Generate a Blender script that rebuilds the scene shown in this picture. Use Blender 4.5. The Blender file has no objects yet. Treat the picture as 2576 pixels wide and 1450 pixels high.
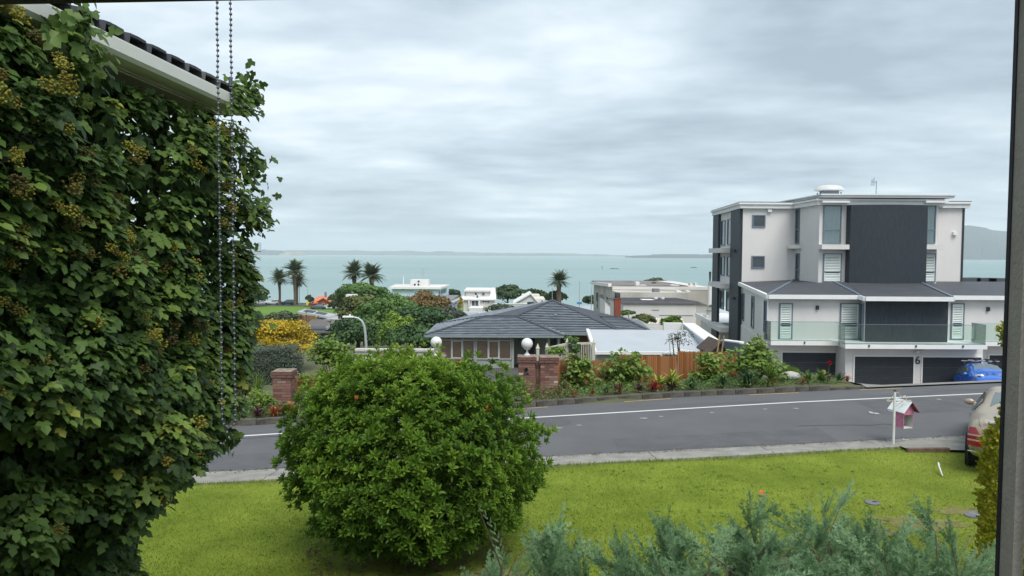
import bpy, bmesh, math, random
import numpy as np
from mathutils import Vector, Matrix
R = math.radians
rng = np.random.default_rng(7)
random.seed(7)
SC = bpy.context.scene
COL = SC.collection

# ------------------------------------------------------------------ camera
CAMZ = 4.0
F = 1860.0                      # focal length in pixels of a 2576 x 1450 picture
PITCH, ROLL = R(2.6), R(0.30)
cam = bpy.data.cameras.new('camera'); camo = bpy.data.objects.new('camera', cam); COL.objects.link(camo)
cam.sensor_width = 36.0; cam.lens = 36.0 * F / 2576.0
cam.clip_start = 0.05; cam.clip_end = 80000.0
camo.matrix_world = Matrix.Translation((0, 0, CAMZ)) @ Matrix.Rotation(R(90) - PITCH, 4, 'X') @ Matrix.Rotation(ROLL, 4, 'Z')
SC.camera = camo
SC.render.resolution_x, SC.render.resolution_y = 1024, 576

# ------------------------------------------------------------------ sky, sun, exposure
SUN_EL, SUN_AZ = R(58), R(158)          # azimuth clockwise from +Y: behind the viewer, to the right
wd = bpy.data.worlds.new('World'); SC.world = wd; wd.use_nodes = True
nt = wd.node_tree; nt.nodes.clear()
def N(t, ty, **kw):
    n = t.nodes.new(ty)
    for k, v in kw.items(): setattr(n, k, v)
    return n
out = N(nt, 'ShaderNodeOutputWorld'); bg = N(nt, 'ShaderNodeBackground')
sky = N(nt, 'ShaderNodeTexSky', sky_type='NISHITA', sun_disc=False, sun_elevation=SUN_EL, sun_rotation=SUN_AZ, air_density=1.0, dust_density=2.0)
skm = N(nt, 'ShaderNodeMix', data_type='RGBA', blend_type='MULTIPLY'); skm.inputs[0].default_value = 1
skm.inputs[7].default_value = (0.9, 0.9, 0.9, 1)
nt.links.new(sky.outputs[0], skm.inputs[6])
tc = N(nt, 'ShaderNodeTexCoord'); sx = N(nt, 'ShaderNodeSeparateXYZ'); nt.links.new(tc.outputs['Generated'], sx.inputs[0])
def mth(t, op, a, b=None):
    n = N(t, 'ShaderNodeMath', operation=op)
    for i, q in enumerate((a, b)):
        if q is None: continue
        if isinstance(q, (int, float)): n.inputs[i].default_value = q
        else: t.links.new(q, n.inputs[i])
    return n.outputs[0]
zc = mth(nt, 'ADD', mth(nt, 'MAXIMUM', sx.outputs[2], 0.0), 0.085)
cx = N(nt, 'ShaderNodeCombineXYZ')
nt.links.new(mth(nt, 'DIVIDE', sx.outputs[0], zc), cx.inputs[0]); nt.links.new(mth(nt, 'DIVIDE', sx.outputs[1], zc), cx.inputs[1])
n1 = N(nt, 'ShaderNodeTexNoise'); n1.inputs['Scale'].default_value = 0.62; n1.inputs['Detail'].default_value = 5; n1.inputs['Roughness'].default_value = 0.5; n1.inputs['Distortion'].default_value = 0.35
mp = N(nt, 'ShaderNodeMapping'); mp.inputs['Location'].default_value = (3.1, 1.7, 0.4); mp.inputs['Scale'].default_value = (0.8, 1.0, 1.0)
nt.links.new(cx.outputs[0], mp.inputs[0]); nt.links.new(mp.outputs[0], n1.inputs['Vector'])
n2 = N(nt, 'ShaderNodeTexNoise'); n2.inputs['Scale'].default_value = 2.6; n2.inputs['Detail'].default_value = 6; n2.inputs['Roughness'].default_value = 0.55
nt.links.new(mp.outputs[0], n2.inputs['Vector'])
fac = mth(nt, 'ADD', mth(nt, 'MULTIPLY', n1.outputs['Fac'], 0.74), mth(nt, 'MULTIPLY', n2.outputs['Fac'], 0.26))
rp = N(nt, 'ShaderNodeValToRGB'); cr = rp.color_ramp
cr.elements[0].position = 0.39; cr.elements[0].color = (0.22, 0.268, 0.31, 1)
cr.elements[1].position = 0.64; cr.elements[1].color = (0.50, 0.545, 0.58, 1)
e = cr.elements.new(0.49); e.color = (0.308, 0.367, 0.412, 1)
e = cr.elements.new(0.57); e.color = (0.392, 0.452, 0.495, 1)
nt.links.new(fac, rp.inputs[0])
cv = N(nt, 'ShaderNodeMix', data_type='RGBA')                 # thin breaks where blue shows through
nt.links.new(mth(nt, 'MULTIPLY', mth(nt, 'GREATER_THAN', fac, 2.0), 0.3), cv.inputs[0])
bl = N(nt, 'ShaderNodeMix', data_type='RGBA'); bl.inputs[0].default_value = 0.93
sk2 = N(nt, 'ShaderNodeMix', data_type='RGBA', blend_type='MULTIPLY'); sk2.inputs[0].default_value = 1; sk2.inputs[7].default_value = (0.1, 0.1, 0.1, 1)
nt.links.new(sky.outputs[0], sk2.inputs[6])
nt.links.new(sk2.outputs[2], bl.inputs[6]); nt.links.new(rp.outputs[0], bl.inputs[7])
nt.links.new(bl.outputs[2], bg.inputs[0]); bg.inputs[1].default_value = 0.87
nt.links.new(bg.outputs[0], out.inputs[0])
for dead in (skm, cv): nt.nodes.remove(dead)

sun = bpy.data.lights.new('sun', 'SUN'); suno = bpy.data.objects.new('sun', sun); COL.objects.link(suno)
sun.energy = 1.5; sun.angle = R(35); sun.color = (1.0, 0.965, 0.92)
sdir = Vector((math.sin(SUN_AZ) * math.cos(SUN_EL), math.cos(SUN_AZ) * math.cos(SUN_EL), math.sin(SUN_EL)))
suno.rotation_euler = sdir.to_track_quat('Z', 'Y').to_euler(); suno.location = (0, 0, 60)
SC.view_settings.view_transform = 'Standard'; SC.view_settings.look = 'None'
SC.view_settings.exposure = 1.18; SC.view_settings.gamma = 1.0
SC.render.engine = 'CYCLES'
SC.cycles.use_denoising = True
SC.cycles.max_bounces = 6; SC.cycles.diffuse_bounces = 3; SC.cycles.glossy_bounces = 3; SC.cycles.transparent_max_bounces = 12
SC.cycles.volume_bounces = 1; SC.cycles.caustics_reflective = False; SC.cycles.caustics_refractive = False

# ------------------------------------------------------------------ where a picture point lies at a distance
def ray(u, v):
    a, b = (u - 1288) / F, (725 - v) / F
    c, s = math.cos(ROLL), math.sin(ROLL)
    a, b = a * c - b * s, a * s + b * c
    return a, math.cos(PITCH) + b * math.sin(PITCH), -math.sin(PITCH) + b * math.cos(PITCH)
def W(u, v, d):
    r = ray(u, v); t = d / r[1]
    return Vector((r[0] * t, d, CAMZ + r[2] * t))
def G(u, v, z):
    r = ray(u, v); t = (z - CAMZ) / r[2]
    return Vector((r[0] * t, r[1] * t, z))
def X(u, d, v=700): return W(u, v, d).x
def Z(v, d, u=1288): return W(u, v, d).z

# ------------------------------------------------------------------ materials (all procedural)
MATS = {}
def mat(name, col, rough=0.7, var=0.12, scale=6.0, bump=0.0, bscale=None, spec=0.4, metal=0.0, detail=4, col2=None, stretch=None, coat=0.0):
    if name in MATS: return MATS[name]
    m = bpy.data.materials.new(name); m.use_nodes = True; t = m.node_tree
    b = t.nodes['Principled BSDF']
    b.inputs['Roughness'].default_value = rough; b.inputs['Specular IOR Level'].default_value = spec; b.inputs['Metallic'].default_value = metal
    if coat: b.inputs['Coat Weight'].default_value = coat; b.inputs['Coat Roughness'].default_value = 0.05
    c = np.array(col[:3]); 
    lo = tuple(np.clip(c * (1 - var), 0, 1)) + (1,)
    hi = (tuple(np.clip(c * (1 + var), 0, 1)) if col2 is None else tuple(col2[:3])) + (1,)
    co = N(t, 'ShaderNodeTexCoord'); mp = N(t, 'ShaderNodeMapping')
    if stretch: mp.inputs['Scale'].default_value = stretch
    t.links.new(co.outputs['Object'], mp.inputs[0])
    no = N(t, 'ShaderNodeTexNoise'); no.inputs['Scale'].default_value = scale; no.inputs['Detail'].default_value = detail; no.inputs['Roughness'].default_value = 0.6
    t.links.new(mp.outputs[0], no.inputs['Vector'])
    r = N(t, 'ShaderNodeValToRGB'); r.color_ramp.elements[0].position = 0.3; r.color_ramp.elements[1].position = 0.7
    r.color_ramp.elements[0].color = lo; r.color_ramp.elements[1].color = hi
    t.links.new(no.outputs['Fac'], r.inputs[0]); t.links.new(r.outputs[0], b.inputs['Base Color'])
    if bump:
        n2 = N(t, 'ShaderNodeTexNoise'); n2.inputs['Scale'].default_value = bscale or scale * 4; n2.inputs['Detail'].default_value = 5
        t.links.new(mp.outputs[0], n2.inputs['Vector'])
        bp = N(t, 'ShaderNodeBump'); bp.inputs['Strength'].default_value = bump; bp.inputs['Distance'].default_value = 0.02
        t.links.new(n2.outputs['Fac'], bp.inputs['Height']); t.links.new(bp.outputs[0], b.inputs['Normal'])
    MATS[name] = m
    return m

def leafmat(name, cols, rough=0.5, trans=0.25, spec=0.35):
    """colour picked along a ramp by the per-leaf 'tint' attribute"""
    if name in MATS: return MATS[name]
    m = bpy.data.materials.new(name); m.use_nodes = True; t = m.node_tree
    b = t.nodes['Principled BSDF']; o = t.nodes['Material Output']
    a = N(t, 'ShaderNodeAttribute', attribute_name='tint')
    r = N(t, 'ShaderNodeValToRGB'); cr = r.color_ramp
    cr.elements[0].position = 0; cr.elements[0].color = tuple(cols[0]) + (1,)
    cr.elements[1].position = 1; cr.elements[1].color = tuple(cols[-1]) + (1,)
    for i, c in enumerate(cols[1:-1]):
        e = cr.elements.new((i + 1) / (len(cols) - 1)); e.color = tuple(c) + (1,)
    t.links.new(a.outputs['Fac'], r.inputs[0]); t.links.new(r.outputs[0], b.inputs['Base Color'])
    b.inputs['Roughness'].default_value = rough; b.inputs['Specular IOR Level'].default_value = spec
    tr = N(t, 'ShaderNodeBsdfTranslucent'); t.links.new(r.outputs[0], tr.inputs[0])
    mx = N(t, 'ShaderNodeMixShader'); mx.inputs[0].default_value = trans
    t.links.new(b.outputs[0], mx.inputs[1]); t.links.new(tr.outputs[0], mx.inputs[2]); t.links.new(mx.outputs[0], o.inputs[0])
    MATS[name] = m
    return m

def glassmat(name, tint=(0.78, 0.92, 0.88), refl=0.12, rough=0.02):
    if name in MATS: return MATS[name]
    m = bpy.data.materials.new(name); m.use_nodes = True; t = m.node_tree
    o = t.nodes['Material Output']; t.nodes.remove(t.nodes['Principled BSDF'])
    tr = N(t, 'ShaderNodeBsdfTransparent'); tr.inputs[0].default_value = tuple(tint) + (1,)
    gl = N(t, 'ShaderNodeBsdfGlossy'); gl.inputs['Roughness'].default_value = rough
    lw = N(t, 'ShaderNodeLayerWeight'); lw.inputs[0].default_value = 0.25
    f = mth(t, 'ADD', mth(t, 'MULTIPLY', lw.outputs['Fresnel'], 0.8), refl)
    mx = N(t, 'ShaderNodeMixShader'); t.links.new(f, mx.inputs[0]); t.links.new(tr.outputs[0], mx.inputs[1]); t.links.new(gl.outputs[0], mx.inputs[2])
    t.links.new(mx.outputs[0], o.inputs[0])
    MATS[name] = m
    return m

# ------------------------------------------------------------------ objects
def link(o, parent=None):
    COL.objects.link(o)
    if parent is not None: o.parent = parent
    return o
def tag(o, label=None, cat=None, group=None, kind=None):
    if label: o['label'] = label
    if cat: o['category'] = cat
    if group: o['group'] = group
    if kind: o['kind'] = kind
    return o
def thing(name, label, cat, loc=(0, 0, 0), rz=0.0, group=None):
    o = bpy.data.objects.new(name, None); o.empty_display_size = 0.2; COL.objects.link(o)
    o.location = loc; o.rotation_euler = (0, 0, rz)
    return tag(o, label, cat, group)
def rebase(root):
    """children were modelled in world space: keep them there under a root that has a place"""
    inv = Matrix.LocRotScale(root.location, root.rotation_euler, None).inverted()
    for c in root.children:
        c.matrix_parent_inverse = inv

class MB:
    def __init__(s): s.v = []; s.f = []
    def poly(s, pts):
        i = len(s.v); s.v += [tuple(p) for p in pts]; s.f.append(tuple(range(i, i + len(pts)))); return s
    def box(s, c, size, rz=0.0, M=None):
        hx, hy, hz = size[0] / 2, size[1] / 2, size[2] / 2
        i = len(s.v); cs, sn = math.cos(rz), math.sin(rz)
        for dz in (-hz, hz):
            for dx, dy in ((-hx, -hy), (hx, -hy), (hx, hy), (-hx, hy)):
                p = Vector((dx, dy, dz))
                if M is not None: p = M @ p; s.v.append((c[0] + p.x, c[1] + p.y, c[2] + p.z))
                else: s.v.append((c[0] + dx * cs - dy * sn, c[1] + dx * sn + dy * cs, c[2] + dz))
        s.f += [(i + 3, i + 2, i + 1, i), (i + 4, i + 5, i + 6, i + 7)] + [(i + k, i + (k + 1) % 4, i + 4 + (k + 1) % 4, i + 4 + k) for k in range(4)]
        return s
    def prism(s, poly, z0, z1):
        """plan polygon (counter-clockwise seen from above) extruded; z0/z1 numbers or lists"""
        n = len(poly); i = len(s.v)
        a = z0 if isinstance(z0, (list, tuple)) else [z0] * n
        b = z1 if isinstance(z1, (list, tuple)) else [z1] * n
        s.v += [(p[0], p[1], q) for p, q in zip(poly, a)] + [(p[0], p[1], q) for p, q in zip(poly, b)]
        s.f += [tuple(i + k for k in reversed(range(n))), tuple(i + n + k for k in range(n))]
        s.f += [(i + k, i + (k + 1) % n, i + n + (k + 1) % n, i + n + k) for k in range(n)]
        return s
    def sweep(s, a, b, w, h, up=(0, 0, 1)):
        """a bar from a to b, w wide, h high, its top edge at the line"""
        a, b = Vector(a), Vector(b); d = (b - a).normalized(); side = d.cross(Vector(up)).normalized() * (w / 2); u = side.cross(d).normalized() * h
        i = len(s.v)
        for p in (a, b): s.v += [tuple(p - side - u), tuple(p + side - u), tuple(p + side), tuple(p - side)]
        s.f += [(i + 3, i + 2, i + 1, i), (i + 4, i + 5, i + 6, i + 7)] + [(i + k, i + (k + 1) % 4, i + 4 + (k + 1) % 4, i + 4 + k) for k in range(4)]
        return s
    def tube(s, pts, rad, n=8, cap=True):
        pts = [Vector(p) for p in pts]; m = len(pts)
        rr = rad if isinstance(rad, (list, tuple)) else [rad] * m
        i0 = len(s.v); ref = None
        for k, p in enumerate(pts):
            d = (pts[min(k + 1, m - 1)] - pts[max(k - 1, 0)]).normalized()
            if ref is None: ref = d.orthogonal().normalized()
            ref = (ref - d * ref.dot(d)); ref = ref.normalized() if ref.length > 1e-6 else d.orthogonal().normalized()
            b = d.cross(ref)
            for j in range(n):
                a = 2 * math.pi * j / n
                s.v.append(tuple(p + (ref * math.cos(a) + b * math.sin(a)) * rr[k]))
        for k in range(m - 1):
            for j in range(n):
                a = i0 + k * n + j; b = i0 + k * n + (j + 1) % n
                s.f.append((a, b, b + n, a + n))
        if cap:
            s.f.append(tuple(i0 + j for j in reversed(range(n)))); s.f.append(tuple(i0 + (m - 1) * n + j for j in range(n)))
        return s
    def lathe(s, c, prof, n=16):
        """profile of (radius, z)"""
        i0 = len(s.v); m = len(prof)
        for r, z in prof:
            for j in range(n):
                a = 2 * math.pi * j / n; s.v.append((c[0] + r * math.cos(a), c[1] + r * math.sin(a), c[2] + z))
        for k in range(m - 1):
            for j in range(n):
                a = i0 + k * n + j; b = i0 + k * n + (j + 1) % n
                s.f.append((a, b, b + n, a + n))
        s.f.append(tuple(i0 + j for j in reversed(range(n)))); s.f.append(tuple(i0 + (m - 1) * n + j for j in range(n)))
        return s
    def ball(s, c, r, n=12, m=8, sq=(1, 1, 1)):
        return s.lathe_sq(c, [(r * math.sin(math.pi * k / m), -r * math.cos(math.pi * k / m)) for k in range(m + 1)], n, sq)
    def lathe_sq(s, c, prof, n, sq):
        i = len(s.v); s.lathe((0, 0, 0), [(max(r, 1e-4), z) for r, z in prof], n)
        for k in range(i, len(s.v)):
            x, y, z = s.v[k]; s.v[k] = (c[0] + x * sq[0], c[1] + y * sq[1], c[2] + z * sq[2])
        return s
    def mesh(s, name, smooth=False, angle=None):
        me = bpy.data.meshes.new(name); me.from_pydata(s.v, [], s.f); me.update()
        if smooth:
            me.polygons.foreach_set('use_smooth', [True] * len(me.polygons))
            if angle: me.set_sharp_from_angle(angle=R(angle))
        return me
    def build(s, name, material, parent=None, smooth=False, angle=None, bevel=0.0, label=None):
        me = s.mesh(name, smooth, angle); me.materials.append(material)
        o = bpy.data.objects.new(name, me); link(o, parent)
        if bevel:
            b = o.modifiers.new('bevel', 'BEVEL'); b.width = bevel; b.segments = 2; b.limit_method = 'ANGLE'
        if label: o['label'] = label
        return o

def obj(name, me, parent=None, M=None, material=None):
    o = bpy.data.objects.new(name, me); link(o, parent)
    if material and not me.materials: me.materials.append(material)
    if M is not None: o.matrix_basis = M
    return o

def unit(a): return a / np.maximum(np.linalg.norm(a, axis=-1, keepdims=True), 1e-9)
def rnd(n): return unit(rng.normal(size=(n, 3)))

def frames(Y, Zd):
    Y = unit(Y); Xd = unit(np.cross(Y, Zd)); Zn = np.cross(Xd, Y)
    return Xd, Y, Zn
def scatter(name, tmpl, P, Y, Zd, S, material, parent=None, tint=None, smooth=False):
    """many copies of one small template joined into one mesh, with a per-copy tint"""
    tv, tf = np.array(tmpl[0], float), tmpl[1]
    n, k = len(P), len(tv)
    Xd, Yd, Zn = frames(np.asarray(Y), np.asarray(Zd)); S = np.broadcast_to(np.asarray(S, float), (n,))
    V = (P[:, None, :] + S[:, None, None] * (tv[None, :, 0:1] * Xd[:, None, :] + tv[None, :, 1:2] * Yd[:, None, :] + tv[None, :, 2:3] * Zn[:, None, :])).reshape(-1, 3)
    loops1 = np.concatenate([np.array(f) for f in tf]); tot1 = np.array([len(f) for f in tf])
    loops = (loops1[None, :] + (np.arange(n) * k)[:, None]).reshape(-1)
    tot = np.tile(tot1, n); start = np.concatenate([[0], np.cumsum(tot)[:-1]])
    me = bpy.data.meshes.new(name)
    me.vertices.add(len(V)); me.vertices.foreach_set('co', V.astype(np.float32).ravel())
    me.loops.add(len(loops)); me.loops.foreach_set('vertex_index', loops.astype(np.int32))
    me.polygons.add(len(tot)); me.polygons.foreach_set('loop_start', start.astype(np.int32))
    me.update(calc_edges=True)
    if tint is None: tint = rng.random(n)
    at = me.attributes.new('tint', 'FLOAT', 'POINT'); at.data.foreach_set('value', np.repeat(np.clip(tint, 0, 1), k).astype(np.float32))
    if smooth: me.polygons.foreach_set('use_smooth', [True] * len(me.polygons))
    me.materials.append(material)
    return link(bpy.data.objects.new(name, me), parent)
def tmesh(name, tmpl, material, tint, smooth=False):
    me = bpy.data.meshes.new(name); me.from_pydata([tuple(p) for p in tmpl[0]], [], [tuple(f) for f in tmpl[1]]); me.update()
    at = me.attributes.new('tint', 'FLOAT', 'POINT'); at.data.foreach_set('value', [float(tint)] * len(tmpl[0]))
    if smooth: me.polygons.foreach_set('use_smooth', [True] * len(me.polygons))
    me.materials.append(material); return me
def place(name, tmpl, P, Y, Zd, S, material, parent, tint=None, nvar=5, smooth=False):
    """the same as scatter, but every copy an object of its own; a few shared meshes"""
    n = len(P); S = np.broadcast_to(np.asarray(S, float), (n,))
    if tint is None: tint = rng.random(n)
    ms = [tmesh(name, tmpl, material, (i + 0.5) / nvar, smooth) for i in range(nvar)]
    Xd, Yd, Zn = frames(np.asarray(Y), np.asarray(Zd))
    for i in range(n):
        M = Matrix(((Xd[i][0] * S[i], Yd[i][0] * S[i], Zn[i][0] * S[i], P[i][0]), (Xd[i][1] * S[i], Yd[i][1] * S[i], Zn[i][1] * S[i], P[i][1]),
                    (Xd[i][2] * S[i], Yd[i][2] * S[i], Zn[i][2] * S[i], P[i][2]), (0, 0, 0, 1)))
        o = bpy.data.objects.new(name, ms[int(min(max(tint[i], 0), 0.999) * nvar)]); COL.objects.link(o); o.parent = parent; o.matrix_basis = M

def merge(parts):
    v, f = [], []
    for pv, pf in parts:
        k = len(v); v += [tuple(p) for p in pv]; f += [tuple(i + k for i in q) for q in pf]
    return v, f
def xf(t, M):
    return [tuple(M @ Vector(p)) for p in t[0]], t[1]
# leaf shapes: base at the origin, pointing along +Y, upper side +Z
def blade(l=1.0, w=0.3, fold=0.12, curl=0.0, wide=0.5):
    return ([(0, 0, 0), (-w / 2, l * wide, fold * w), (0, l * wide, -curl * 0.3), (w / 2, l * wide, fold * w), (0, l, -curl)], [(0, 2, 1), (0, 3, 2), (1, 2, 4), (2, 3, 4)])
IVY = ([(0, 0, 0), (-.26, -.10, .05), (-.50, .22, -.04), (-.24, .36, .05), (-.30, .66, 0), (0, 1.0, -.14), (.30, .66, 0), (.24, .36, .05), (.50, .22, -.04), (.26, -.10, .05), (0, .38, -.02)],
       [(0, 10, 2, 1), (10, 3, 2), (10, 5, 4, 3), (10, 7, 6, 5), (10, 8, 7), (0, 9, 8, 10)])
OVAL = blade(1.0, 0.5, 0.25, 0.1, 0.5)
DIAMOND = ([(0, 0, 0), (-.5, .5, .12), (0, 1, 0), (.5, .5, .12)], [(0, 3, 2, 1)])

def noise2(x, y, s, seed=0):
    """cheap smooth value noise"""
    x = np.asarray(x, float) / s + 37.7 * seed; y = np.asarray(y, float) / s + 11.3 * seed
    xi, yi = np.floor(x).astype(int), np.floor(y).astype(int); fx, fy = x - xi, y - yi
    fx, fy = fx * fx * (3 - 2 * fx), fy * fy * (3 - 2 * fy)
    h = lambda a, b: (np.sin(a * 127.1 + b * 311.7 + seed * 17.3) * 43758.5453) % 1.0
    return (h(xi, yi) * (1 - fx) + h(xi + 1, yi) * fx) * (1 - fy) + (h(xi, yi + 1) * (1 - fx) + h(xi + 1, yi + 1) * fx) * fy

# ================================================================== THE SETTING
def lin(x, xs, ys):
    """linear interpolation that goes on straight past both ends"""
    x = np.asarray(x, float); xs = np.array(xs); ys = np.array(ys)
    r = np.interp(x, xs, ys)
    r = np.where(x < xs[0], ys[0] + (x - xs[0]) * (ys[1] - ys[0]) / (xs[1] - xs[0]), r)
    return np.where(x > xs[-1], ys[-1] + (x - xs[-1]) * (ys[-1] - ys[-2]) / (xs[-1] - xs[-2]), r)
def zroad(x): return 0.012 * np.clip(x, -30, 40)                      # the street climbs to the right
def y_lawn(x): return lin(x, [-4.9, 1.62, 7.75, 9.5], [12.85, 13.86, 14.85, 15.2])
def y_edge(x): return lin(x, [-5.1, 1.66, 7.9, 12], [13.75, 14.72, 15.7, 16.35])
def y_line(x): return lin(x, [-5.66, 0.6, 7.46, 13.0], [16.3, 17.9, 19.5, 20.5])
def y_far(x): return lin(x, [-6.6, 0.66, 4.7, 11.1, 15.0], [18.25, 20.3, 21.5, 22.7, 23.4])
def z_far(x): return zroad(x) - 0.22
PROF = ([20, 25.2, 30, 36, 45, 55, 80, 110, 140, 175, 246, 252, 268, 300, 400], [-.18, -.45, -1.7, -2.75, -2.8, -3.5, -6, -9.5, -11.5, -13, -13, -13.1, -14.4, -17, -18])
def T(x, y):
    """height of the land beyond the street"""
    x = np.asarray(x, float); y = np.asarray(y, float)
    yf = y_far(x); bed = z_far(x) + 0.13
    base = np.interp(y, *PROF)
    k = np.clip((y - yf - 2.2) / 3.0, 0, 1); k = k * k * (3 - 2 * k)
    z = bed * (1 - k) + np.minimum(base, bed) * k
    ramp = np.clip((x - 10.6) / .8, 0, 1)                          # the garage drive falls away at once
    z = z * (1 - ramp) + np.minimum(z, z_far(x) + .04 - .20 * np.maximum(y - yf - .25, 0)) * ramp
    return np.where(y < yf, z_far(x) - 0.25, z)
def Tz(x, y): return float(T(x, y))
def grid(name, xs, ys, zf, material, kind='structure', thick=0.0):
    xs, ys = np.asarray(xs, float), np.asarray(ys, float)
    gx, gy = np.meshgrid(xs, ys); gz = zf(gx, gy)
    v = np.stack([gx, gy, gz], -1).reshape(-1, 3); nx, ny = len(xs), len(ys)
    i = np.arange((nx) * (ny)).reshape(ny, nx)
    f = np.stack([i[:-1, :-1], i[:-1, 1:], i[1:, 1:], i[1:, :-1]], -1).reshape(-1, 4)
    me = bpy.data.meshes.new(name); me.from_pydata(v.tolist(), [], f.tolist()); me.update(); me.polygons.foreach_set('use_smooth', [True] * len(me.polygons))
    me.materials.append(material); o = link(bpy.data.objects.new(name, me)); tag(o, kind=kind)
    return o
def ribbon(mb, xs, ya, yb, za, zb, n=1):
    """strip between two curves over x"""
    i = len(mb.v); m = len(xs)
    for k in range(n + 1):
        t = k / n
        for q, x in enumerate(xs): mb.v.append((float(x), float(ya[q] * (1 - t) + yb[q] * t), float(za[q] * (1 - t) + zb[q] * t)))
    for k in range(n):
        for q in range(m - 1): mb.f.append((i + k * m + q, i + k * m + q + 1, i + (k + 1) * m + q + 1, i + (k + 1) * m + q))
    return mb

M_soil = mat('soil', (0.10, 0.075, 0.05), 0.95, 0.35, 3.0, 0.6, 12)
M_land = mat('land', (0.085, 0.10, 0.04), 0.95, 0.4, 0.12, 0.3, 2.0, col2=(0.13, 0.14, 0.06))
gy = np.concatenate([np.arange(-14, 60, 1.0), np.arange(60, 270, 3.0), np.arange(270, 330, 10)])
gxs = np.concatenate([np.arange(-420, -60, 12.0), np.arange(-60, 60, 1.5), np.arange(60, 421, 12.0)])
def ground_z(x, y):
    z = T(x, y) - 0.05
    return np.where(y < y_far(x), zroad(x) - 0.35, z)
tag(grid('ground', gxs, gy, ground_z, M_land), 'sloping land from the garden beds down to the beach', 'ground')

# lawn: a sheet with blades standing on it
M_lawn = mat('lawn_turf', (0.14, 0.195, 0.022), 0.95, 0.25, 0.9, 0.3, 30, col2=(0.20, 0.25, 0.034), spec=0.1)
lx = np.arange(-34, 30.1, 0.4)
def zlawn(x, y): return 0.03 + 0.010 * np.clip(x, -30, 30) + 0.05 * (noise2(x, y, 2.3, 3) - 0.5)
lm = MB(); ny = 30; ts = np.linspace(0, 1, ny)
for t in ts:
    for x in lx:
        yy = 1.3 * (1 - t) + float(y_lawn(x)) * t; lm.v.append((x, yy, float(zlawn(x, yy)) - (0.04 if t == 1 else 0)))
m_ = len(lx)
for k in range(ny - 1):
    for q in range(m_ - 1): lm.f.append((k * m_ + q, k * m_ + q + 1, (k + 1) * m_ + q + 1, (k + 1) * m_ + q))
lawn = lm.build('lawn', M_lawn, smooth=True); tag(lawn, 'bright yellow-green lawn sloping down to the kerb', 'lawn', kind='structure')

rb_ = np.random.default_rng(12)
for cx0, cy0, rx, ry in ((6.0, 10.7, .75, .36), (5.2, 10.35, .45, .22), (6.9, 11.2, .4, .2), (-.2, 9.0, .5, .25)):   # worn bare earth
    mb = MB(); n = 22; t = np.linspace(0, 2 * math.pi, n, endpoint=False); r = rb_.uniform(.55, 1.1, n); px, py = cx0 + rx * np.cos(t) * r, cy0 + ry * np.sin(t) * r
    mb.v = [(cx0, cy0, float(zlawn(cx0, cy0)) + .008)] + [(float(a), float(b), float(zlawn(a, b)) + .006) for a, b in zip(px, py)]; mb.f = [(0, 1 + k, 1 + (k + 1) % n) for k in range(n)]
    mb.build('bare_patch', mat('dry_earth', (.17, .145, .06), .95, .3, 6, .5, 40, col2=(.20, .195, .06)), lawn)
# road
M_asph = mat('asphalt', (0.108, 0.110, 0.116), 0.85, 0.10, 0.5, 0.5, 160, col2=(0.128, 0.130, 0.137), detail=12)
xs = np.concatenate([np.arange(-60, -12, 4), np.arange(-12, 20, 1.0), np.arange(20, 62, 4)])
rm = MB()
ribbon(rm, xs, y_edge(xs), y_line(xs), zroad(xs) - 0.03, zroad(xs) + 0.02, 3)
ribbon(rm, xs, y_line(xs), y_far(xs), zroad(xs) + 0.02, z_far(xs), 3)
road = rm.build('road', M_asph, smooth=True); tag(road, 'dark asphalt street climbing to the right past the lawn', 'road', kind='structure')
def zr(x, y):
    a, b, c = float(y_edge(x)), float(y_line(x)), float(y_far(x))
    z0 = float(zroad(x))
    return z0 - 0.03 + 0.05 * (y - a) / (b - a) if y < b else z0 + 0.02 + (float(z_far(x)) - z0 - 0.02) * (y - b) / (c - b)
M_white = mat('road_paint_white', (0.72, 0.72, 0.70), 0.7, 0.12, 5, col2=(0.62, 0.62, 0.60))
M_yel = mat('road_paint_yellow', (0.62, 0.42, 0.12), 0.7, 0.25, 4)
lm = MB(); x2 = np.arange(-40, 14.2, 0.5)
yl = y_line(x2); ribbon(lm, x2, yl - 0.06, yl + 0.06, np.array([zr(x, y - .06) for x, y in zip(x2, yl)]) + .006, np.array([zr(x, y + .06) for x, y in zip(x2, yl)]) + .006)
lm.build('centre_line', M_white, road, label='continuous white line painted along the street')
for xa, xb in ((-1.2, 1.0), (3.2, 4.6), (7.0, 8.6), (10.6, 12.0)):
    mb = MB(); q = np.linspace(xa, xb, 6); yy = y_far(q) - 0.28
    ribbon(mb, q, yy - .04, yy + .04, np.array([zr(a, b - .04) for a, b in zip(q, yy)]) + .006, np.array([zr(a, b + .04) for a, b in zip(q, yy)]) + .006)
    mb.build('yellow_dash', M_yel, road)
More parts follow.
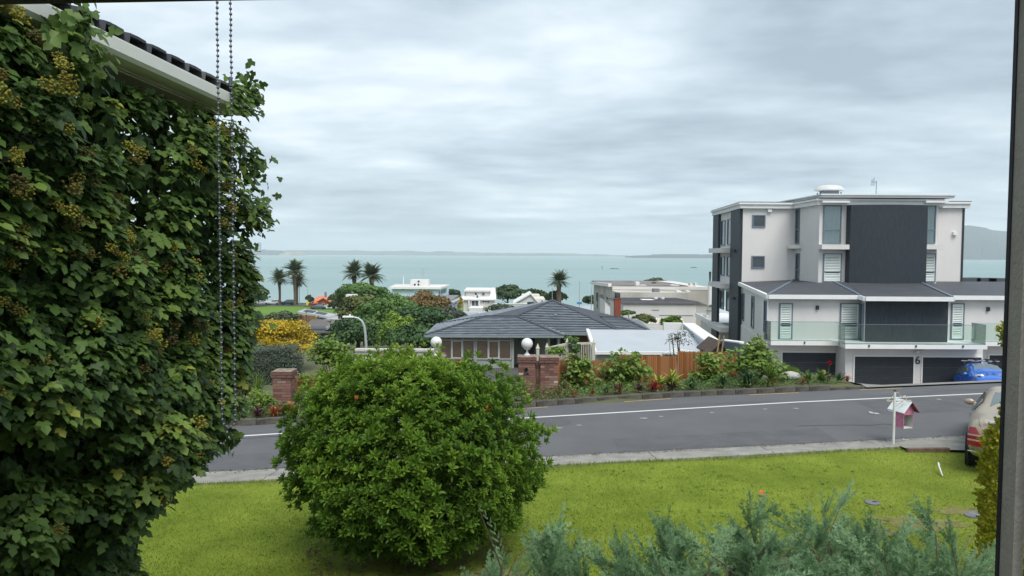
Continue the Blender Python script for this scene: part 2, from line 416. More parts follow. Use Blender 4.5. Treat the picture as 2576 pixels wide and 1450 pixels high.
for u, v, a, b in ((1408, 1073, 22, 2), (1456, 1067, 20, 2), (1620, 1052, 26, 2.5), (1662, 1048, 18, 2), (1790, 1040, 18, 1.5), (2002, 1032, 20, 2), (2195, 1043, 24, 9), (2238, 1040, 12, 5), (2272, 1108, 24, 7), (2300, 1113, 16, 4), (1925, 1033, 16, 2), (2362, 1014, 16, 2)):
    p0 = G(u, v, float(zroad(5))); x, y = p0.x, p0.y; w = a / F * y * 0.5; h = b / F * y / 0.2 * 0.5
    for q in range(4 if b > 4 else 1):                       # worn flecks of old paint
        mb = MB(); n = 7; ox, oy = (rng.normal(0, w * .5), rng.normal(0, h * .5)) if b > 4 else (0, 0); s = .45 if b > 4 else 1
        mb.poly([(x + ox + s * w * math.cos(t) * r, y + oy + s * h * math.sin(t) * r, zr(x, y) + .008 + .001 * q) for t, r in zip(np.linspace(0, 2 * math.pi, n, endpoint=False), rng.uniform(.6, 1.1, n))])
        mb.build('paint_fleck', mat('worn_paint', (.34, .34, .34), .8, .3, 14, col2=(.50, .50, .49)), road)

# repairs, cracks and a grate in the asphalt
M_patch = mat('asphalt_patch', (0.100, 0.101, 0.106), 0.9, 0.15, 2.0, 0.5, 120); M_crack = mat('sealed_crack', (0.045, 0.045, 0.047), 0.7, 0.2, 6)
for x0, x1, f0, f1 in ((-7.5, -3.2, .02, .42), (2.2, 7.0, .02, .30), (9.2, 13.5, .55, .95), (-1.0, 1.4, .72, .98)):
    q = np.linspace(x0, x1, 8); ya = y_edge(q) + (y_line(q) - y_edge(q)) * f0 + rng.normal(0, .03, 8); yb = y_edge(q) + (y_line(q) - y_edge(q)) * f1 + rng.normal(0, .03, 8)
    ribbon(MB(), q, ya, yb, np.array([zr(a, b) for a, b in zip(q, ya)]) + .003, np.array([zr(a, b) for a, b in zip(q, yb)]) + .003).build('road_patch', M_patch, road)
for k in range(9):
    x0 = rng.uniform(-7, 13); f = rng.uniform(.1, 1.5); n = 14; q = x0 + np.cumsum(rng.uniform(.1, .3, n)); yy = y_edge(q) + (y_line(q) - y_edge(q)) * f + np.cumsum(rng.normal(0, .05, n)); yy = np.minimum(yy, y_far(q) - .1)
    ribbon(MB(), q, yy - .012, yy + .012, np.array([zr(a, b - .012) for a, b in zip(q, yy)]) + .005, np.array([zr(a, b + .012) for a, b in zip(q, yy)]) + .005).build('crack', M_crack, road)

# near kerb and channel: concrete lengths with joints
M_conc = mat('kerb_concrete', (0.245, 0.235, 0.21), 0.9, 0.2, 2.5, 0.5, 40, col2=(0.31, 0.30, 0.275))
kb = MB(); ribbon(kb, xs, y_lawn(xs) - 0.05, y_edge(xs) + 0.03, zroad(xs) - 0.10, zroad(xs) - 0.10)
kerb = kb.build('concrete_kerb', M_soil); tag(kerb, 'pale concrete kerb and channel between the lawn and the street', 'kerb', kind='structure')
xa = -26.0
while xa < 30:
    xb = xa + 2.4; mb = MB(); g = 0.008
    def kp(x, t, z): return (x, float(y_lawn(x)) * (1 - t) + float(y_edge(x)) * t, float(zroad(x)) + z)
    prof = ((0, .04), (.22, .045), (.34, .01), (.9, -.035), (1.0, -.03)); i = 0
    for x in (xa + g, xb - g): mb.v += [kp(x, t, z) for t, z in prof] + [kp(x, 1, -.2), kp(x, 0, -.2)]
    n = len(prof) + 2
    mb.f += [(k, n + k, n + (k + 1) % n, (k + 1) % n) for k in range(n)] + [tuple(range(n)), tuple(reversed(range(n, 2 * n)))]
    mb.build('kerb_section', M_conc, kerb); xa = xb

# far kerb of dark stones
M_basalt = mat('kerb_stone', (0.07, 0.065, 0.055), 0.95, 0.35, 5, 0.8, 25, col2=(0.135, 0.125, 0.105))
x3 = np.arange(-30, 10.9, 0.6)
kb = MB(); ribbon(kb, x3, y_far(x3) + 0.01, y_far(x3) + 0.14, z_far(x3) + 0.075, z_far(x3) + 0.075)
fkerb = kb.build('stone_kerb', M_soil); tag(fkerb, 'dark stone kerb along the planted bed across the street', 'kerb', kind='structure')
xa = -24.0
while xa < 10.8:
    ln = rng.uniform(.42, .72); xb = min(xa + ln, 10.9); xm = (xa + xb) / 2; h = 0.15 if xm < 9.9 else 0.08
    dx = xb - xa; a = math.atan2(float(y_far(xb) - y_far(xa)), dx)
    o = MB().box((0, 0, 0), ((dx - .012) / math.cos(a), .17, h + .10)).build('kerb_stone', M_basalt, fkerb, bevel=.012)
    o.location = (xm, float(y_far(xm)) + .085 + rng.uniform(-.008, .008), float(z_far(xm)) + (h - .10) / 2 + rng.uniform(-.006, .006)); o.rotation_euler = (0, -0.012, a)
    xa = xb

# drive down to the garages
M_drive = mat('driveway_concrete', (0.215, 0.205, 0.19), 0.9, 0.12, 0.7, 0.35, 30, col2=(0.265, 0.255, 0.24))
mb = MB(); q = np.linspace(0, 1, 40); xx = np.arange(10.95, 46, 0.75); i = len(mb.v)
for t in q:
    for x in xx:
        ya = float(y_far(x)) - .02; y = ya * (1 - t) + 37.5 * t
        z = (float(z_far(x)) + .05) if t == 0 else Tz(x, max(y, ya + .05)) + .012
        mb.v.append((x + max(0, 1 - (y - ya) * 0.15) * 0.0, y, z))
m_ = len(xx)
for k in range(len(q) - 1):
    for j in range(m_ - 1): mb.f.append((k * m_ + j, k * m_ + j + 1, (k + 1) * m_ + j + 1, (k + 1) * m_ + j))
tag(mb.build('garage_driveway', M_drive, smooth=True), 'pale concrete driveway dropping from the street to the garages', 'driveway', kind='structure')
mb = MB(); q = np.linspace(0, 1, 30)
for t in q:
    y = 20.6 * (1 - t) + 43.9 * t
    for k in range(7):
        x0, x1 = -4.2 * (1 - t) - 5.6 * t, .28 * (1 - t) + 1.2 * t; x = x0 + (x1 - x0) * k / 6
        mb.v.append((x, y, Tz(x, y) + .015))
for k in range(29):
    for j in range(6): mb.f.append((k * 7 + j, k * 7 + j + 1, (k + 1) * 7 + j + 1, (k + 1) * 7 + j))
tag(mb.build('house_driveway', mat('old_asphalt', (0.085, 0.083, 0.078), 0.9, 0.2, 1.2, 0.4, 60), smooth=True), 'dark asphalt driveway between the brick gate piers', 'driveway', kind='structure')

# shore: park grass, car park, sand, water
M_park = mat('park_grass', (0.10, 0.19, 0.02), 0.95, 0.12, 0.05)
tag(grid('park_lawn', np.arange(-150, 60, 6), np.arange(150, 237, 4), lambda x, y: T(x, y) + .25, M_park), 'flat bright green park lawn near the shore', 'park')
tag(grid('shore_road', np.arange(-220, 260, 10), np.array([236.5, 240, 246]), lambda x, y: T(x, y) + .2, mat('shore_asphalt', (0.12, 0.12, 0.125), 0.9, 0.1, 0.3)), 'grey shore road with parked cars', 'road')
tag(grid('verge', np.arange(-220, 260, 10), np.array([246, 249, 252]), lambda x, y: T(x, y) + .22, mat('verge_grass', (0.085, 0.10, 0.035), 0.95, 0.3, 0.2)), 'dull green verge above the beach', 'verge')
tag(grid('beach', np.arange(-420, 421, 10), np.array([252, 258, 264, 272]), lambda x, y: T(x, y) + .1, mat('sand', (0.42, 0.33, 0.23), 0.95, 0.12, 0.15)), 'strip of pale sand at the water', 'beach')

SEA = CAMZ - 18.0
m = bpy.data.materials.new('sea_water'); m.use_nodes = True; t = m.node_tree; b = t.nodes['Principled BSDF']
co = N(t, 'ShaderNodeTexCoord'); mp = N(t, 'ShaderNodeMapping'); mp.inputs['Scale'].default_value = (0.25, 1, 1); t.links.new(co.outputs['Object'], mp.inputs[0])
no = N(t, 'ShaderNodeTexNoise'); no.inputs['Scale'].default_value = 0.006; no.inputs['Detail'].default_value = 7; t.links.new(mp.outputs[0], no.inputs['Vector'])
r = N(t, 'ShaderNodeValToRGB'); r.color_ramp.elements[0].position = .38; r.color_ramp.elements[1].position = .66
r.color_ramp.elements[0].color = (0.165, 0.275, 0.265, 1); r.color_ramp.elements[1].color = (0.21, 0.32, 0.305, 1)
t.links.new(no.outputs['Fac'], r.inputs[0]); t.links.new(r.outputs[0], b.inputs['Base Color'])
b.inputs['Roughness'].default_value = 0.35; b.inputs['Specular IOR Level'].default_value = 0.4
n2 = N(t, 'ShaderNodeTexNoise'); n2.inputs['Scale'].default_value = 0.35; n2.inputs['Detail'].default_value = 4; t.links.new(mp.outputs[0], n2.inputs['Vector'])
bp = N(t, 'ShaderNodeBump'); bp.inputs['Strength'].default_value = .6; bp.inputs['Distance'].default_value = .3; t.links.new(n2.outputs['Fac'], bp.inputs['Height']); t.links.new(bp.outputs[0], b.inputs['Normal'])
mb = MB()
ys = [262, 300, 400, 600, 1000, 2000, 4000, 8000, 16000, 32000]
for k in range(len(ys) - 1):
    a, c = ys[k], ys[k + 1]
    xl = [-.9 * c - 500, -.45 * c, 0, .45 * c, .9 * c + 500]; xl0 = [-.9 * a - 500, -.45 * a, 0, .45 * a, .9 * a + 500]
    for j in range(4): mb.poly([(xl0[j], a, SEA), (xl0[j + 1], a, SEA), (xl[j + 1], c, SEA), (xl[j], c, SEA)])
tag(mb.build('sea', m), 'turquoise sea reaching to the hazy horizon', 'sea', kind='structure')

# far land
def landmass(name, label, pts, d, depth, material, rough=4.0, n=140, cliff=0.0):
    """pts: (u, v of the skyline) at distance d; a ridge with a front and a back slope"""
    us = np.linspace(pts[0][0], pts[-1][0], n); vs = np.interp(us, [p[0] for p in pts], [p[1] for p in pts])
    mb = MB(); rows = [(-.5, 0), (-.42, .30 + cliff), (-.25, .62 + cliff * .5), (0, 1.0), (.3, .8), (.6, 0)]
    for dy, k in rows:
        for i, (u, v) in enumerate(zip(us, vs)):
            p = W(u, v, d); h = max(p.z - SEA, 1.0); nz = (noise2(i * .9, dy * 7, 3.0, 5) - .5) * rough * (1 if 0 < k < 1 else .8 * (k > 0))
            s = (d + dy * depth) / d
            mb.v.append((p.x * s + (noise2(i, dy * 9, 4, 2) - .5) * depth * .12, p.y * s, SEA - 2 + (h * k + nz + 2) if k > 0 else SEA - 2))
    for a in range(len(rows) - 1):
        for i in range(n - 1): mb.f.append((a * n + i, a * n + i + 1, (a + 1) * n + i + 1, (a + 1) * n + i))
    return tag(mb.build(name, material, smooth=True), label, 'land', kind='structure')
M_hill = mat('far_hill', (0.05, 0.07, 0.055), 0.95, 0.45, 0.004, col2=(0.10, 0.115, 0.09))
landmass('far_coast', 'low hazy coast along the horizon', [(480, 634), (560, 631), (640, 629), (700, 630), (760, 629), (850, 630), (930, 631), (1000, 631), (1080, 633), (1150, 634), (1250, 636), (1350, 637.5), (1450, 639), (1520, 640.5), (1580, 642)], 9500, 1500, M_hill, 28)
landmass('headland', 'cliffed headland beyond the bay', [(540, 634), (600, 631), (640, 630), (668, 629), (690, 630), (708, 633), (730, 636), (748, 641)], 6600, 700, M_hill, 18, 90, .35)
landmass('volcano_island', 'broad dark island cone rising over the sea', [(1575, 647), (1610, 643), (1650, 640.5), (1700, 640), (1760, 641), (1850, 636), (1980, 625), (2100, 612), (2250, 594), (2340, 579), (2400, 571), (2432, 568), (2446, 567), (2465, 571), (2500, 578), (2545, 585), (2640, 596), (2800, 618), (3000, 636), (3200, 646)], 5600, 1900, mat('island_bush', (0.035, 0.045, 0.04), 0.95, 0.3, 0.006), 5, 200)
p = W(652, 629, 6600)
mb = MB().box((p.x, p.y, p.z + 20), (30, 30, 80)).box((p.x + 2, p.y, p.z + 62), (18, 18, 8))
tag(mb.build('tower_block', mat('far_concrete', (0.30, 0.30, 0.31), 0.9, 0.1, .1)), 'lone tower block on the distant headland', 'building')
# pale cliff faces on the headland
M_cliff = mat('cliff', (0.45, 0.38, 0.28), 0.95, 0.2, 0.02)
mb = MB()
for u0, u1, v0 in ((702, 742, 635), (712, 732, 633.5)):
    a, b_ = W(u0, 640, 6150), W(u1, 640, 6150); zt = W(u0, v0, 6150).z
    n = 14
    for k in range(n):
        xa, xb = a.x + (b_.x - a.x) * k / n, a.x + (b_.x - a.x) * (k + 1) / n; h = (zt - SEA) * (.55 + .45 * math.sin(math.pi * (k + .5) / n)) * rng.uniform(.7, 1)
        mb.prism([(xa, 6150 - 20 * (u0 == 712)), (xb, 6150 - 20 * (u0 == 712)), (xb, 6500), (xa, 6500)], SEA - 1, [SEA + h * .95, SEA + h, SEA + h * 1.4, SEA + h * 1.4])
tag(mb.build('cliff', M_cliff), 'pale bare cliffs at the foot of the headland', 'cliff', kind='structure')

# the air
hz = bpy.data.materials.new('haze_air'); hz.use_nodes = True; t = hz.node_tree; t.nodes.remove(t.nodes['Principled BSDF'])
pv = N(t, 'ShaderNodeVolumePrincipled'); pv.inputs['Color'].default_value = (0.86, 0.92, 0.97, 1); pv.inputs['Density'].default_value = 1.25e-4; pv.inputs['Anisotropy'].default_value = 0.0
t.links.new(pv.outputs[0], t.nodes['Material Output'].inputs['Volume'])
mb = MB().box((0, 14000, (SEA - 4 + 320) / 2 - 0), (60000, 40000, 320 - SEA + 4))
tag(mb.build('haze', hz), 'pale sea haze over the whole bay', 'haze', kind='stuff')

# ================================================================== BUILDINGS
M_stucco = mat('white_stucco', (0.66, 0.64, 0.62), 0.85, 0.05, .5, 0.15, 60, col2=(0.72, 0.70, 0.68), stretch=(1, 1, .3))
M_trim = mat('white_trim', (0.74, 0.74, 0.73), 0.6, 0.04, 2.0)
M_dark = mat('charcoal_cladding', (0.022, 0.031, 0.041), 0.6, 0.25, 7, 0.15, 3, stretch=(6, 6, .35), col2=(0.038, 0.050, 0.062))
M_roofm = mat('dark_roof_sheet', (0.060, 0.064, 0.075), 0.6, 0.15, 1.0)
M_frame = mat('slate_window_frame', (0.15, 0.19, 0.235), 0.5, 0.08, 4)
M_pane = mat('dark_window_glass', (0.035, 0.05, 0.055), 0.06, 0.3, 1.5, spec=0.8)
M_shut = mat('white_shutter', (0.72, 0.78, 0.74), 0.6, 0.04, 3)
M_shadow = mat('shutter_gap', (0.10, 0.12, 0.13), 0.8, 0.1, 3)
M_curt = mat('pale_curtain', (0.50, 0.55, 0.56), 0.9, 0.2, 5, stretch=(8, 8, .2))
G_bal = glassmat('balcony_glass', (0.88, 0.955, 0.93), 0.03)
G_win = glassmat('window_glass', (0.90, 0.95, 0.95), 0.03)
M_gar = mat('garage_door', (0.022, 0.028, 0.036), 0.65, 0.2, 3, 0.2, 20)

def offset(poly, e):
    """grow a counter-clockwise plan polygon outwards"""
    n = len(poly); out = []
    for i in range(n):
        p0, p1, p2 = Vector(poly[i - 1][:2]), Vector(poly[i][:2]), Vector(poly[(i + 1) % n][:2])
        d1, d2 = (p1 - p0).normalized(), (p2 - p1).normalized()
        n1, n2 = Vector((d1.y, -d1.x)), Vector((d2.y, -d2.x)); b = n1 + n2; L = max(b.length_squared, .3)
        q = p1 + b * (2 * e / L); out.append((q.x, q.y))
    return out

def face_frame(a, b):
    """local frame of a wall that runs from plan point a to b: along, outward normal"""
    a, b = Vector((a[0], a[1], 0)), Vector((b[0], b[1], 0)); d = (b - a).normalized()
    return a, d, Vector((d.y, -d.x, 0)), (b - a).length
def wbox(mb, fr, s0, s1, z0, z1, o0, o1):
    """box on a wall: s along, o outwards"""
    a, d, n, L = fr
    p = [a + d * s0 + n * o0, a + d * s0 + n * o1, a + d * s1 + n * o1, a + d * s1 + n * o0]
    pl = [(q.x, q.y) for q in p]
    return mb.prism(pl, z0, z1)
def S_at(fr, u, v=700):
    """distance along a wall at which a picture column meets it"""
    a, d, n, L = fr; r = ray(u, v)
    den = d.x * r[1] - d.y * r[0]
    return (a.y * r[0] - a.x * r[1]) / den
def z_at(fr, u, v):
    a, d, n, L = fr; s = S_at(fr, u, v); y = (a + d * s).y
    return W(u, v, y).z

def window(parent, fr, s0, s1, z0, z1, style='dark', bar=None, fw=.06, proud=.07, base=0.0, nl=14, name='window'):
    """framed window on a wall; style dark / curtain / shutter; bar = height fraction of a transom"""
    mb = MB(); o0, o1 = base + .002, base + proud
    wbox(mb, fr, s0, s0 + fw, z0, z1, o0, o1); wbox(mb, fr, s1 - fw, s1, z0, z1, o0, o1)
    wbox(mb, fr, s0 + fw, s1 - fw, z0, z0 + fw, o0, o1); wbox(mb, fr, s0 + fw, s1 - fw, z1 - fw, z1, o0, o1)
    zb = None
    if bar: zb = z0 + (z1 - z0) * bar; wbox(mb, fr, s0 + fw, s1 - fw, zb - fw * .6, zb + fw * .6, o0, o1)
    w = mb.build(name, M_frame, parent)
    a, b = s0 + fw, s1 - fw
    if style == 'dark':
        wbox(MB(), fr, a, b, z0 + fw, z1 - fw, o0, base + .025).build('pane', M_pane, w)
    elif style == 'curtain':
        A, d, n, L = fr; mb = MB(); k = 26
        for i in range(k):
            t0, t1 = a + (b - a) * i / k, a + (b - a) * (i + 1) / k
            f0, f1 = base + .012 + .014 * (i % 2), base + .012 + .014 * ((i + 1) % 2)
            p0, p1 = A + d * t0 + n * f0, A + d * t1 + n * f1
            mb.poly([(p0.x, p0.y, z0 + fw), (p1.x, p1.y, z0 + fw), (p1.x, p1.y, z1 - fw), (p0.x, p0.y, z1 - fw)])
        mb.build('curtain', M_curt, w)
        wbox(MB(), fr, a, b, z0 + fw, z1 - fw, base + .040, base + .046).build('pane', G_win, w)
    else:
        wbox(MB(), fr, a, b, z0 + fw, z1 - fw, o0, base + .010).build('backing', M_shadow, w)
        mb = MB(); e = .05; wbox(mb, fr, a, a + e, z0 + fw, z1 - fw, base + .012, base + .05); wbox(mb, fr, b - e, b, z0 + fw, z1 - fw, base + .012, base + .05)
        wbox(mb, fr, a + e, b - e, z0 + fw, z0 + fw + .10, base + .012, base + .05); wbox(mb, fr, a + e, b - e, z1 - fw - .07, z1 - fw, base + .012, base + .05)
        mb.build('shutter_frame', M_shut, w)
        zz = np.linspace(z0 + fw + .10, z1 - fw - .07, nl + 1)
        for i in range(nl):
            if zb and abs((zz[i] + zz[i + 1]) / 2 - zb) < fw * .9: continue
            mb = MB(); h = zz[i + 1] - zz[i]; A, d, n, L = fr
            pts = [(base + .014, zz[i] + h * .62), (base + .046, zz[i] + h * .10), (base + .050, zz[i] + h * .22), (base + .018, zz[i] + h * .78)]
            q = []
            for s in (a + e, b - e): q += [tuple(A + d * s + n * o + Vector((0, 0, z))) for o, z in pts]
            mb.v = q; mb.f = [(k, (k + 1) % 4, 4 + (k + 1) % 4, 4 + k) for k in range(4)] + [(3, 2, 1, 0), (4, 5, 6, 7)]
            mb.build('louvre', M_shut, w)
    return w

# ------------------------------------------------------------------ the white apartment block
apt = thing('apartment_block', 'white three-storey apartment block with charcoal cladding above garages', 'building', (22, 38, -2.75))
yA, yB, yE = 46.0, 42.6, 44.6
up = [(X(1866, yA), yA), (X(1998, yA), yA), (X(2058, yB), yB), (X(2354, yB), yB), (X(2356, yE), yE), (X(2421, yE), yE), (X(2421, yE) + 1.0, 56), (14.95, 54.6)]
zs = 6.92; z0u = 1.6
MB().prism(up, z0u, zs).build('upper_wall', M_stucco, apt)
MB().prism(offset(up, .22), zs, zs + .24).build('fascia', M_trim, apt)
MB().prism(offset(up, .32), zs + .24, zs + .35).build('roof_edge', M_trim, apt)
MB().prism(offset(up, .27), zs + .35, zs + .40).build('roof', M_roofm, apt)
fA, fAB, fB = face_frame(up[0], up[1]), face_frame(up[1], up[2]), face_frame(up[2], up[3])
fE, fL = face_frame(up[4], up[5]), face_frame(up[7], up[0])
fBE = face_frame(up[3], up[4])
# raised roof over the front bay
bay = [(X(2064, 42.2), 42.15), (X(2388, 42.2), 42.15), (X(2388, 42.2), 52), (X(2064, 42.2) - .2, 52)]
MB().prism(offset(bay, .08), zs + .405, zs + .53).build('bay_fascia', M_trim, apt)
MB().prism(offset(bay, .17), zs + .53, zs + .60).build('bay_roof', M_trim, apt)
def onwall(fr, u0, u1, v0, v1):
    um = (u0 + u1) / 2
    return S_at(fr, u0, (v0 + v1) / 2), S_at(fr, u1, (v0 + v1) / 2), z_at(fr, um, v1), z_at(fr, um, v0)
for u0, u1, v0, v1, st in ((1892, 1925, 541, 572, 'dark'), (1890, 1923, 644, 675, 'dark')): window(apt, fA, *onwall(fA, u0, u1, v0, v1), style=st, fw=.07)
for v0, v1 in ((527, 614), (638, 710)):
    window(apt, fAB, *onwall(fAB, 2003, 2012, v0, v1), style='dark', bar=.42, fw=.05)
    wa = onwall(fB, 2070, 2116, v0 - 10 if v0 < 600 else v0, v1)
    window(apt, fB, *wa, style='curtain' if v0 < 600 else 'shutter', bar=.36, nl=15)
    window(apt, fB, *onwall(fB, 2312, 2353, v0 - 10 if v0 < 600 else v0, v1), style='curtain' if v0 < 600 else 'shutter', bar=.36, nl=15)
for u0, u1 in ((2056, 2124), (2312, 2368)):                       # hoods between and over the windows
    s0, s1 = S_at(fB, u0), S_at(fB, u1); za, zb = z_at(fB, u1, 628), z_at(fB, u1, 616)
    wbox(MB(), fB, s0, s1, za, zb, .003, .55).build('window_hood', M_stucco, apt)
    wbox(MB(), fB, s0, s1, z_at(fB, u1, 512), z_at(fB, u1, 507), .003, .5).build('window_hood', M_trim, apt)
s0, s1 = S_at(fAB, 1999), S_at(fAB, 2012)
wbox(MB(), fAB, s0, s1 + .15, z_at(fAB, 2005, 626), z_at(fAB, 2005, 617), .003, .5).build('window_hood', M_stucco, apt)
# bowed cladding bay: vertical boards
ca, cb = S_at(fB, 2125), S_at(fB, 2316); A, d, n, L = fB; nb = 26
zc0, zc1 = z_at(fB, 2200, 729), zs - .01
for i in range(nb):
    t0, t1 = i / nb, (i + 1) / nb
    bow = lambda t: .55 + .38 * (1 - (2 * t - 1) ** 2)
    s0, s1 = ca + (cb - ca) * t0 + .002, ca + (cb - ca) * t1 - .002
    p = [A + d * s0 + n * .003, A + d * s0 + n * bow(t0), A + d * s1 + n * bow(t1), A + d * s1 + n * .003]
    MB().prism([(q.x, q.y) for q in p], zc0, zc1).build('cladding_board', M_dark, apt)
wbox(MB(), fE, S_at(fE, 2416), S_at(fE, 2421) - .01, z0u + .3, zs - .01, .003, .05).build('corner_strip', M_dark, apt)
for fr, u, v in ((fA, 1935, 530), (fE, 2400, 588)):
    s, z = S_at(fr, u, v), z_at(fr, u, v); wbox(MB(), fr, s - .12, s + .12, z - .10, z + .10, .003, .16).build('wall_vent', M_trim, apt)
# left facade: two dark columns with floors between
for sa, sb in ((6.0, 8.55), (0.05, 2.0)):
    wbox(MB(), fL, sa, sb, -4.2, zs - .01, .003, .18).build('cladding_column', M_dark, apt)
Lz = [6.85, 4.5, 2.15, -.75]
for k, zt in enumerate(Lz):
    if k: wbox(MB(), fL, 1.6, 5.95, zt - .32, zt, .003, .75).build('ledge', M_stucco, apt)
    if k < 3:
        zt2 = zt - .55 if k else zt - .4
        window(apt, fL, 4.4, 5.8, zt2 - 1.35 - (.4 if k == 0 else 0), zt2, 'dark', fw=.07)
        window(apt, fL, 2.2, 3.6, zt2 - 1.35 - (.4 if k == 0 else 0), zt2, 'dark', fw=.07)
for z in (4.2, 1.2): 
    p = fL[0] + fL[1] * 7.6 + fL[2] * .26
    MB().lathe((p.x, p.y, z), [(.13, 0), (.10, .12), (.02, .2)], 10).build('wall_lamp', M_dark, apt)
# roof vent and aerial
vp = W(2086, 480, 45.5)
mb = MB()
for k in range(4): mb.box((vp.x + (.55 if k % 2 else -.55), vp.y + (.4 if k < 2 else -.4), zs + .66), (.06, .06, .62))
zv = W(2086, 466, 45.5).z - .36
mb.box((vp.x, vp.y, (zs + .5 + zv) / 2), (.9, .7, zv - zs - .5)); mb.build('vent_base', M_frame, apt)
MB().lathe_sq((vp.x, vp.y, zv), [(.82, 0), (.90, .03), (.86, .14), (.70, .27), (.45, .34), (.01, .36)], 22, (1, .8, 1)).build('vent_cowl', mat('vent_metal', (.56, .57, .55), .5, .06, 3), apt, smooth=True, angle=40)
ap = W(2204, 480, 44)
za_ = W(2204, 453, 44).z - 1.3 - zs; mb = MB().tube([(ap.x, ap.y, zs + .5), (ap.x, ap.y, zs + 1.25 + za_)], .02, 6).tube([(ap.x, ap.y, zs + 1.15 + za_), (ap.x - .3, ap.y, zs + 1.2 + za_)], .015, 6)
for k in range(4): mb.tube([(ap.x - .12 - .06 * k, ap.y, zs + .95 + za_), (ap.x - .12 - .06 * k, ap.y, zs + 1.45 - .05 * k + za_)], .010, 5)
mb.build('aerial', M_frame, apt)

# middle storey, its roof, the balcony and the garages
yM = 36.2
cM = (X(1935, yM), yM)
mid = [cM, (X(2166, yM), yM), (X(2178, 35.3), 35.3), (X(2388, 35.3), 35.3), (X(2390, yM), yM), (32.5, yM), (32.5, 47), (14.45, 47), (14.36, 45.98)]
zg, zfl = W(1935, 742, yM).z, W(1935, 866, yM).z
MB().prism(mid, zfl - .02, zg - .05).build('middle_wall', M_stucco, apt)
# hipped low roof: ring of gutter plus sloping sheets
gpl = [(cM[0] - .15, yM - .35), (X(2164, yM - .35), yM - .35), (X(2178, 34.6), 34.6), (X(2398, 34.6), 34.6), (X(2400, yM - .3), yM - .3), (32.6, yM - .3)]
for a, b in zip(gpl[:-1], gpl[1:]):
    MB().sweep((a[0], a[1], zg + .02), (b[0], b[1], zg + .02), .16, .20).build('gutter', M_trim, apt)
lp = (up[0][0] - .12, 46.1); MB().sweep((lp[0], lp[1], zg + .26), (gpl[0][0], gpl[0][1], zg + .02), .16, .20).build('gutter', M_trim, apt)
zt = zg + .42
wl = [(up[0][0], up[0][1]), up[1], up[2], (up[2][0] + 1.7, 42.0), (X(2316, 42.0), 42.0), up[3], up[5], (32.6, 44.6)]
def sheet(name, pts): MB().poly(pts).build(name, M_roofm, apt)
g = [(p[0], p[1], zg + .012) for p in gpl]
sheet('roof_sheet', [(lp[0], lp[1], zg + .25), g[0], (up[1][0], up[1][1], zt), (up[0][0], up[0][1], zg + .27)])
sheet('roof_sheet', [g[0], g[1], (up[2][0] + .6, up[2][1], zt), (up[1][0], up[1][1], zt)])
sheet('roof_sheet', [g[1], g[2], (up[2][0] + 1.7, 42.4, zt), (up[2][0] + .6, up[2][1], zt)])
sheet('roof_sheet', [g[2], g[3], (X(2316, 42.4), 42.4, zt), (up[2][0] + 1.7, 42.4, zt)])
sheet('roof_sheet', [g[3], g[4], (up[4][0], yE, zt), (X(2316, 42.4), 42.4, zt)])
sheet('roof_sheet', [g[4], g[5], (32.6, yE, zt), (up[4][0], yE, zt)])
for a, b in (((g[0]), (up[1][0], up[1][1], zt)), (g[3], (X(2316, 42.4), 42.4, zt)), (g[1], (up[2][0] + .9, 42.5, zt))):
    MB().sweep((a[0], a[1], a[2] + .05), (b[0], b[1], b[2] + .05), .12, .05).build('roof_flashing', M_frame, apt)
fM1, fMc, fM2 = face_frame(mid[0], mid[1]), face_frame(mid[2], mid[3]), face_frame(mid[4], mid[5])
fMs = face_frame(mid[1], mid[2]); fS = face_frame(mid[8], mid[0])
for fr, u0, u1 in ((fM1, 1959, 1993), (fM1, 2112, 2161), (fM2, 2391, 2424)):
    window(apt, fr, *onwall(fr, u0, u1, 763, 855), style='shutter', bar=.42, nl=18)
for u0, u1, v0, v1 in ((1868, 1873, 737, 807), (1892, 1898, 745, 826), (1924, 1929, 756, 838)):
    window(apt, fS, *onwall(fS, u0, u1, v0, v1), style='dark', fw=.05)
for fr, u, v in ((fM1, 2055, 774), (fM2, 2484, 778)):
    s, z = S_at(fr, u, v), z_at(fr, u, v); wbox(MB(), fr, s - .06, s + .06, z - .10, z + .10, .003, .12).build('wall_lamp', M_dark, apt)
s0, s1 = 0.02, fMc[3] - .02; nb = 24
for i in range(nb):
    a, b = s0 + (s1 - s0) * i / nb + .002, s0 + (s1 - s0) * (i + 1) / nb - .002
    wbox(MB(), fMc, a, b, zfl + .0, zg - .06, .003, .045).build('cladding_board', M_dark, apt)
window(apt, fMs, .15, fMs[3] - .1, zfl + .1, zg - .35, 'dark', fw=.05)
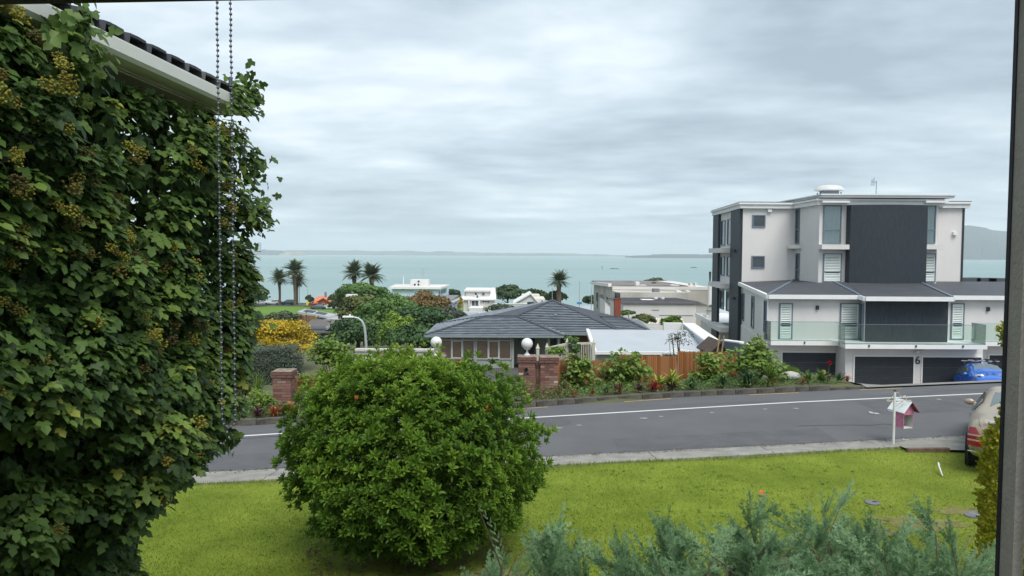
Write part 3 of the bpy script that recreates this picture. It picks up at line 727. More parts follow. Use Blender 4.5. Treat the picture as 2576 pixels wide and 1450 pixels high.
# balcony slab and glass
slab = [(X(1943, 35.4), 35.4), (X(2112, 35.4), 35.4), (X(2131, 34.2), 34.2), (X(2490, 34.2), 34.2), (X(2490, 34.2), 35.5), (32.5, 35.5), (32.5, yM + .1), (cM[0], yM + .1)]
zsl = W(2131, 867, 34.2).z
MB().prism(slab, zsl - .20, zsl).build('balcony_slab', M_trim, apt)
gl = [(slab[0][0] - .1, yM - .05)] + [(p[0], p[1] + .06) for p in slab[:4]] + [(slab[3][0], 35.45)]
gl[4] = (gl[4][0] - .05, gl[4][1])
zgt = W(2131, 817, 34.26).z
for a, b in zip(gl[:-1], gl[1:]):
    fr = face_frame(a, b); k = max(1, round(fr[3] / 2.2))
    for i in range(k):
        s0, s1 = fr[3] * i / k + .008, fr[3] * (i + 1) / k - .008
        wbox(MB(), fr, s0, s1, zsl + .004, zgt, -.006, .006).build('glass_panel', G_bal, apt)
    wbox(MB(), fr, 0, fr[3], zgt + .001, zgt + .02, -.012, .012).build('glass_rail', M_frame, apt)
    if fr[3] > 1:
        for i in range(1, k + 1):
            s = fr[3] * (i - .5) / k; wbox(MB(), fr, s - .03, s + .03, zsl - .12, zsl - .01, .075 + (-.0), .10).build('slab_drain', M_dark, apt)
fr = face_frame((slab[3][0] + .2, 35.56), (32.4, 35.56))
wbox(MB(), fr, 0, fr[3], zsl + .004, zgt, -.006, .006).build('glass_panel', G_bal, apt)
# garage storey
zgar = -2.9
gar = [(cM[0] + .02, yM), (X(2107, yM), yM), (X(2132, 34.9), 34.9), (X(2478, 34.9), 34.9), (X(2480, yM), yM), (32.5, yM), (32.5, 46), (14.3, 46)]
MB().prism(gar, zgar, zsl - .202).build('garage_wall', M_stucco, apt)
fg1, fg2, fg3 = face_frame(gar[0], gar[1]), face_frame(gar[2], gar[3]), face_frame(gar[4], gar[5])
for fr, u0, u1, v0 in ((fg1, 1967, 2104, 887), (fg2, 2149, 2297, 897), (fg2, 2320, 2467, 899), (fg3, 2487, 2600, 894)):
    s0, s1, zt = S_at(fr, u0, 920), S_at(fr, u1, 920), z_at(fr, u0, v0)
    mb = MB(); wbox(mb, fr, s0 - .06, s1 + .06, zt, zt + .06, .003, .05); wbox(mb, fr, s0 - .06, s0, zgar + .15, zt, .003, .05); wbox(mb, fr, s1, s1 + .06, zgar + .15, zt, .003, .05)
    dr = mb.build('garage_door_frame', M_trim, apt)
    k = 4
    for i in range(k):
        h = (zt - zgar - .15) / k; wbox(MB(), fr, s0 + .004, s1 - .004, zgar + .15 + h * i + .006, zgar + .15 + h * (i + 1) - .006, .003, .022).build('door_panel', M_gar, dr)
def text(s, size, depth, material, name, parent=None, M=None, bold=0.0):
    cu = bpy.data.curves.new(name, 'FONT'); cu.body = s; cu.size = size; cu.extrude = depth; cu.align_x = 'CENTER'; cu.align_y = 'CENTER'; cu.offset = bold
    o = bpy.data.objects.new(name, cu); COL.objects.link(o)
    me = bpy.data.meshes.new_from_object(o.evaluated_get(bpy.context.evaluated_depsgraph_get())); bpy.data.objects.remove(o)
    me.materials.clear(); me.materials.append(material)
    return obj(name, me, parent, M)
p = W(2309.5, 908, 34.85)
text('6', .52, .012, M_dark, 'house_number', apt, Matrix.Translation((p.x, 34.885, p.z)) @ Matrix.Rotation(R(90), 4, 'X'), .004)
p = W(2312, 884, 34.8)
mb = MB().box((p.x, 34.85, p.z + .1), (.14, .10, .12)); mb.tube([(p.x - .05, 34.80, p.z + .05), (p.x - .14, 34.66, p.z - .03)], [.05, .075], 10); mb.tube([(p.x + .05, 34.80, p.z + .05), (p.x + .14, 34.66, p.z - .03)], [.05, .075], 10)
mb.build('flood_light', M_trim, apt, smooth=True, angle=40)
mb = MB().tube([(cM[0] - .06, yM - .05, zg - .1), (cM[0] - .06, yM - .05, zfl + .1), (cM[0] - .1, yM - .2, zfl - .1), (cM[0] - .06, yM - .06, zfl - .3), (cM[0] - .06, yM - .06, -2.6)], .04, 8); mb.build('downpipe', M_trim, apt)

# rear balcony of the block, seen past its left edge
rb = thing('rear_balcony', 'pale balcony with glass screens behind the apartment block', 'balcony', (14.5, 60, -2.8))
a, b, c = W(1797, 812, 56.5), W(1752, 778, 66), W(1752, 757, 66)
za = W(1797, 812, 56.5).z
for k in range(3):
    t0, t1 = k / 3 + .01, (k + 1) / 3 - .01
    pts = [Vector((a.x + (b.x - a.x) * t, a.y + (b.y - a.y) * t, 0)) for t in (t0, t1)]
    MB().poly([(pts[0].x, pts[0].y, za + .03), (pts[1].x, pts[1].y, za + .03), (pts[1].x, pts[1].y, za + 1.1), (pts[0].x, pts[0].y, za + 1.1)]).build('glass_panel', G_bal, rb)
MB().prism([(a.x - .1, a.y), (a.x + 2.6, a.y), (b.x + 2.6, b.y), (b.x - .1, b.y)], za - .35, za).build('slab', M_trim, rb)
MB().prism([(a.x + .3, a.y + .4), (a.x + 2.4, a.y + .4), (b.x + 2.4, b.y - .4), (b.x + .3, b.y - .4)], -4.2, za - .35).build('wall', M_stucco, rb)

# ------------------------------------------------------------------ the tiled house
def tile_face(A, B, C, D, n, tw, lift=.065):
    """quads of overlapping tiles on the patch A-B (eave) to D-C (ridge): returns list of 4-point tiles with thickness"""
    A, B, C, D = map(Vector, (A, B, C, D)); res = []
    nrm = (B - A).cross(D - A).normalized()
    if nrm.z < 0: nrm = -nrm
    for i in range(n):
        t0, t1 = i / n, min((i + 1.12) / n, 1)
        a0, b0 = A.lerp(D, t0), B.lerp(C, t0); a1, b1 = A.lerp(D, t1), B.lerp(C, t1)
        L = (b0 - a0).length; k = max(1, int(round(L / tw)))
        e = (B - A).normalized(); o = (a0 - A).dot(e)
        cuts = [0] + [s for s in ((j + .5 * (i % 2)) * tw - o for j in range(int((o + L) / tw) + 2)) if .06 < s < L - .06] + [L]
        for s0, s1 in zip(cuts[:-1], cuts[1:]):
            f0, f1 = s0 / L, s1 / L; r = rng.uniform(-.004, .006)
            res.append((a0.lerp(b0, f0) + nrm * (lift + r), a0.lerp(b0, f1) + nrm * (lift + r), a1.lerp(b1, f1) + nrm * .006, a1.lerp(b1, f0) + nrm * .006, nrm))
    return res
def tile_mesh(mb, t, g=.004):
    a, b, c, d, n = t; e = (b - a).normalized() * g; th = n * .022
    i = len(mb.v)
    w = (d - a).normalized() * .05; lo = n * .055
    mb.v += [tuple(p) for p in (a + e - lo + w, b - e - lo + w, c - e - th, d + e - th, a + e, b - e, c - e, d + e)]
    mb.f += [(i + 4, i + 5, i + 6, i + 7), (i, i + 1, i + 5, i + 4), (i + 1, i + 2, i + 6, i + 5), (i + 3, i, i + 4, i + 7)]
M_tile = leafmat('slate_grey_tile', [(0.125, 0.143, 0.168), (0.165, 0.187, 0.215), (0.20, 0.225, 0.255), (0.24, 0.265, 0.295)], 0.75, 0.0, 0.3)
def put_tiles(tiles, parent, roof, nobj):
    """the nearest tiles as objects, the rest joined"""
    tiles = sorted(tiles, key=lambda q: q[0].y)
    for t in tiles[:nobj]:
        mb = MB(); tile_mesh(mb, t); me = mb.mesh('roof_tile')
        at = me.attributes.new('tint', 'FLOAT', 'POINT'); at.data.foreach_set('value', [float(rng.beta(5, 5))] * len(me.vertices)); me.materials.append(M_tile)
        obj('roof_tile', me, roof)
    if len(tiles) > nobj:
        mb = MB(); tv = []
        for t in tiles[nobj:]: tile_mesh(mb, t); tv += [float(rng.beta(5, 5))] * 8
        me = mb.mesh('roof_tiles'); at = me.attributes.new('tint', 'FLOAT', 'POINT'); at.data.foreach_set('value', tv); me.materials.append(M_tile)
        tag(obj('roof_tile_field', me, roof), kind='stuff')
M_sage = mat('sage_grey_paint', (0.33, 0.36, 0.33), 0.7, 0.06, 1.5, col2=(0.38, 0.41, 0.375))
M_pale = mat('pale_joinery', (0.55, 0.57, 0.54), 0.6, 0.05, 3)
M_blind = mat('brown_blind', (0.44, 0.235, 0.155), 0.75, 0.10, 2)
M_brick = mat('red_brick_wall', (0.21, 0.085, 0.055), 0.9, 0.25, 9, 0.5, 40)
hs = thing('tiled_house', 'single-storey house with slate-grey tiled hip roof and brown blinds', 'house', (0, 46, -2.8))
EL, ER = W(1069, 844.5, 43.4), W(1416, 845.5, 43.4); ze = EL.z
ER.z = ze
RL, RR = W(1223, 796.5, 47.0), W(1299, 796.5, 47.0); RR.z = RL.z
BL = Vector((EL.x, 50.6, ze))
PK = W(1390, 757, 51.9)
HR = W(1574, 829, 44.6); HR.z = ze
MLe = W(1418, 839, 45.0); MLe.z = ze                                # where the main eave leaves the wing
roof_b = MB()
pk2 = Vector((PK.x + .1, PK.y, PK.z))
for q in ((EL, ER, RR, RL), (BL, EL, RL), (MLe, HR, PK, RR), (ER, MLe, RR), (BL, RL, RR, PK, (BL.x + 2.2, 58.5, ze))):
    roof_b.poly(q)
rS1, rS2 = W(1510, 799, 48.5), W(1562, 799, 48.5)                    # lower hip on the right
HR2, HR3 = W(1642, 827, 45.5), Vector((W(1642, 827, 45.5).x + .6, 54, ze)); HR2.z = ze
roof_b.poly((HR, HR2, rS2, rS1)); roof_b.poly((HR2, HR3, rS2)); roof_b.poly((HR, rS1, PK)); roof_b.poly((rS1, rS2, HR3, Vector((PK.x + 4, 58.5, ze)), PK))
roof = roof_b.build('roof', mat('roof_underlay', (0.07, 0.08, 0.095), 0.9, 0.15, 2), hs)
def by_height(poly, z):
    for p, q in zip(poly[:-1], poly[1:]):
        if z <= q.z + 1e-6: return p.lerp(q, min(max((z - p.z) / max(q.z - p.z, 1e-6), 0), 1))
    return poly[-1].copy()
tl = tile_face(EL, ER, RR, RL, 12, .42)
nh = 20
for i in range(nh):                                                   # main slope: its left edge runs up the valley, then up the hip
    za, zb2 = ze + (PK.z - ze) * i / nh, ze + (PK.z - ze) * min((i + 1) / nh, .995)
    tl += tile_face(by_height([MLe, RR, PK], za), by_height([HR, PK], za), by_height([HR, PK], zb2), by_height([MLe, RR, PK], zb2), 1, .42)
tl += tile_face(ER, MLe, RR, RR, 12, .42) + tile_face(HR, HR2, rS2, rS1, 11, .42)
side = tile_face(BL, EL, RL, RL, 12, .42) + tile_face((BL.x + 2.2, 58.5, ze), BL, RL, PK, 18, .42) + tile_face(HR2, HR3, rS2, rS2, 11, .42)
put_tiles(tl, hs, roof, 300)
mb = MB(); tv = []
for t in side: tile_mesh(mb, t); tv += [float(rng.beta(5, 5))] * 8
me = mb.mesh('roof_tiles'); at = me.attributes.new('tint', 'FLOAT', 'POINT'); at.data.foreach_set('value', tv); me.materials.append(M_tile); tag(obj('side_roof_tile_field', me, roof), kind='stuff')
for a, b in ((EL, RL), (RL, RR), (ER, RR), (RR, PK), (PK, HR), (rS1, rS2), (HR2, rS2), (BL, RL)):   # ridge caps
    k = max(2, int((b - a).length / .45))
    for i in range(k):
        p, q = a.lerp(b, i / k), a.lerp(b, (i + 1.08) / k); up_ = Vector((0, 0, .075 + .012))
        MB().sweep(p + up_, q + up_ - Vector((0, 0, .014)), .24, .06).build('ridge_cap', mat('ridge_tile', (0.062, 0.07, 0.085), .8, .2, 4), roof)
M_gut = mat('grey_gutter', (0.22, 0.26, 0.27), .5, .08, 3)
for a, b in ((EL, ER), (ER, MLe), (MLe, HR), (HR, HR2), (EL, BL)):
    MB().sweep(a + Vector((0, -.05, .03)), b + Vector((0, -.05, .03)), .13, .12).build('gutter', M_gut, hs)
yW = 44.0; zb = W(1200, 929, yW).z
wx0, wx1 = X(1101, yW, 890), X(1293, yW, 890)
MB().prism([(wx0, yW), (wx1, yW), (wx1, 52), (wx0, 52)], zb - .6, ze - .03).build('wall', M_sage, hs)
fW = face_frame((wx0, yW), (wx1, yW))
MB().prism([(wx0 - .1, yW - .12), (wx1 + 1.6, yW - .12), (wx1 + 1.6, yW + .0), (wx0 - .1, yW + .0)], zb - .5, zb - .02).build('brick_plinth', M_brick, hs)
MB().prism([(X(1290, 47.5), 46.6), (9.5, 46.6), (9.5, 56), (X(1290, 47.5), 56)], zb - .6, ze - .03).build('rear_wall', M_sage, hs)
zt_, zm_, zl_ = W(1200, 848.5, yW).z, W(1200, 857, yW).z, W(1200, 904, yW).z
for u0, u1 in ((1107, 1193), (1199, 1285)):
    s0, s1 = S_at(fW, u0, 880), S_at(fW, u1, 880); mb = MB(); f = .05
    cuts = [s0 + (s1 - s0) * k for k in (0, .333, .667, 1)]
    for s in cuts: wbox(mb, fW, s - f / 2, s + f / 2, zl_, zt_, .003, .07)
    for i in range(3):
        a, b = cuts[i] + f / 2, cuts[i + 1] - f / 2
        for z in (zl_, zm_, zt_ - f): wbox(mb, fW, a, b, z, z + f, .003, .07)
    wn = mb.build('window', M_pale, hs)
    for i in range(3):
        a, b = cuts[i] + f / 2 + .002, cuts[i + 1] - f / 2 - .002
        for za, zc_ in ((zl_ + f, zm_), (zm_ + f, zt_ - f)):
            wbox(MB(), fW, a, b, za, zc_, .003, .02).build('blind', M_blind, wn)
            wbox(MB(), fW, a, b, za, zc_, .035, .04).build('pane', G_win, wn)
    i = 1; a, b = cuts[1] + f / 2, cuts[2] - f / 2; mb = MB()
    for q in ((a, a + .06, zl_ + f, zm_), (b - .06, b, zl_ + f, zm_), (a + .06, b - .06, zl_ + f, zl_ + f + .06), (a + .06, b - .06, zm_ - .06, zm_)): wbox(mb, fW, *q, .042, .10)
    mb.build('sash', M_pale, wn)
for u in (1101, 1196, 1290): s = S_at(fW, u, 880); wbox(MB(), fW, s - .07, s + .07, zb, ze - .04, .003, .09).build('corner_board', M_sage, hs)
# porch, dark doorway and far windows
fP = face_frame((X(1290, 46.6), 46.6), (9.4, 46.6)); P = lambda u: S_at(fP, u, 880)
wbox(MB(), fP, P(1320), P(1345), zb, ze - .4, .003, .05).build('door', mat('dark_door', (.05, .055, .06), .6, .2, 2), hs)
for u0, u1 in ((1382, 1402), (1408, 1455)): window(hs, fP, P(u0), P(u1), ze - 1.4, ze - .35, 'dark', fw=.06)
wbox(MB(), fP, P(1459), P(1478), zb, ze - .1, .003, .12).build('brick_panel', M_brick, hs)
for u in (1380, 1405): q = W(u, 880, 44.4); MB().box((q.x, 44.4, (zb + ze) / 2), (.11, .11, ze - zb - .06)).build('porch_post', M_pale, hs)
# chimney and flues
ck = thing('brick_chimney', 'red brick chimney with dark pot on the tiled roof', 'chimney', (W(1551, 790, 49.5).x, 49.5, ze + .9))
p0, p1 = W(1545, 800, 49.5), W(1561, 753, 49.5)
c0 = ((p0.x + p1.x) / 2, 49.5); cw = p1.x - p0.x
zc, k = ze + .55, 0
while zc < p1.z - .01:
    for s in range(4):
        nb = 2; 
        for j in range(nb):
            o = (-.5 + (j + .5) / nb) * (cw - .11); o += (.055 if k % 2 else -.055) * 0
            ctr = ((o, -cw / 2 + .05), (cw / 2 - .05, o), (-o, cw / 2 - .05), (-cw / 2 + .05, -o))[s]
            l = (cw - .11) / nb - .01 if True else 0
            MB().box((c0[0] + ctr[0] + ((-.055, 0, .055, 0)[s]), c0[1] + ctr[1] + ((0, -.055, 0, .055)[s]), zc + .035), (l, .10, .066) if s % 2 == 0 else (.10, l, .066)).build('brick', mat('chimney_brick', (.30, .075, .045), .9, .2, 7), ck)
    zc += .076; k += 1
MB().box((c0[0], c0[1], (ze + .5 + p1.z) / 2), (cw - .06, cw - .06, p1.z - ze - .5)).build('mortar_core', mat('mortar', (.30, .26, .22), .95, .15, 8), ck)
zt = p1.z; MB().box((c0[0], c0[1], zt + .03), (cw + .06, cw + .06, .06)).build('chimney_cap', M_brick, ck, bevel=.01)
MB().lathe((c0[0], c0[1], zt + .06), [(.19, 0), (.19, .28), (.16, .36), (.10, .39)], 14).build('chimney_pot', mat('chimney_pot', (.06, .05, .05), .8, .2, 6), ck, smooth=True, angle=40)
f1 = W(1397, 802, 47.8)
fl = thing('roof_flue', 'small grey flue pipe standing on the tiled roof', 'flue', (f1.x, 47.8, f1.z))
MB().lathe((f1.x, 47.8, f1.z - .15), [(.16, 0), (.07, .12), (.07, .36), (.10, .37), (.10, .44), (.03, .47)], 12).build('pipe', M_gut, fl, smooth=True, angle=40)
f2 = W(1335, 775, 54.0)
fl = thing('roof_vent', 'dark roof vent with cowl on the far roof slope', 'vent', (f2.x, 54, f2.z))
MB().lathe((f2.x, 54, f2.z - .5), [(.16, 0), (.16, .62), (.26, .66), (.26, .92), (.18, .95)], 12).build('cowl', mat('vent_dark', (.05, .06, .07), .6, .2, 4), fl, smooth=True, angle=40)

# ------------------------------------------------------------------ white low roof next door
wr = thing('white_garage', 'low garage with a wide flat white roof and parapet beyond the fence', 'garage', (5.5, 31, -1.9))
M_wroof = mat('white_membrane', (0.40, 0.43, 0.46), 0.6, 0.03, .8, col2=(0.44, 0.47, 0.495))
e0, e1 = W(1497, 885, 30), W(1795, 885, 30); e1.z = e0.z
t0_, t1_ = W(1478, 829.5, 35.6), W(1712, 828, 35.6); t1_ = Vector((e1.x + .6, 35.6, t0_.z))
mb = MB(); i = [tuple(e0), tuple(e1), tuple(t1_), tuple(t0_)]
mb.poly(i); mb.poly([(p[0], p[1], p[2] - .1) for p in reversed(i)])
for a in range(4): b = (a + 1) % 4; mb.poly([i[a], (i[a][0], i[a][1], i[a][2] - .1), (i[b][0], i[b][1], i[b][2] - .1), i[b]])
mb.build('roof', M_wroof, wr)
MB().sweep(e0 + Vector((-.05, -.07, .02)), e1 + Vector((0, -.07, .02)), .12, .12).build('gutter', M_trim, wr)
MB().sweep(e0 + Vector((0, 0, .05)), t0_ + Vector((0, 0, .05)), .14, .16).build('barge_board', M_trim, wr)
zb_ = -1.95; nb = 7; zz = np.linspace(zb_, e0.z - .12, nb + 1)
MB().prism([(e0.x + .1, 30.3), (e1.x - .1, 30.3), (t1_.x - .1, 35.4), (t0_.x + .15, 35.4)], zb_, e0.z - .11).build('wall', M_sage, wr)
for k in range(nb): MB().box(((e0.x + e1.x) / 2, 30.28, (zz[k] + zz[k + 1]) / 2), (e1.x - e0.x - .2, .03, zz[k + 1] - zz[k] - .012), M=Matrix.Rotation(R(4), 3, 'X')).build('weatherboard', mat('grey_weatherboard', (.46, .47, .46), .7, .05, 2), wr)
pa, pb = W(1808, 856, 30), W(1743, 813, 37.8); pa.z = pb.z
nn = Vector((pb.y - pa.y, -(pb.x - pa.x), 0)).normalized() * .5
MB().prism([(pa.x - nn.x, pa.y), (pa.x, pa.y), (pb.x, pb.y), (pb.x - nn.x, pb.y)], e0.z - .25, pa.z - .08).build('parapet', M_wroof, wr)
MB().prism([(pa.x - nn.x - .05, pa.y - .06), (pa.x + .06, pa.y - .06), (pb.x + .06, pb.y), (pb.x - nn.x - .05, pb.y)], pa.z - .079, pa.z).build('parapet_cap', M_trim, wr)
MB().prism([(pb.x - 1.5, pb.y - .05), (pb.x - nn.x - .07, pb.y - .05), (pb.x - nn.x - .07, pb.y + .2), (pb.x - 1.5, pb.y + .2)], t0_.z - .3, pa.z).build('rear_parapet', M_trim, wr)
# green striped lean-to roof, timber shed, white steps
lt = thing('lean_to_roof', 'small green and white ribbed lean-to roof behind the picket fence', 'roof', (7.2, 27.5, -1.5))
a, b, c_, d_ = W(1664, 891, 27), W(1741, 897, 27), W(1770, 889, 28.6), W(1694, 878, 28.6)
mb = MB(); n = 9
for k in range(n):
    for h, (f0, f1) in ((0, (k / n, (k + .55) / n)), (.035, ((k + .55) / n, (k + 1) / n))):
        p = [a.lerp(b, f0), a.lerp(b, f1), d_.lerp(c_, f1), d_.lerp(c_, f0)]
        mb = MB(); mb.poly([q + Vector((0, 0, h)) for q in p]); mb.poly([q + Vector((0, 0, h - .02)) for q in reversed(p)])
        for m0 in range(4): m1 = (m0 + 1) % 4; mb.poly([p[m0] + Vector((0, 0, h)), p[m0] + Vector((0, 0, h - .02)), p[m1] + Vector((0, 0, h - .02)), p[m1] + Vector((0, 0, h))])
        mb.build('roof_rib' if h else 'roof_sheet', mat('rib_green', (.20, .30, .21), .6, .1, 4) if not h else M_trim, lt)
for q in (a, b, c_, d_):
    MB().box((q.x, q.y, (q.z - .03 + Tz(q.x, q.y)) / 2), (.08, .08, q.z - .03 - Tz(q.x, q.y))).build('post', M_pale, lt)
M_brown = mat('brown_timber', (.11, .075, .05), .85, .25, 6, .3, 30, stretch=(4, 4, 1))
sh = thing('timber_shed', 'small dark brown timber shed with steep roof by the apartment wall', 'shed', (8.3, 28, -1.6))
xa, xb, ys_ = X(1790, 28), X(1828, 28), 28.0; zs_ = W(1800, 884, 28).z; zp = W(1815, 861, 28).z; xm = (xa + xb) / 2 + .12
for k in range(6):
    x0, x1 = xa + (xb - xa) * k / 6 + .004, xa + (xb - xa) * (k + 1) / 6 - .004
    top = lambda x: zs_ + (zp - zs_) * (1 - abs(x - xm) / max(xm - xa, xb - xm))
    MB().prism([(x0, ys_), (x1, ys_), (x1, ys_ + .04), (x0, ys_ + .04)], Tz(xm, ys_) - .1, [top(x0) - .03, top(x1) - .03, top(x1) - .03, top(x0) - .03]).build('gable_board', M_brown, sh)
for s, e_ in ((xa - .08, zs_ - .06), (xb + .08, zs_ - .06)):
    mb = MB(); q = [(xm, ys_ - .12, zp + .03), (s, ys_ - .12, e_), (s, ys_ + 1.8, e_), (xm, ys_ + 1.8, zp + .03)]
    mb.poly(q); mb.poly([(x, y, z - .05) for x, y, z in reversed(q)])
    for m0 in range(4): m1 = (m0 + 1) % 4; mb.poly([q[m0], (q[m0][0], q[m0][1], q[m0][2] - .05), (q[m1][0], q[m1][1], q[m1][2] - .05), q[m1]])
    mb.build('roof_slope', mat('brown_roof', (.075, .055, .042), .9, .3, 5), sh)
MB().prism([(xa + .05, ys_ + .05), (xb - .05, ys_ + .05), (xb - .05, ys_ + 1.7), (xa + .05, ys_ + 1.7)], Tz(xm, ys_) - .1, zs_ - .08).build('wall', M_brown, sh)
for dx in (-.05, .12):
    p = W(1813, 868, 27.8); MB().tube([(p.x + dx - .25, 27.8, Tz(p.x, 27.8)), (p.x + dx, 27.8, p.z + .35)], .03, 6).build('leaning_pole', mat('bamboo_pole', (.30, .22, .13), .8, .2, 6), sh)
st = thing('stair_wall', 'stepped white balustrade walls beside the apartment block', 'wall', (11, 34, -2.6))
for u0, u1, v, d_ in ((1815, 1838, 855, 33.5), (1838, 1862, 858, 32.3), (1862, 1885, 863, 31.0)):
    p, q = W(u0, v, d_), W(u1, v + 3, d_ - 1.2); zt = p.z
    MB().prism([(p.x, p.y), (q.x, q.y), (q.x + .18, q.y + .2), (p.x + .18, p.y + .2)], -3.0, [zt - .06, q.z - .06, q.z - .06, zt - .06]).build('balustrade', M_frame, st)
    MB().prism([(p.x - .04, p.y - .05), (q.x - .04, q.y - .05), (q.x + .24, q.y + .24), (p.x + .24, p.y + .24)], [zt - .055, q.z - .055, q.z - .055, zt - .055], [zt, q.z, q.z, zt]).build('coping', M_trim, st)

# ================================================================== BUILDINGS FARTHER DOWN THE SLOPE
M_galv0 = mat('aerial_metal', (.35, .37, .39), .5, .1, 3)
M_fwhite = mat('far_white_wall', (0.68, 0.68, 0.67), 0.85, 0.05, .4)
M_fblue = mat('pale_blue_wall', (0.50, 0.62, 0.67), 0.85, 0.04, .4)
M_fcream = mat('cream_wall', (0.62, 0.59, 0.55), 0.85, 0.05, .4)
M_fglass = mat('far_glass', (0.05, 0.065, 0.08), 0.15, 0.3, .5, spec=.7)
M_fgrey = mat('grey_roofing', (0.20, 0.20, 0.215), 0.8, 0.12, .5)
def rect(u0, u1, d, depth):
    x0, x1 = X(u0, d, 750), X(u1, d, 750)
    return [(x0, d), (x1, d), (x1, d + depth), (x0, d + depth)]
def gap_win(parent, fr, u0, u1, v0, v1, glass=None, k=1, frame=None):
    s0, s1, z0, z1 = onwall(fr, u0, u1, v0, v1); f = max((s1 - s0) * .06, .05)
    mb = MB(); wbox(mb, fr, s0 - f, s1 + f, z1, z1 + f, .003, .08); wbox(mb, fr, s0 - f, s1 + f, z0 - f, z0, .003, .10); wbox(mb, fr, s0 - f, s0, z0, z1, .003, .08); wbox(mb, fr, s1, s1 + f, z0, z1, .003, .08)
    for i in range(1, k): s = s0 + (s1 - s0) * i / k; wbox(mb, fr, s - f / 2, s + f / 2, z0, z1, .003, .08)
    w = mb.build('window', frame or M_trim, parent)
    wbox(MB(), fr, s0 + .002, s1 - .002, z0 + .002, z1 - .002, .003, .03).build('pane', glass or M_fglass, w)
    return w
def base_of(poly): 
    return min(Tz(x, y) for x, y in poly) - .4

# white block with a dark skillion roof, then the stained flat-roofed building
wb = thing('white_block', 'white rendered block with low grey metal roof and skylight', 'building', (12, 76, -6))
d = 76; pl = rect(1568, 1752, d, 10); z1 = W(1600, 764, d).z
MB().prism(pl, base_of(pl), z1).build('wall', M_stucco, wb)
zt = W(1650, 750, d + 9.5).z
rf = MB().prism([(pl[0][0] - .2, d - .2), (pl[1][0] + .2, d - .2), (pl[2][0] + .2, d + 9.6), (pl[3][0] - .2, d + 9.6)], [z1 + .002, z1 + .002, zt - .15, zt - .15], [z1 + .25, z1 + .25, zt, zt]).build('roof', mat('mauve_grey_roof', (.155, .15, .165), .7, .1, .8), wb)
for k in range(46):
    x = pl[0][0] + (pl[1][0] - pl[0][0]) * (k + .5) / 46
    MB().sweep((x, d - .19, z1 + .29), (x, d + 9.55, zt + .04), .05, .05).build('roof_rib', mat('mauve_grey_rib', (.13, .125, .14), .7, .1, .8), rf)
fr = face_frame(pl[0], pl[1])
p = W(1628, 759, d + 3); MB().box((p.x, d + 3, p.z + .05), (1.3, 1.6, .35)).build('skylight', M_trim, wb)
for u in (1650, 1667): p = W(u, 760, d + 3); MB().lathe((p.x, d + 3, p.z - .2), [(.12, 0), (.12, .5), (.2, .52), (.2, .7)], 8).build('flue', M_trim, wb)
for q in ((1602, 1640, 792.5), (1640.5, 1659, 780.5), (1660, 1745, 794)):
    s0, s1 = S_at(fr, q[0]), S_at(fr, q[1]); z = z_at(fr, (q[0] + q[1]) / 2, q[2]); wbox(MB(), fr, s0, s1, z - .03, z + .03, .003, .03).build('wall_joint', M_fgrey, wb)
pg = thing('glasshouse_roof', 'cream ribbed patio roof below the white block', 'roof', (14, 66, -5))
a, b_, c, e_ = W(1630, 815, 64), W(1725, 815, 64), W(1716, 800, 67), W(1640, 800, 67)
for k in range(14):
    q = [a.lerp(b_, k / 14), a.lerp(b_, (k + .8) / 14), e_.lerp(c, (k + .8) / 14), e_.lerp(c, k / 14)]
    mb = MB().poly(q); mb.poly([x - Vector((0, 0, .06)) for x in reversed(q)])
    for m0 in range(4): m1 = (m0 + 1) % 4; mb.poly([q[m0], q[m0] - Vector((0, 0, .06)), q[m1] - Vector((0, 0, .06)), q[m1]])
    mb.build('roof_sheet', mat('cream_sheet', (.58, .55, .47), .7, .08, 1), pg)
for q in (a, b_): MB().box((q.x, q.y + .1, (q.z + Tz(q.x, q.y)) / 2 - .05), (.12, .12, q.z - Tz(q.x, q.y))).build('post', M_pale, pg)

sb = thing('stained_building', 'weathered cream flat-roofed building with cluttered roof', 'building', (20, 118, -10))
M_stain = mat('stained_render', (0.40, 0.37, 0.32), 0.9, 0.2, .22, col2=(0.58, 0.56, 0.52), stretch=(1, 1, .25))
d = 112; pl = rect(1541, 1782, d, 26); z1 = W(1600, 729, d).z
MB().prism(pl, base_of(pl), z1).build('wall', M_stain, sb)
pl2 = rect(1552, 1730, 106, 6); z2 = W(1600, 736, 106).z
MB().prism(pl2, base_of(pl2), z2).build('front_wall', M_stain, sb)
MB().prism(offset(pl, .05), z1, z1 + .45).build('parapet', M_fcream, sb)
zr_ = W(1600, 714, d + 26).z
MB().prism([(pl[0][0] - .4, d + .5), (pl[1][0] - 3, d + .5), (pl[2][0] - 3, d + 26), (pl[3][0] - .4, d + 26)], z1 + .455, [z1 + .6, z1 + .6, zr_, zr_]).build('roof', mat('patched_roof', (.13, .12, .12), .9, .3, .35, col2=(.27, .255, .235)), sb)
MB().sweep((pl[0][0] - .4, d + .3, z1 + .9), (pl[3][0] - .4, d + 26, zr_ + .3), .5, .5).build('parapet_coping', M_trim, sb)
fr = face_frame(pl[0], pl[1])
for u, v, w, h, m in ((1605, 728, 9, 11, M_trim), (1632, 737, 14, 8, M_fgrey), (1685, 733, 10, 4, M_trim), (1708, 734, 8, 4, M_trim), (1620, 722, 16, 3, M_trim), (1700, 719, 20, 3, M_trim), (1740, 716, 5, 6, M_fcream), (1752, 716, 5, 7, M_fcream)):
    p = W(u, v, 113); q = w / F * 113; hh = h / F * 113
    o = MB().box((p.x, 114 if v < 730 else 107.5, max(p.z, (z1 + .46 if v < 730 else z2 + .002) + hh / 2)), (q, 1.4, hh)).build('roof_plant', m, sb)
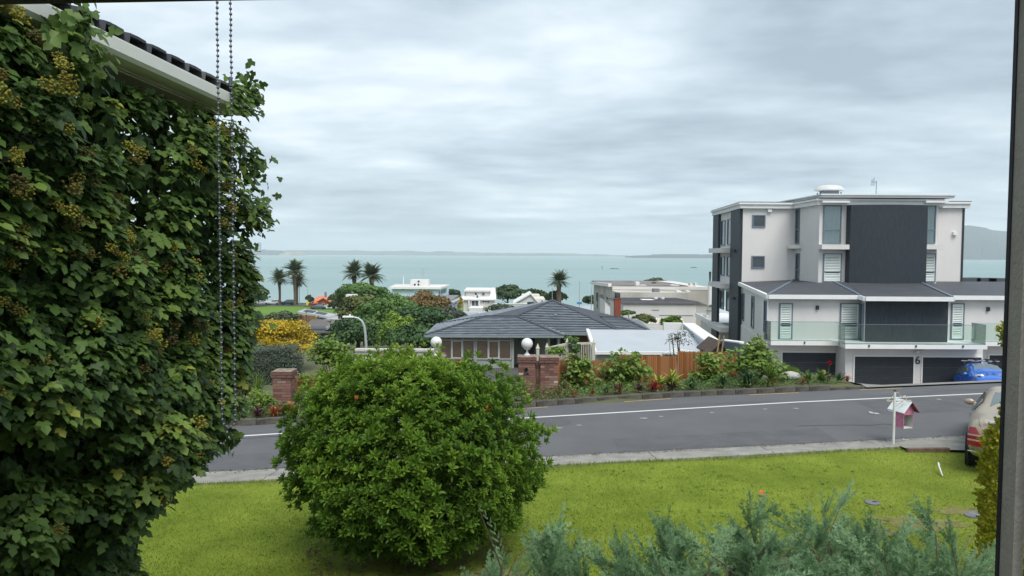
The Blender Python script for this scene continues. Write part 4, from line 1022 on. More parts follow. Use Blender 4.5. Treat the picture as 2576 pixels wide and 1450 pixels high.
p = W(1645, 714, 125); MB().lathe((p.x, 125, p.z - 1.4), [(.1, 0), (.1, 1.0), (.45, 1.1), (.45, 1.5), (.2, 1.7)], 12).build('roof_ventilator', M_dark, sb, smooth=True, angle=40)
fl_ = face_frame(pl[3], pl[0])
for s in (6, 13, 20): 
    w = wbox(MB(), fl_, s - 1.1, s + 1.1, z1 - 4.2, z1 - 1.5, .003, .1).build('window', M_fglass, sb)
p = W(1765, 700, 100)
tw = thing('pole_mast', 'tall pale service mast with dark head beside the apartment block', 'mast', (p.x + .9, 100, Tz(14, 100)))
q0, q1 = W(1786, 792, 100), W(1786, 708, 100)
MB().tube([(q0.x, 100, Tz(q0.x, 100)), (q1.x, 100, q1.z)], [.28, .24], 12).build('column', M_trim, tw, smooth=True, angle=50)
MB().tube([(q1.x, 100, q1.z), (q1.x, 100, W(1786, 684, 100).z)], [.10, .16], 10).build('mast_head', M_dark, tw, smooth=True, angle=50)
lw = thing('low_white_house', 'little white lean-to house with grey roof by the stained building', 'house', (13, 104, -9))
pl = rect(1522, 1545, 103, 6); z1 = W(1530, 752, 103).z
MB().prism(pl, base_of(pl), [z1, z1 - 1.6, z1 - 1.6, z1]).build('wall', M_fwhite, lw)
MB().prism(offset(pl, .15), [z1 + .002, z1 - 1.6, z1 - 1.6, z1 + .002], [z1 + .3, z1 - 1.3, z1 - 1.3, z1 + .3]).build('roof', M_fgrey, lw)

# house with a dormer
dh = thing('dormer_house', 'white two-storey house with steep roof and wide dormer', 'house', (-7, 160, -12))
d = 158; pl = rect(1166, 1243, d, 10); ze2 = W(1200, 752, d).z
MB().prism(pl, base_of(pl), ze2).build('wall', M_fcream, dh)
zr2 = W(1200, 724, d + 5).z
x0, x1 = pl[0][0] - .5, pl[1][0] + .5
for s in (0, 1):
    ya, yb = (d - .5, d + 5) if s == 0 else (d + 10.5, d + 5)
    q = [(x0, ya, ze2 - .1), (x1, ya, ze2 - .1), (x1 - .4, yb, zr2), (x0 + .8, yb, zr2)]
    mb = MB().poly(q); mb.poly([(x, y, z - .2) for x, y, z in reversed(q)])
    for m0 in range(4): m1 = (m0 + 1) % 4; mb.poly([q[m0], (q[m0][0], q[m0][1], q[m0][2] - .2), (q[m1][0], q[m1][1], q[m1][2] - .2), q[m1]])
    mb.build('roof_slope', mat('pale_roof', (.66, .66, .66), .7, .05, .6), dh)
for x in (pl[0][0] + .02, pl[1][0] - .3): MB().prism([(x, d), (x + .28, d), (x + .28, d + 10), (x, d + 10)], ze2 - .2, ze2).build('gable_foot', M_fcream, dh)
for x, sg in ((pl[0][0] + .9, 1), (pl[1][0] - .9, 1)):
    MB().poly([(x, d + .1, ze2), (x, d + 9.9, ze2), (x, d + 5, zr2 - .3)]).build('gable', M_fcream, dh)
dp = rect(1172, 1230, d + .8, 4.2); zd = W(1200, 734, d + .8).z
MB().prism(dp, ze2 - .1, zd).build('dormer', M_fcream, dh)
MB().prism(offset(dp, .35), zd, zd + .35).build('dormer_roof', M_trim, dh)
fd = face_frame(dp[0], dp[1]); fr = face_frame(pl[0], pl[1])
gap_win(dh, fd, 1194, 1200, 737.5, 743.5); gap_win(dh, fd, 1213, 1219, 737.5, 743.5)
gap_win(dh, fr, 1187, 1203, 757, 774, k=2); gap_win(dh, fr, 1213, 1231, 757.5, 761.5, k=3)
for u in (1197, 1204): p = W(u, 748, d - .2); MB().box((p.x, d + .45, p.z), (.9, .6, .8)).build('heat_pump', M_trim, dh)
for u in (1180, 1206): p = W(u, 765, d); MB().box((p.x, d - .25, p.z), (.35, .4, 2.3)).build('pier', M_fcream, dh)
p = W(1195, 778, 150); MB().prism(rect(1180, 1214, 152, 6), base_of(rect(1180, 1214, 152, 6)), W(1195, 775, 152).z).build('terrace', M_fwhite, dh)
fw = thing('flat_white_roof', 'low white membrane roof in front of the dormer house', 'building', (-9, 118, -10))
pl = rect(1150, 1230, 118, 14); za, zb2 = W(1190, 802, 118).z, W(1190, 785, 132).z
MB().prism(pl, base_of(pl), za - .3).build('wall', M_fcream, fw)
MB().prism(offset(pl, .3), za - .29, [za, za, zb2, zb2]).build('roof', M_wroof, fw)
MB().box((X(1170, 124, 790), 124, (za + zb2) / 2 + .35), (4.2, 2.2, .5)).build('roof_ridge', M_wroof, fw)
gw = thing('long_garden_wall', 'long pale rendered wall behind the tiled roof', 'wall', (0, 120, -11))
pl = rect(1243, 1345, 128, .4); z1 = W(1290, 764, 128).z
MB().prism(pl, base_of(pl), z1 - .12).build('wall', mat('wall_render', (.54, .55, .53), .9, .05, .5), gw); MB().prism(offset(pl, .06), z1 - .119, z1).build('coping', M_trim, gw)

# gabled white house
gh = thing('gabled_house', 'white gable-ended house with cream rear wing', 'house', (4, 150, -12))
d = 150; pl = rect(1296, 1352, d, 9); zE, zR = W(1320, 762, d).z, W(1332, 739, d).z; xm = X(1325, d, 745)
MB().prism(pl, base_of(pl), zE).build('wall', M_fwhite, gh)
mb = MB(); xa, xb = pl[0][0], pl[1][0]
mb.poly([(xa, d + .01, zE), (xb, d + .01, zE), (xm + .8, d + .01, zR)]); mb.build('gable', M_fwhite, gh)
for x in (xa - .4, xb + .4):
    q = [(xm + .8, d - .4, zR + .1), (x, d - .4, zE - .1), (x, d + 9.4, zE - .1), (xm + .8, d + 9.4, zR + .1)]
    mb = MB().poly(q); mb.poly([(a_, b2, c2 - .25) for a_, b2, c2 in reversed(q)])
    for m0 in range(4): m1 = (m0 + 1) % 4; mb.poly([q[m0], (q[m0][0], q[m0][1], q[m0][2] - .25), (q[m1][0], q[m1][1], q[m1][2] - .25), q[m1]])
    mb.build('roof_slope', M_trim, gh)
MB().prism(rect(1345, 1371, d + 2, 9), base_of(rect(1345, 1371, d + 2, 9)), W(1350, 752, d + 2).z).build('side_wing', M_fcream, gh)
MB().prism(rect(1313, 1358, d + 10, 6), base_of(rect(1313, 1358, d + 10, 6)), W(1340, 743, d + 10).z).build('rear_wing', mat('cream_render', (.60, .57, .45), .85, .05, .5), gh)
fr = face_frame((X(1345, 152, 750), 152), (X(1371, 152, 750), 152)); gap_win(gh, fr, 1350, 1354, 757, 765); gap_win(gh, fr, 1362, 1366, 756, 770)

# pale blue flat-roofed building
pb_ = thing('pale_blue_building', 'pale blue flat-roofed building with white roof plant', 'building', (-22, 172, -12))
d = 170; pl = rect(987, 1103, d, 12); pl[2] = (X(1124, d + 13, 740), d + 13); pl[3] = (X(1000, d + 13, 740), d + 13)
z1 = W(1040, 722, d).z; zm = W(1040, 745, d).z
MB().prism(pl, zm, z1 - .5).build('upper_wall', M_fblue, pb_)
MB().prism(offset(pl, .7), z1 - .5, z1 - .1).build('roof_fascia', M_trim, pb_)
MB().prism(offset(pl, .6), z1 - .1, z1).build('roof', mat('pale_flat_roof', (.66, .63, .60), .8, .05, .5), pb_)
MB().prism(offset(pl, .5), zm - .35, zm).build('floor_band', M_fblue, pb_)
pl0 = offset(pl, -.6); MB().prism(pl0, base_of(pl0), zm - .351).build('lower_wall', M_fblue, pb_)
fr, fs_ = face_frame(pl[0], pl[1]), face_frame(pl[1], pl[2])
for u0, u1, v0, v1, g_ in ((989, 1003, 726, 731, None), (1011.5, 1016.5, 725.5, 730, 1), (1024, 1041, 725, 731, None), (1056.5, 1061.5, 725.5, 730, 1), (1074, 1090, 725, 731, None)):
    gap_win(pb_, fr, u0, u1, v0, v1, glass=M_fglass if g_ else mat('pale_blind_glass', (.46, .56, .60), .4, .05, .5), frame=M_fblue)
for s in (1.2, 4.2, 6.4, 9.0): wbox(MB(), fs_, s, s + 1.1, zm + .3, z1 - 1.0, .003, .06).build('window', M_fglass, pb_)
for s in (2, 6, 10): wbox(MB(), face_frame(pl0[1], pl0[2]), s - .9, s + .9, zm - 2.8, zm - .8, .003, .06).build('window', M_fglass, pb_)
p = W(1056, 715, d + 5); MB().box((p.x, d + 6, z1 + .75), (4.2, 3.5, 1.5)).build('plant_room', M_fwhite, pb_)
for u, v in ((1044, 716.5), (1053, 716.5), (1053.5, 712)):
    p = W(u, v, d + 4); o = MB().box((p.x, d + 3.95, max(p.z, z1 + .36) if v > 715 else z1 + 1.1), (.85, .5, .7)).build('heat_pump', M_trim, pb_)
    MB().lathe((0, 0, 0), [(.26, 0), (.26, .02)], 14).build('fan', M_dark, o).matrix_basis = Matrix.Translation((p.x, d + 3.69, max(p.z, z1 + .36) if v > 715 else z1 + 1.1)) @ Matrix.Rotation(R(90), 4, 'X')
p = W(1015, 716, d + 3); MB().tube([(p.x, d + 3, z1), (p.x, d + 3, z1 + 2.3)], .12, 8).build('flue', M_trim, pb_)
p = W(1064, 700, d + 8); mb = MB().tube([(p.x, d + 8, z1), (p.x, d + 8, z1 + 4)], .06, 5)
for k in range(4): mb.tube([(p.x - 1 + .2 * k, d + 8, z1 + 3.9 - .5 * k), (p.x + 1 - .2 * k, d + 8, z1 + 3.9 - .5 * k)], .035, 4)
mb.build('aerial', M_galv0, pb_)
MB().prism([(pl[1][0] + .3, pl[1][1] + 3), (pl[1][0] + 2.4, pl[1][1] + 3), (pl[2][0] + 1.2, pl[2][1]), (pl[2][0], pl[2][1])], zm - 2.5, zm - 2.2).build('balcony', M_fwhite, pb_)
# small blue house
bh = thing('blue_cottage', 'small sky-blue house with dark grey flat roof', 'house', (-15, 130, -11))
d = 128; pl = rect(1095, 1131, d, 9); pl[2] = (X(1150, d + 9, 770), d + 9); pl[3] = (X(1105, d + 9, 770), d + 9); z1 = W(1110, 763, d).z
MB().prism(pl, base_of(pl), z1).build('wall', mat('sky_blue_wall', (.42, .54, .68), .85, .04, .5), bh)
MB().prism(offset(pl, .4), z1, z1 + .35).build('roof_fascia', M_trim, bh); MB().prism(offset(pl, .3), z1 + .35, [z1 + .5, z1 + .5, z1 + .9, z1 + .9]).build('roof', M_fgrey, bh)
fr, fs_ = face_frame(pl[0], pl[1]), face_frame(pl[1], pl[2]); gap_win(bh, fr, 1105, 1123, 770, 784, k=3); wbox(MB(), fs_, 3, 4.2, z1 - 3, z1 - 1.4, .003, .06).build('window', M_fglass, bh)

# red brick building on the shore
rbk = thing('red_brick_pavilion', 'red brick pavilion with orange tiled roof near the beach', 'building', (-65, 238, -13))
M_rb = mat('pavilion_brick', (.30, .085, .055), .9, .15, .8); M_or = mat('orange_tile', (.62, .20, .10), .8, .12, 1.2)
d = 229; pl = rect(800, 828.5, d, 16); zE, zR = W(815, 757, d).z, W(813, 749.5, d).z
MB().prism(pl, base_of(pl), zE).build('wall', M_rb, rbk)
xm = X(814, d, 750)
MB().poly([(pl[0][0], d + .01, zE), (pl[1][0], d + .01, zE), (xm, d + .01, zR)]).build('gable', M_rb, rbk)
for x in (pl[0][0] - .6, pl[1][0] + .6):
    q = [(xm, d - .6, zR + .1), (x, d - .6, zE - .35), (x + 1.5, d + 16, zE - .35), (xm + 1.5, d + 16, zR + .1)]
    mb = MB().poly(q); mb.poly([(a_, b2, c2 - .25) for a_, b2, c2 in reversed(q)])
    for m0 in range(4): m1 = (m0 + 1) % 4; mb.poly([q[m0], (q[m0][0], q[m0][1], q[m0][2] - .25), (q[m1][0], q[m1][1], q[m1][2] - .25), q[m1]])
    mb.build('roof_slope', M_or, rbk)
fr = face_frame(pl[0], pl[1]); gap_win(rbk, fr, 811.5, 815.5, 764, 770)
pl2 = rect(776, 800.5, d + 3, 8); z2 = W(790, 764, d + 3).z
MB().prism(pl2, base_of(pl2), z2).build('side_wing', M_rb, rbk)
MB().prism(offset(rect(785, 801, d + 3, 8), .3), z2, [z2 + .2, z2 + .2, z2 + 1.9, z2 + 1.9]).build('wing_roof', M_or, rbk)
p = W(821, 744, d + 10); MB().box((p.x, d + 9, zR + .5), (.6, .6, 1.6)).build('chimney', M_fgrey, rbk)

# grey house with butterfly roof and timber screen
gy_ = thing('butterfly_roof_house', 'grey house with thin folded roof and solar panels', 'house', (-24, 100, -8.5))
M_fold = mat('pale_grey_roof', (.38, .39, .40), .6, .06, .6); M_gwall = mat('blue_grey_wall', (.30, .335, .375), .8, .06, .6); M_dwall = mat('dark_grey_wall', (.075, .082, .095), .8, .12, .6)
d = 100
def slab(name, quad, th, m, par):
    q = [Vector(x) for x in quad]; mb = MB().poly(q); mb.poly([x - Vector((0, 0, th)) for x in reversed(q)])
    for m0 in range(4): m1 = (m0 + 1) % 4; mb.poly([q[m0], q[m0] - Vector((0, 0, th)), q[m1] - Vector((0, 0, th)), q[m1]])
    return mb.build(name, m, par)
A1, A2, A3 = W(748, 784, d), W(829, 797.5, d), W(872, 786, d)
B1, B2, B3 = W(768, 777, d + 6), W(842, 790, d + 6), W(872, 782, d + 6)
r1 = slab('roof_slope', (A1, A2, B2, B1), .28, M_fold, gy_); slab('roof_slope', (A2, A3, B3, B2), .28, M_fold, gy_)
for t0, t1 in ((.12, .42), (.50, .80)): slab('solar_panel', [A1.lerp(A2, t0).lerp(B1.lerp(B2, t0), .25) + Vector((0, 0, .09)), A1.lerp(A2, t1).lerp(B1.lerp(B2, t1), .25) + Vector((0, 0, .09)), A1.lerp(A2, t1).lerp(B1.lerp(B2, t1), .75) + Vector((0, 0, .09)), A1.lerp(A2, t0).lerp(B1.lerp(B2, t0), .75) + Vector((0, 0, .09))], .05, M_roofm, r1)
pl = rect(796, 872, d + .5, 6); zl = Tz(-25, d) - .3
MB().prism(pl, zl, [A1.lerp(A2, .6).z - .35, A3.z - 1.2, A3.z - 1.2, A1.lerp(A2, .6).z - .35]).build('wall', M_gwall, gy_)
fr = face_frame(pl[0], pl[1]); gap_win(gy_, fr, 854.5, 859.5, 790, 795)
q0, q1, q2 = W(812, 817.5, d - 4), W(858, 801, d - 4), W(872, 801, d - 4)
pl = [(q0.x, d - 4), (q2.x, d - 4), (q2.x, d + .4), (q0.x, d + .4)]
MB().prism(pl, zl, [q0.z - .2, q1.z - .2, q1.z - .2, q0.z - .2]).build('front_wing', M_dwall, gy_)
slab('wing_roof', ((q0.x - .8, d - 4.4, q0.z), (q2.x, d - 4.4, q1.z), (q2.x, d + .4, q1.z + .4), (q0.x - .8, d + .4, q0.z + .4)), .22, M_fold, gy_)
pl = rect(752, 832, d - 12, 8); zt = W(790, 827, d - 12).z
MB().prism(pl, zl - 1, zt).build('lower_roof_wall', M_dwall, gy_)
slab('lower_roof', ((pl[0][0] - .5, d - 12.6, zt - .3), (pl[1][0] + .5, d - 12.6, zt - .3), (pl[1][0] + .5, d - 4.1, zt + .4), (pl[0][0] - .5, d - 4.1, zt + .4)), .2, mat('brown_grey_roof', (.13, .115, .105), .8, .12, .6), gy_)
p = W(823, 833, d - 13); MB().lathe((p.x, d - 12, zt - .1), [(.45, 0), (.45, .3), (.25, .4), (.25, 1.0), (.42, 1.05), (.42, 1.25), (.1, 1.4)], 14).build('roof_flue', mat('bright_flue', (.5, .5, .5), .35, .1, 2, metal=.6), gy_, smooth=True, angle=40)
MB().tube([(W(769, 780, d).x, d + .3, W(769, 786, d).z), (W(769, 780, d).x, d + .3, zl)], .12, 8).build('roof_post', M_dwall, gy_)
ts = thing('timber_screen', 'brown slatted timber screen on the deck of the grey house', 'screen', (-27, 96, -8))
xa, xb = X(751, 96, 810), X(802, 96, 810); z0, z1 = W(775, 826, 96).z, W(775, 794, 96).z
for k in range(11):
    z = z0 + (z1 - z0) * k / 11; MB().box(((xa + xb) / 2, 96, z + .07), (xb - xa - (.0 if k < 6 else rng.uniform(0, .9)), .05, .115)).build('slat', mat('deck_timber', (.20, .085, .05), .8, .2, 3), ts)
for x in (xa + .05, (xa + xb) / 2, xb - .05): MB().box((x, 96.06, (z0 + z1) / 2 - 1), (.1, .06, z1 - z0 + 2)).build('post', mat('deck_timber', (.2, .085, .05)), ts)
# steep brown roof among the trees
bn = thing('brown_gable_house', 'brown-roofed house half hidden by trees', 'house', (-27, 125, -11))
a, b2, c, e_ = W(861, 782, 124), W(905, 782, 124), W(897, 752, 129), W(868, 752, 129)
slab('roof', (a, b2, c, e_), .25, mat('brown_shingle', (.17, .15, .125), .9, .15, 1), bn)
MB().prism([(a.x + .3, 124.3), (b2.x - .3, 124.3), (b2.x - .3, 132), (a.x + .3, 132)], Tz(a.x, 125) - .4, a.z - .3).build('wall', M_fcream, bn)
p = W(885, 745, 131); MB().box((p.x, 131, p.z - 1.2), (1.8, 1.6, 3.0)).build('dormer', M_fwhite, bn)
# dark roofs to the right, behind the apartment block
dr = thing('dark_roofed_house', 'dark low roofs beyond the right end of the apartment block', 'house', (36, 60, -4))
pl = rect(2423, 2620, 58, 8); z1 = W(2500, 722, 58).z
MB().prism(pl, base_of(pl), z1 - .25).build('wall', M_fcream, dr); MB().prism(offset(pl, .4), z1 - .249, [z1, z1, z1 + .5, z1 + .5]).build('roof', M_roofm, dr)
for u in (2450, 2490, 2520): p = W(u, 716, 60); MB().box((p.x, 61, z1 + .35), (1.6, 1.2, .5)).build('roof_panel', M_dwall, dr)
# low wall and letter of the house front
lw2 = thing('garden_wall', 'pale block wall behind the round shrub beside the gate', 'wall', (-4, 27, -.8))
xa, xb = X(893, 27, 885), X(1092, 27, 885); zt = W(1000, 879, 27).z; n = 8
MB().prism([(xa, 27), (xb, 27), (xb, 27.25), (xa, 27.25)], -1.6, zt - .08).build('wall', mat('pale_block', (.46, .45, .42), .9, .1, 2), lw2)
for k in range(n): MB().box((xa + (xb - xa) * (k + .5) / n, 27.12, zt - .04), ((xb - xa) / n - .01, .34, .078)).build('coping_stone', mat('coping', (.52, .50, .46), .9, .1, 2), lw2)

# ================================================================== STREET FURNITURE, FENCES, PIERS
M_cedar = leafmat('cedar_paling', [(.20, .08, .028), (.27, .11, .038), (.34, .145, .055), (.30, .15, .075)], .8, 0, .2)
def paling(w, h, t=.018):
    mb = MB(); pr = [(-w / 2, 0), (w / 2, 0), (w / 2, h - w * .7), (w * .3, h - w * .15), (0, h), (-w * .3, h - w * .15), (-w / 2, h - w * .7)]
    n = len(pr); mb.v = [(x, -t / 2, z) for x, z in pr] + [(x, t / 2, z) for x, z in pr]
    mb.f = [tuple(range(n)), tuple(reversed(range(n, 2 * n)))] + [(k, n + k, n + (k + 1) % n, (k + 1) % n) for k in range(n)]
    return mb
PAL = {}
def paling_mesh(h, k):
    key = (round(h, 2), k)
    if key not in PAL:
        me = paling(.062, h).mesh('paling'); at = me.attributes.new('tint', 'FLOAT', 'POINT'); at.data.foreach_set('value', [k / 5 + .1] * len(me.vertices)); me.materials.append(M_cedar); PAL[key] = me
    return PAL[key]
def picket(label, secs, loc):
    f = thing('paling_fence', label, 'fence', loc)
    for (u0, v0, d0), (u1, v1, d1) in secs:
        a, b = W(u0, v0, d0), W(u1, v1, d1); L = math.hypot(b.x - a.x, b.y - a.y); n = int(L / .072); ang = math.atan2(b.y - a.y, b.x - a.x)
        for k in range(n):
            t = (k + .5) / n; x, y, z = a.x + (b.x - a.x) * t, a.y + (b.y - a.y) * t, a.z + (b.z - a.z) * t
            h = round(z - Tz(x, y) + .02, 1) + .1
            obj('paling', paling_mesh(h, int(rng.integers(0, 5))), f, Matrix.Translation((x, y, z - h + rng.uniform(-.008, .008))) @ Matrix.Rotation(ang + rng.normal(0, .02), 4, 'Z'))
        for dz in (-.22, -.85):
            o = Vector((-math.sin(ang), math.cos(ang), 0)) * .04
            me = MB().sweep(Vector((a.x, a.y, a.z + dz)) + o, Vector((b.x, b.y, b.z + dz)) + o, .04, .09).mesh('rail'); at = me.attributes.new('tint', 'FLOAT', 'POINT'); at.data.foreach_set('value', [.3] * len(me.vertices)); me.materials.append(M_cedar); obj('rail', me, f)
    return f
picket('orange-brown cedar paling fence stepping up behind the planted bed', [((1403, 904, 22.6), (1551, 907, 23.4)), ((1552, 892, 23.4), (1702, 896, 24.2)), ((1704, 883, 24.2), (1856, 887, 25.0))], (3, 23.5, -.4))
picket('short cedar paling fence beside the lone brick pier', [((733, 945, 20.1), (812, 949, 21.0))], (-5.8, 20.5, -.3))

M_bk = leafmat('pier_brick', [(.135, .07, .055), (.19, .10, .08), (.235, .13, .105), (.30, .22, .18), (.48, .43, .38)], .92, 0, .2)
M_mort = mat('pier_mortar', (.19, .135, .11), .95, .2, 10, .4, 60)
def pier(name, label, u0, u1, vtop, d, dep, loc_z, cap=True, group=None, order=None):
    x0, x1 = X(u0, d, 950), X(u1, d, 950); zt = W((u0 + u1) / 2, vtop, d).z; zb = loc_z
    p = thing(name, label, 'pier', ((x0 + x1) / 2, d + dep / 2, zb), group=group)
    w = x1 - x0
    MB().box(((x0 + x1) / 2, d + dep / 2, (zb + zt) / 2 - .02), (w - .024, dep - .024, zt - zb - .03)).build('mortar_core', M_mort, p)
    ms = {}
    def brick(l, k, rot):
        key = (round(l, 3), k)
        if key not in ms:
            mb = MB().box((0, 0, 0), (l, .10, .062)); me = mb.mesh('brick'); at = me.attributes.new('tint', 'FLOAT', 'POINT'); at.data.foreach_set('value', [k] * 8); me.materials.append(M_bk); ms[key] = me
        return ms[key]
    nc = int((zt - zb) / .074)
    for c in range(nc):
        z = zt - .04 - c * .074; e = .035 if (cap and c < 2) else 0
        for s, (L, other) in enumerate(((w, dep), (dep, w), (w, dep), (dep, w))):
            L2 = L + 2 * e; n = 2 if L > .4 else 1; off = .5 if c % 2 else 0
            cuts = [-L2 / 2] + [x for x in (-L2 / 2 + (k + off) * L2 / n for k in range(n + 1)) if -L2 / 2 + .08 < x < L2 / 2 - .08] + [L2 / 2]
            for a, b in zip(cuts[:-1], cuts[1:]):
                m = (a + b) / 2; o = other / 2 + e - .05 + rng.uniform(-.002, .003); l = b - a - .012
                if s % 2: l = min(l, b - a - .012); 
                x, y = ((m, -o), (o, m), (-m, o), (-o, -m))[s]
                if s % 2 and (abs(m) + l / 2) > L2 / 2 - .1: # keep clear of the bricks round the corner
                    cut = (abs(m) + l / 2) - (L2 / 2 - .105); l -= cut; m2 = abs(m) - cut / 2; m = m2 if m > 0 else -m2; x, y = (o, m) if s == 1 else (-o, -m)
                    if l < .04: continue
                tint = float(rng.choice([.08, .3, .3, .5, .5, .5, .66, .95], p=[.16, .16, .16, .14, .14, .12, .09, .03])) if c > 1 else .12
                obj('brick', brick(l, tint, s), p, Matrix.Translation((x0 + w / 2 + x, d + dep / 2 + y, z)) @ Matrix.Rotation(s * math.pi / 2, 4, 'Z'))
    if cap: MB().box(((x0 + x1) / 2, d + dep / 2, zt + .012), (w + .04, dep + .04, .024)).build('pier_top', mat('lichen_cap', (.16, .105, .075), .95, .3, 6, col2=(.34, .29, .23)), p, bevel=.006)
    return p
z_ = Tz(.5, 21.8)
pierA = pier('gate_pier', 'brick gate pier with mail slot and globe lamp on top', 1304, 1347, 900, 21.6, .52, z_ - .05)
p = W(1323.8, 931, 21.55); 
MB().lathe((0, 0, 0), [(.055, 0), (.055, .03), (.04, .03), (.04, .012)], 16).build('newspaper_hole', mat('black_hole', (.008, .008, .008), .9, .1, 3), pierA).matrix_basis = Matrix.Translation((p.x, 21.585, p.z)) @ Matrix.Rotation(R(90), 4, 'X')
p = W(1323.5, 941.5, 21.55); MB().box((p.x, 21.585, p.z), (.16, .02, .03)).build('mail_slot', MATS['black_hole'], pierA)
pier('gate_pier', 'bare-topped brick gate pier against the end of the paling fence', 1359, 1404, 901, 21.5, .52, z_ - .05)
pier('brick_infill', 'low brick link between the two gate piers', 1348.5, 1357.5, 916, 21.65, .40, z_ - .05, cap=False)
pier('gate_pier', 'lichen-capped brick pier standing alone among bromeliads', 685, 731, 937, 19.5, .5, Tz(-6.1, 19.6) - .08)

M_globe = mat('opal_globe', (.68, .68, .68), .25, .02, 3, spec=.5)
M_lampm = mat('pale_lamp_metal', (.55, .54, .54), .5, .1, 6)
def globe_lamp(label, u, v, d, zbase):
    p = W(u, v, d); r = 14.5 / F * d
    t = thing('globe_lamp', label, 'lamp', (p.x, d, zbase))
    MB().ball((p.x, d, p.z), r, 24, 14).build('globe', M_globe, t, smooth=True)
    h = p.z - r * .93 - zbase
    MB().lathe((p.x, d, zbase), [(.10, 0), (.10, .02), (.065, .05), (.05, h * .35), (.032, h * .45), (.045, h * .5), (.028, h * .55), (.026, h * .8), (.055, h * .86), (.085, h * .93), (.085, h)], 14).build('stem', M_lampm, t, smooth=True, angle=35)
zA = W(1325, 900, 21.6).z + .024
globe_lamp('white globe lamp on the brick pier with the mail slot', 1326, 865, 21.86, zA)
gp = pier('gate_pier', 'brick gate pier hidden behind the round shrub, globe lamp above', 1076, 1118, 900, 21.0, .5, Tz(-2.2, 21) - .05)
globe_lamp('white globe lamp rising behind the round shrub in front of the brown blinds', 1097.5, 861.5, 21.25, W(1097, 900, 21).z + .024)

# cream trellis fence with pointed posts
tf = thing('trellis_fence', 'cream trellis fence with pointed posts and climbing leaves', 'fence', (2, 25, -.8))
M_cream = mat('cream_paint', (.50, .48, .40), .75, .12, 5)
posts = [(1393, 868, 23.4), (1414, 870, 25.0), (1427, 852, 26.0), (1495, 853, 26.8)]
posts = [(1353, 864, 22.6), (1376, 862, 25.0), (1427, 850, 26.0), (1494, 852, 26.8)]
for u, v, d in posts:
    p = W(u, v, d); zb = Tz(p.x, d) if u != 1353 else W(1353, 908, d).z
    mb = MB().box((p.x, d, (p.z - .16 + zb) / 2), (.09, .09, p.z - .16 - zb)); i = len(mb.v)
    mb.v += [(p.x - .06, d - .06, p.z - .16), (p.x + .06, d - .06, p.z - .16), (p.x + .06, d + .06, p.z - .16), (p.x - .06, d + .06, p.z - .16), (p.x, d, p.z)]
    mb.f += [(i, i + 1, i + 4), (i + 1, i + 2, i + 4), (i + 2, i + 3, i + 4), (i + 3, i, i + 4), (i + 3, i + 2, i + 1, i)]
    mb.build('post', M_cream, tf)
for (u0, v0, d0), (u1, v1, d1) in (((1376, 874, 25.0), (1427, 863, 26.0)), ((1427, 863, 26.0), (1494, 861, 26.8))):
    a, b = W(u0, v0, d0), W(u1, v1, d1); MB().sweep(a, b, .05, .08).build('rail', M_cream, tf)
    lo = Vector((0, 0, -.75)); MB().sweep(a + lo, b + lo, .04, .06).build('rail', M_cream, tf)
    n = int((b - a).length / .085)
    for k in range(1, n): p = a.lerp(b, k / n); MB().box((p.x, p.y - .02, p.z - .46), (.026, .016, .84)).build('slat', M_cream, tf)
# carved wooden bird on the fence
bd = thing('driftwood_bird', 'weathered driftwood shape perched on the paling fence', 'ornament', (W(1440, 895, 23.2).x, 23.2, W(1440, 908, 23.2).z))
a = W(1428, 893, 23.2); 
MB().tube([a, a + Vector((.08, 0, .03)), a + Vector((.18, 0, .01)), a + Vector((.26, .0, -.05)), a + Vector((.33, 0, -.10))], [.012, .035, .042, .03, .012], 8).build('body', mat('driftwood', (.30, .22, .15), .9, .3, 12), bd, smooth=True)
MB().tube([a + Vector((.18, 0, -.02)), a + Vector((.17, 0, -.20))], .012, 6).tube([a + Vector((.22, 0, -.04)), a + Vector((.28, 0, -.2))], .012, 6).build('leg', MATS['driftwood'], bd)

# street lamps and poles
M_galv = mat('galvanised_steel', (.42, .46, .48), .5, .1, 3, metal=.3)
def street_lamp(label, pts, d, head, m=M_galv, r=(.09, .05), hl=.65):
    q = [W(u, v, d) for u, v in pts]; q[0].z = Tz(q[0].x, d)
    t = thing('street_lamp', label, 'lamp post', q[0])
    MB().tube(q, list(np.linspace(r[0], r[1], len(q))), 10).build('pole', m, t, smooth=True, angle=50)
    h = W(*head, d); sg = 1 if h.x < q[-1].x else -1
    MB().box((h.x + sg * 0, d, h.z), (hl, .26, .11)).build('lamp_head', M_trim, t, bevel=.03)
    MB().lathe((h.x + .1, d, h.z + .055), [(.05, 0), (.05, .09), (.03, .11)], 10).build('photocell', M_trim, t)
street_lamp('grey curved street lamp in front of the dark central trees', [(922, 900), (921, 870), (919, 840), (916, 820), (910, 808), (901, 801), (890, 798.5), (880, 798)], 44, (876, 797.5))
street_lamp('dark curved street lamp beside the sky-blue house', [(1141, 815), (1140, 800), (1137, 788), (1132, 780), (1126, 775.5), (1119, 773)], 96, (1117, 773), M_fgrey, (.12, .08), .9)
street_lamp('pale stub of a curved lamp rising from the olive trees', [(605, 812), (606, 795), (609, 785), (614, 779.5), (618, 778)], 120, (620, 777.5), M_galv, (.12, .08), .8)
def mast(label, u, v0, d, r, extra=None, name='lamp_mast'):
    a = W(u, v0, d); zb = Tz(a.x, d); t = thing(name, label, 'pole', (a.x, d, zb))
    MB().tube([(a.x, d, zb), (a.x, d, a.z)], [r, r * .6], 8).build('pole', M_galv, t, smooth=True, angle=50)
    if extra: extra(t, a, d)
def arm(t, a, d): MB().sweep((a.x - .1, d, a.z), (a.x + 1.3, d, a.z + .1), .12, .10).box((a.x + 1.3, d, a.z - .05), (.5, .3, .5)).build('lamp_head', M_dark, t)
mast('thin pole beside the tall palms on the shore', 752.5, 713, 242, .16)
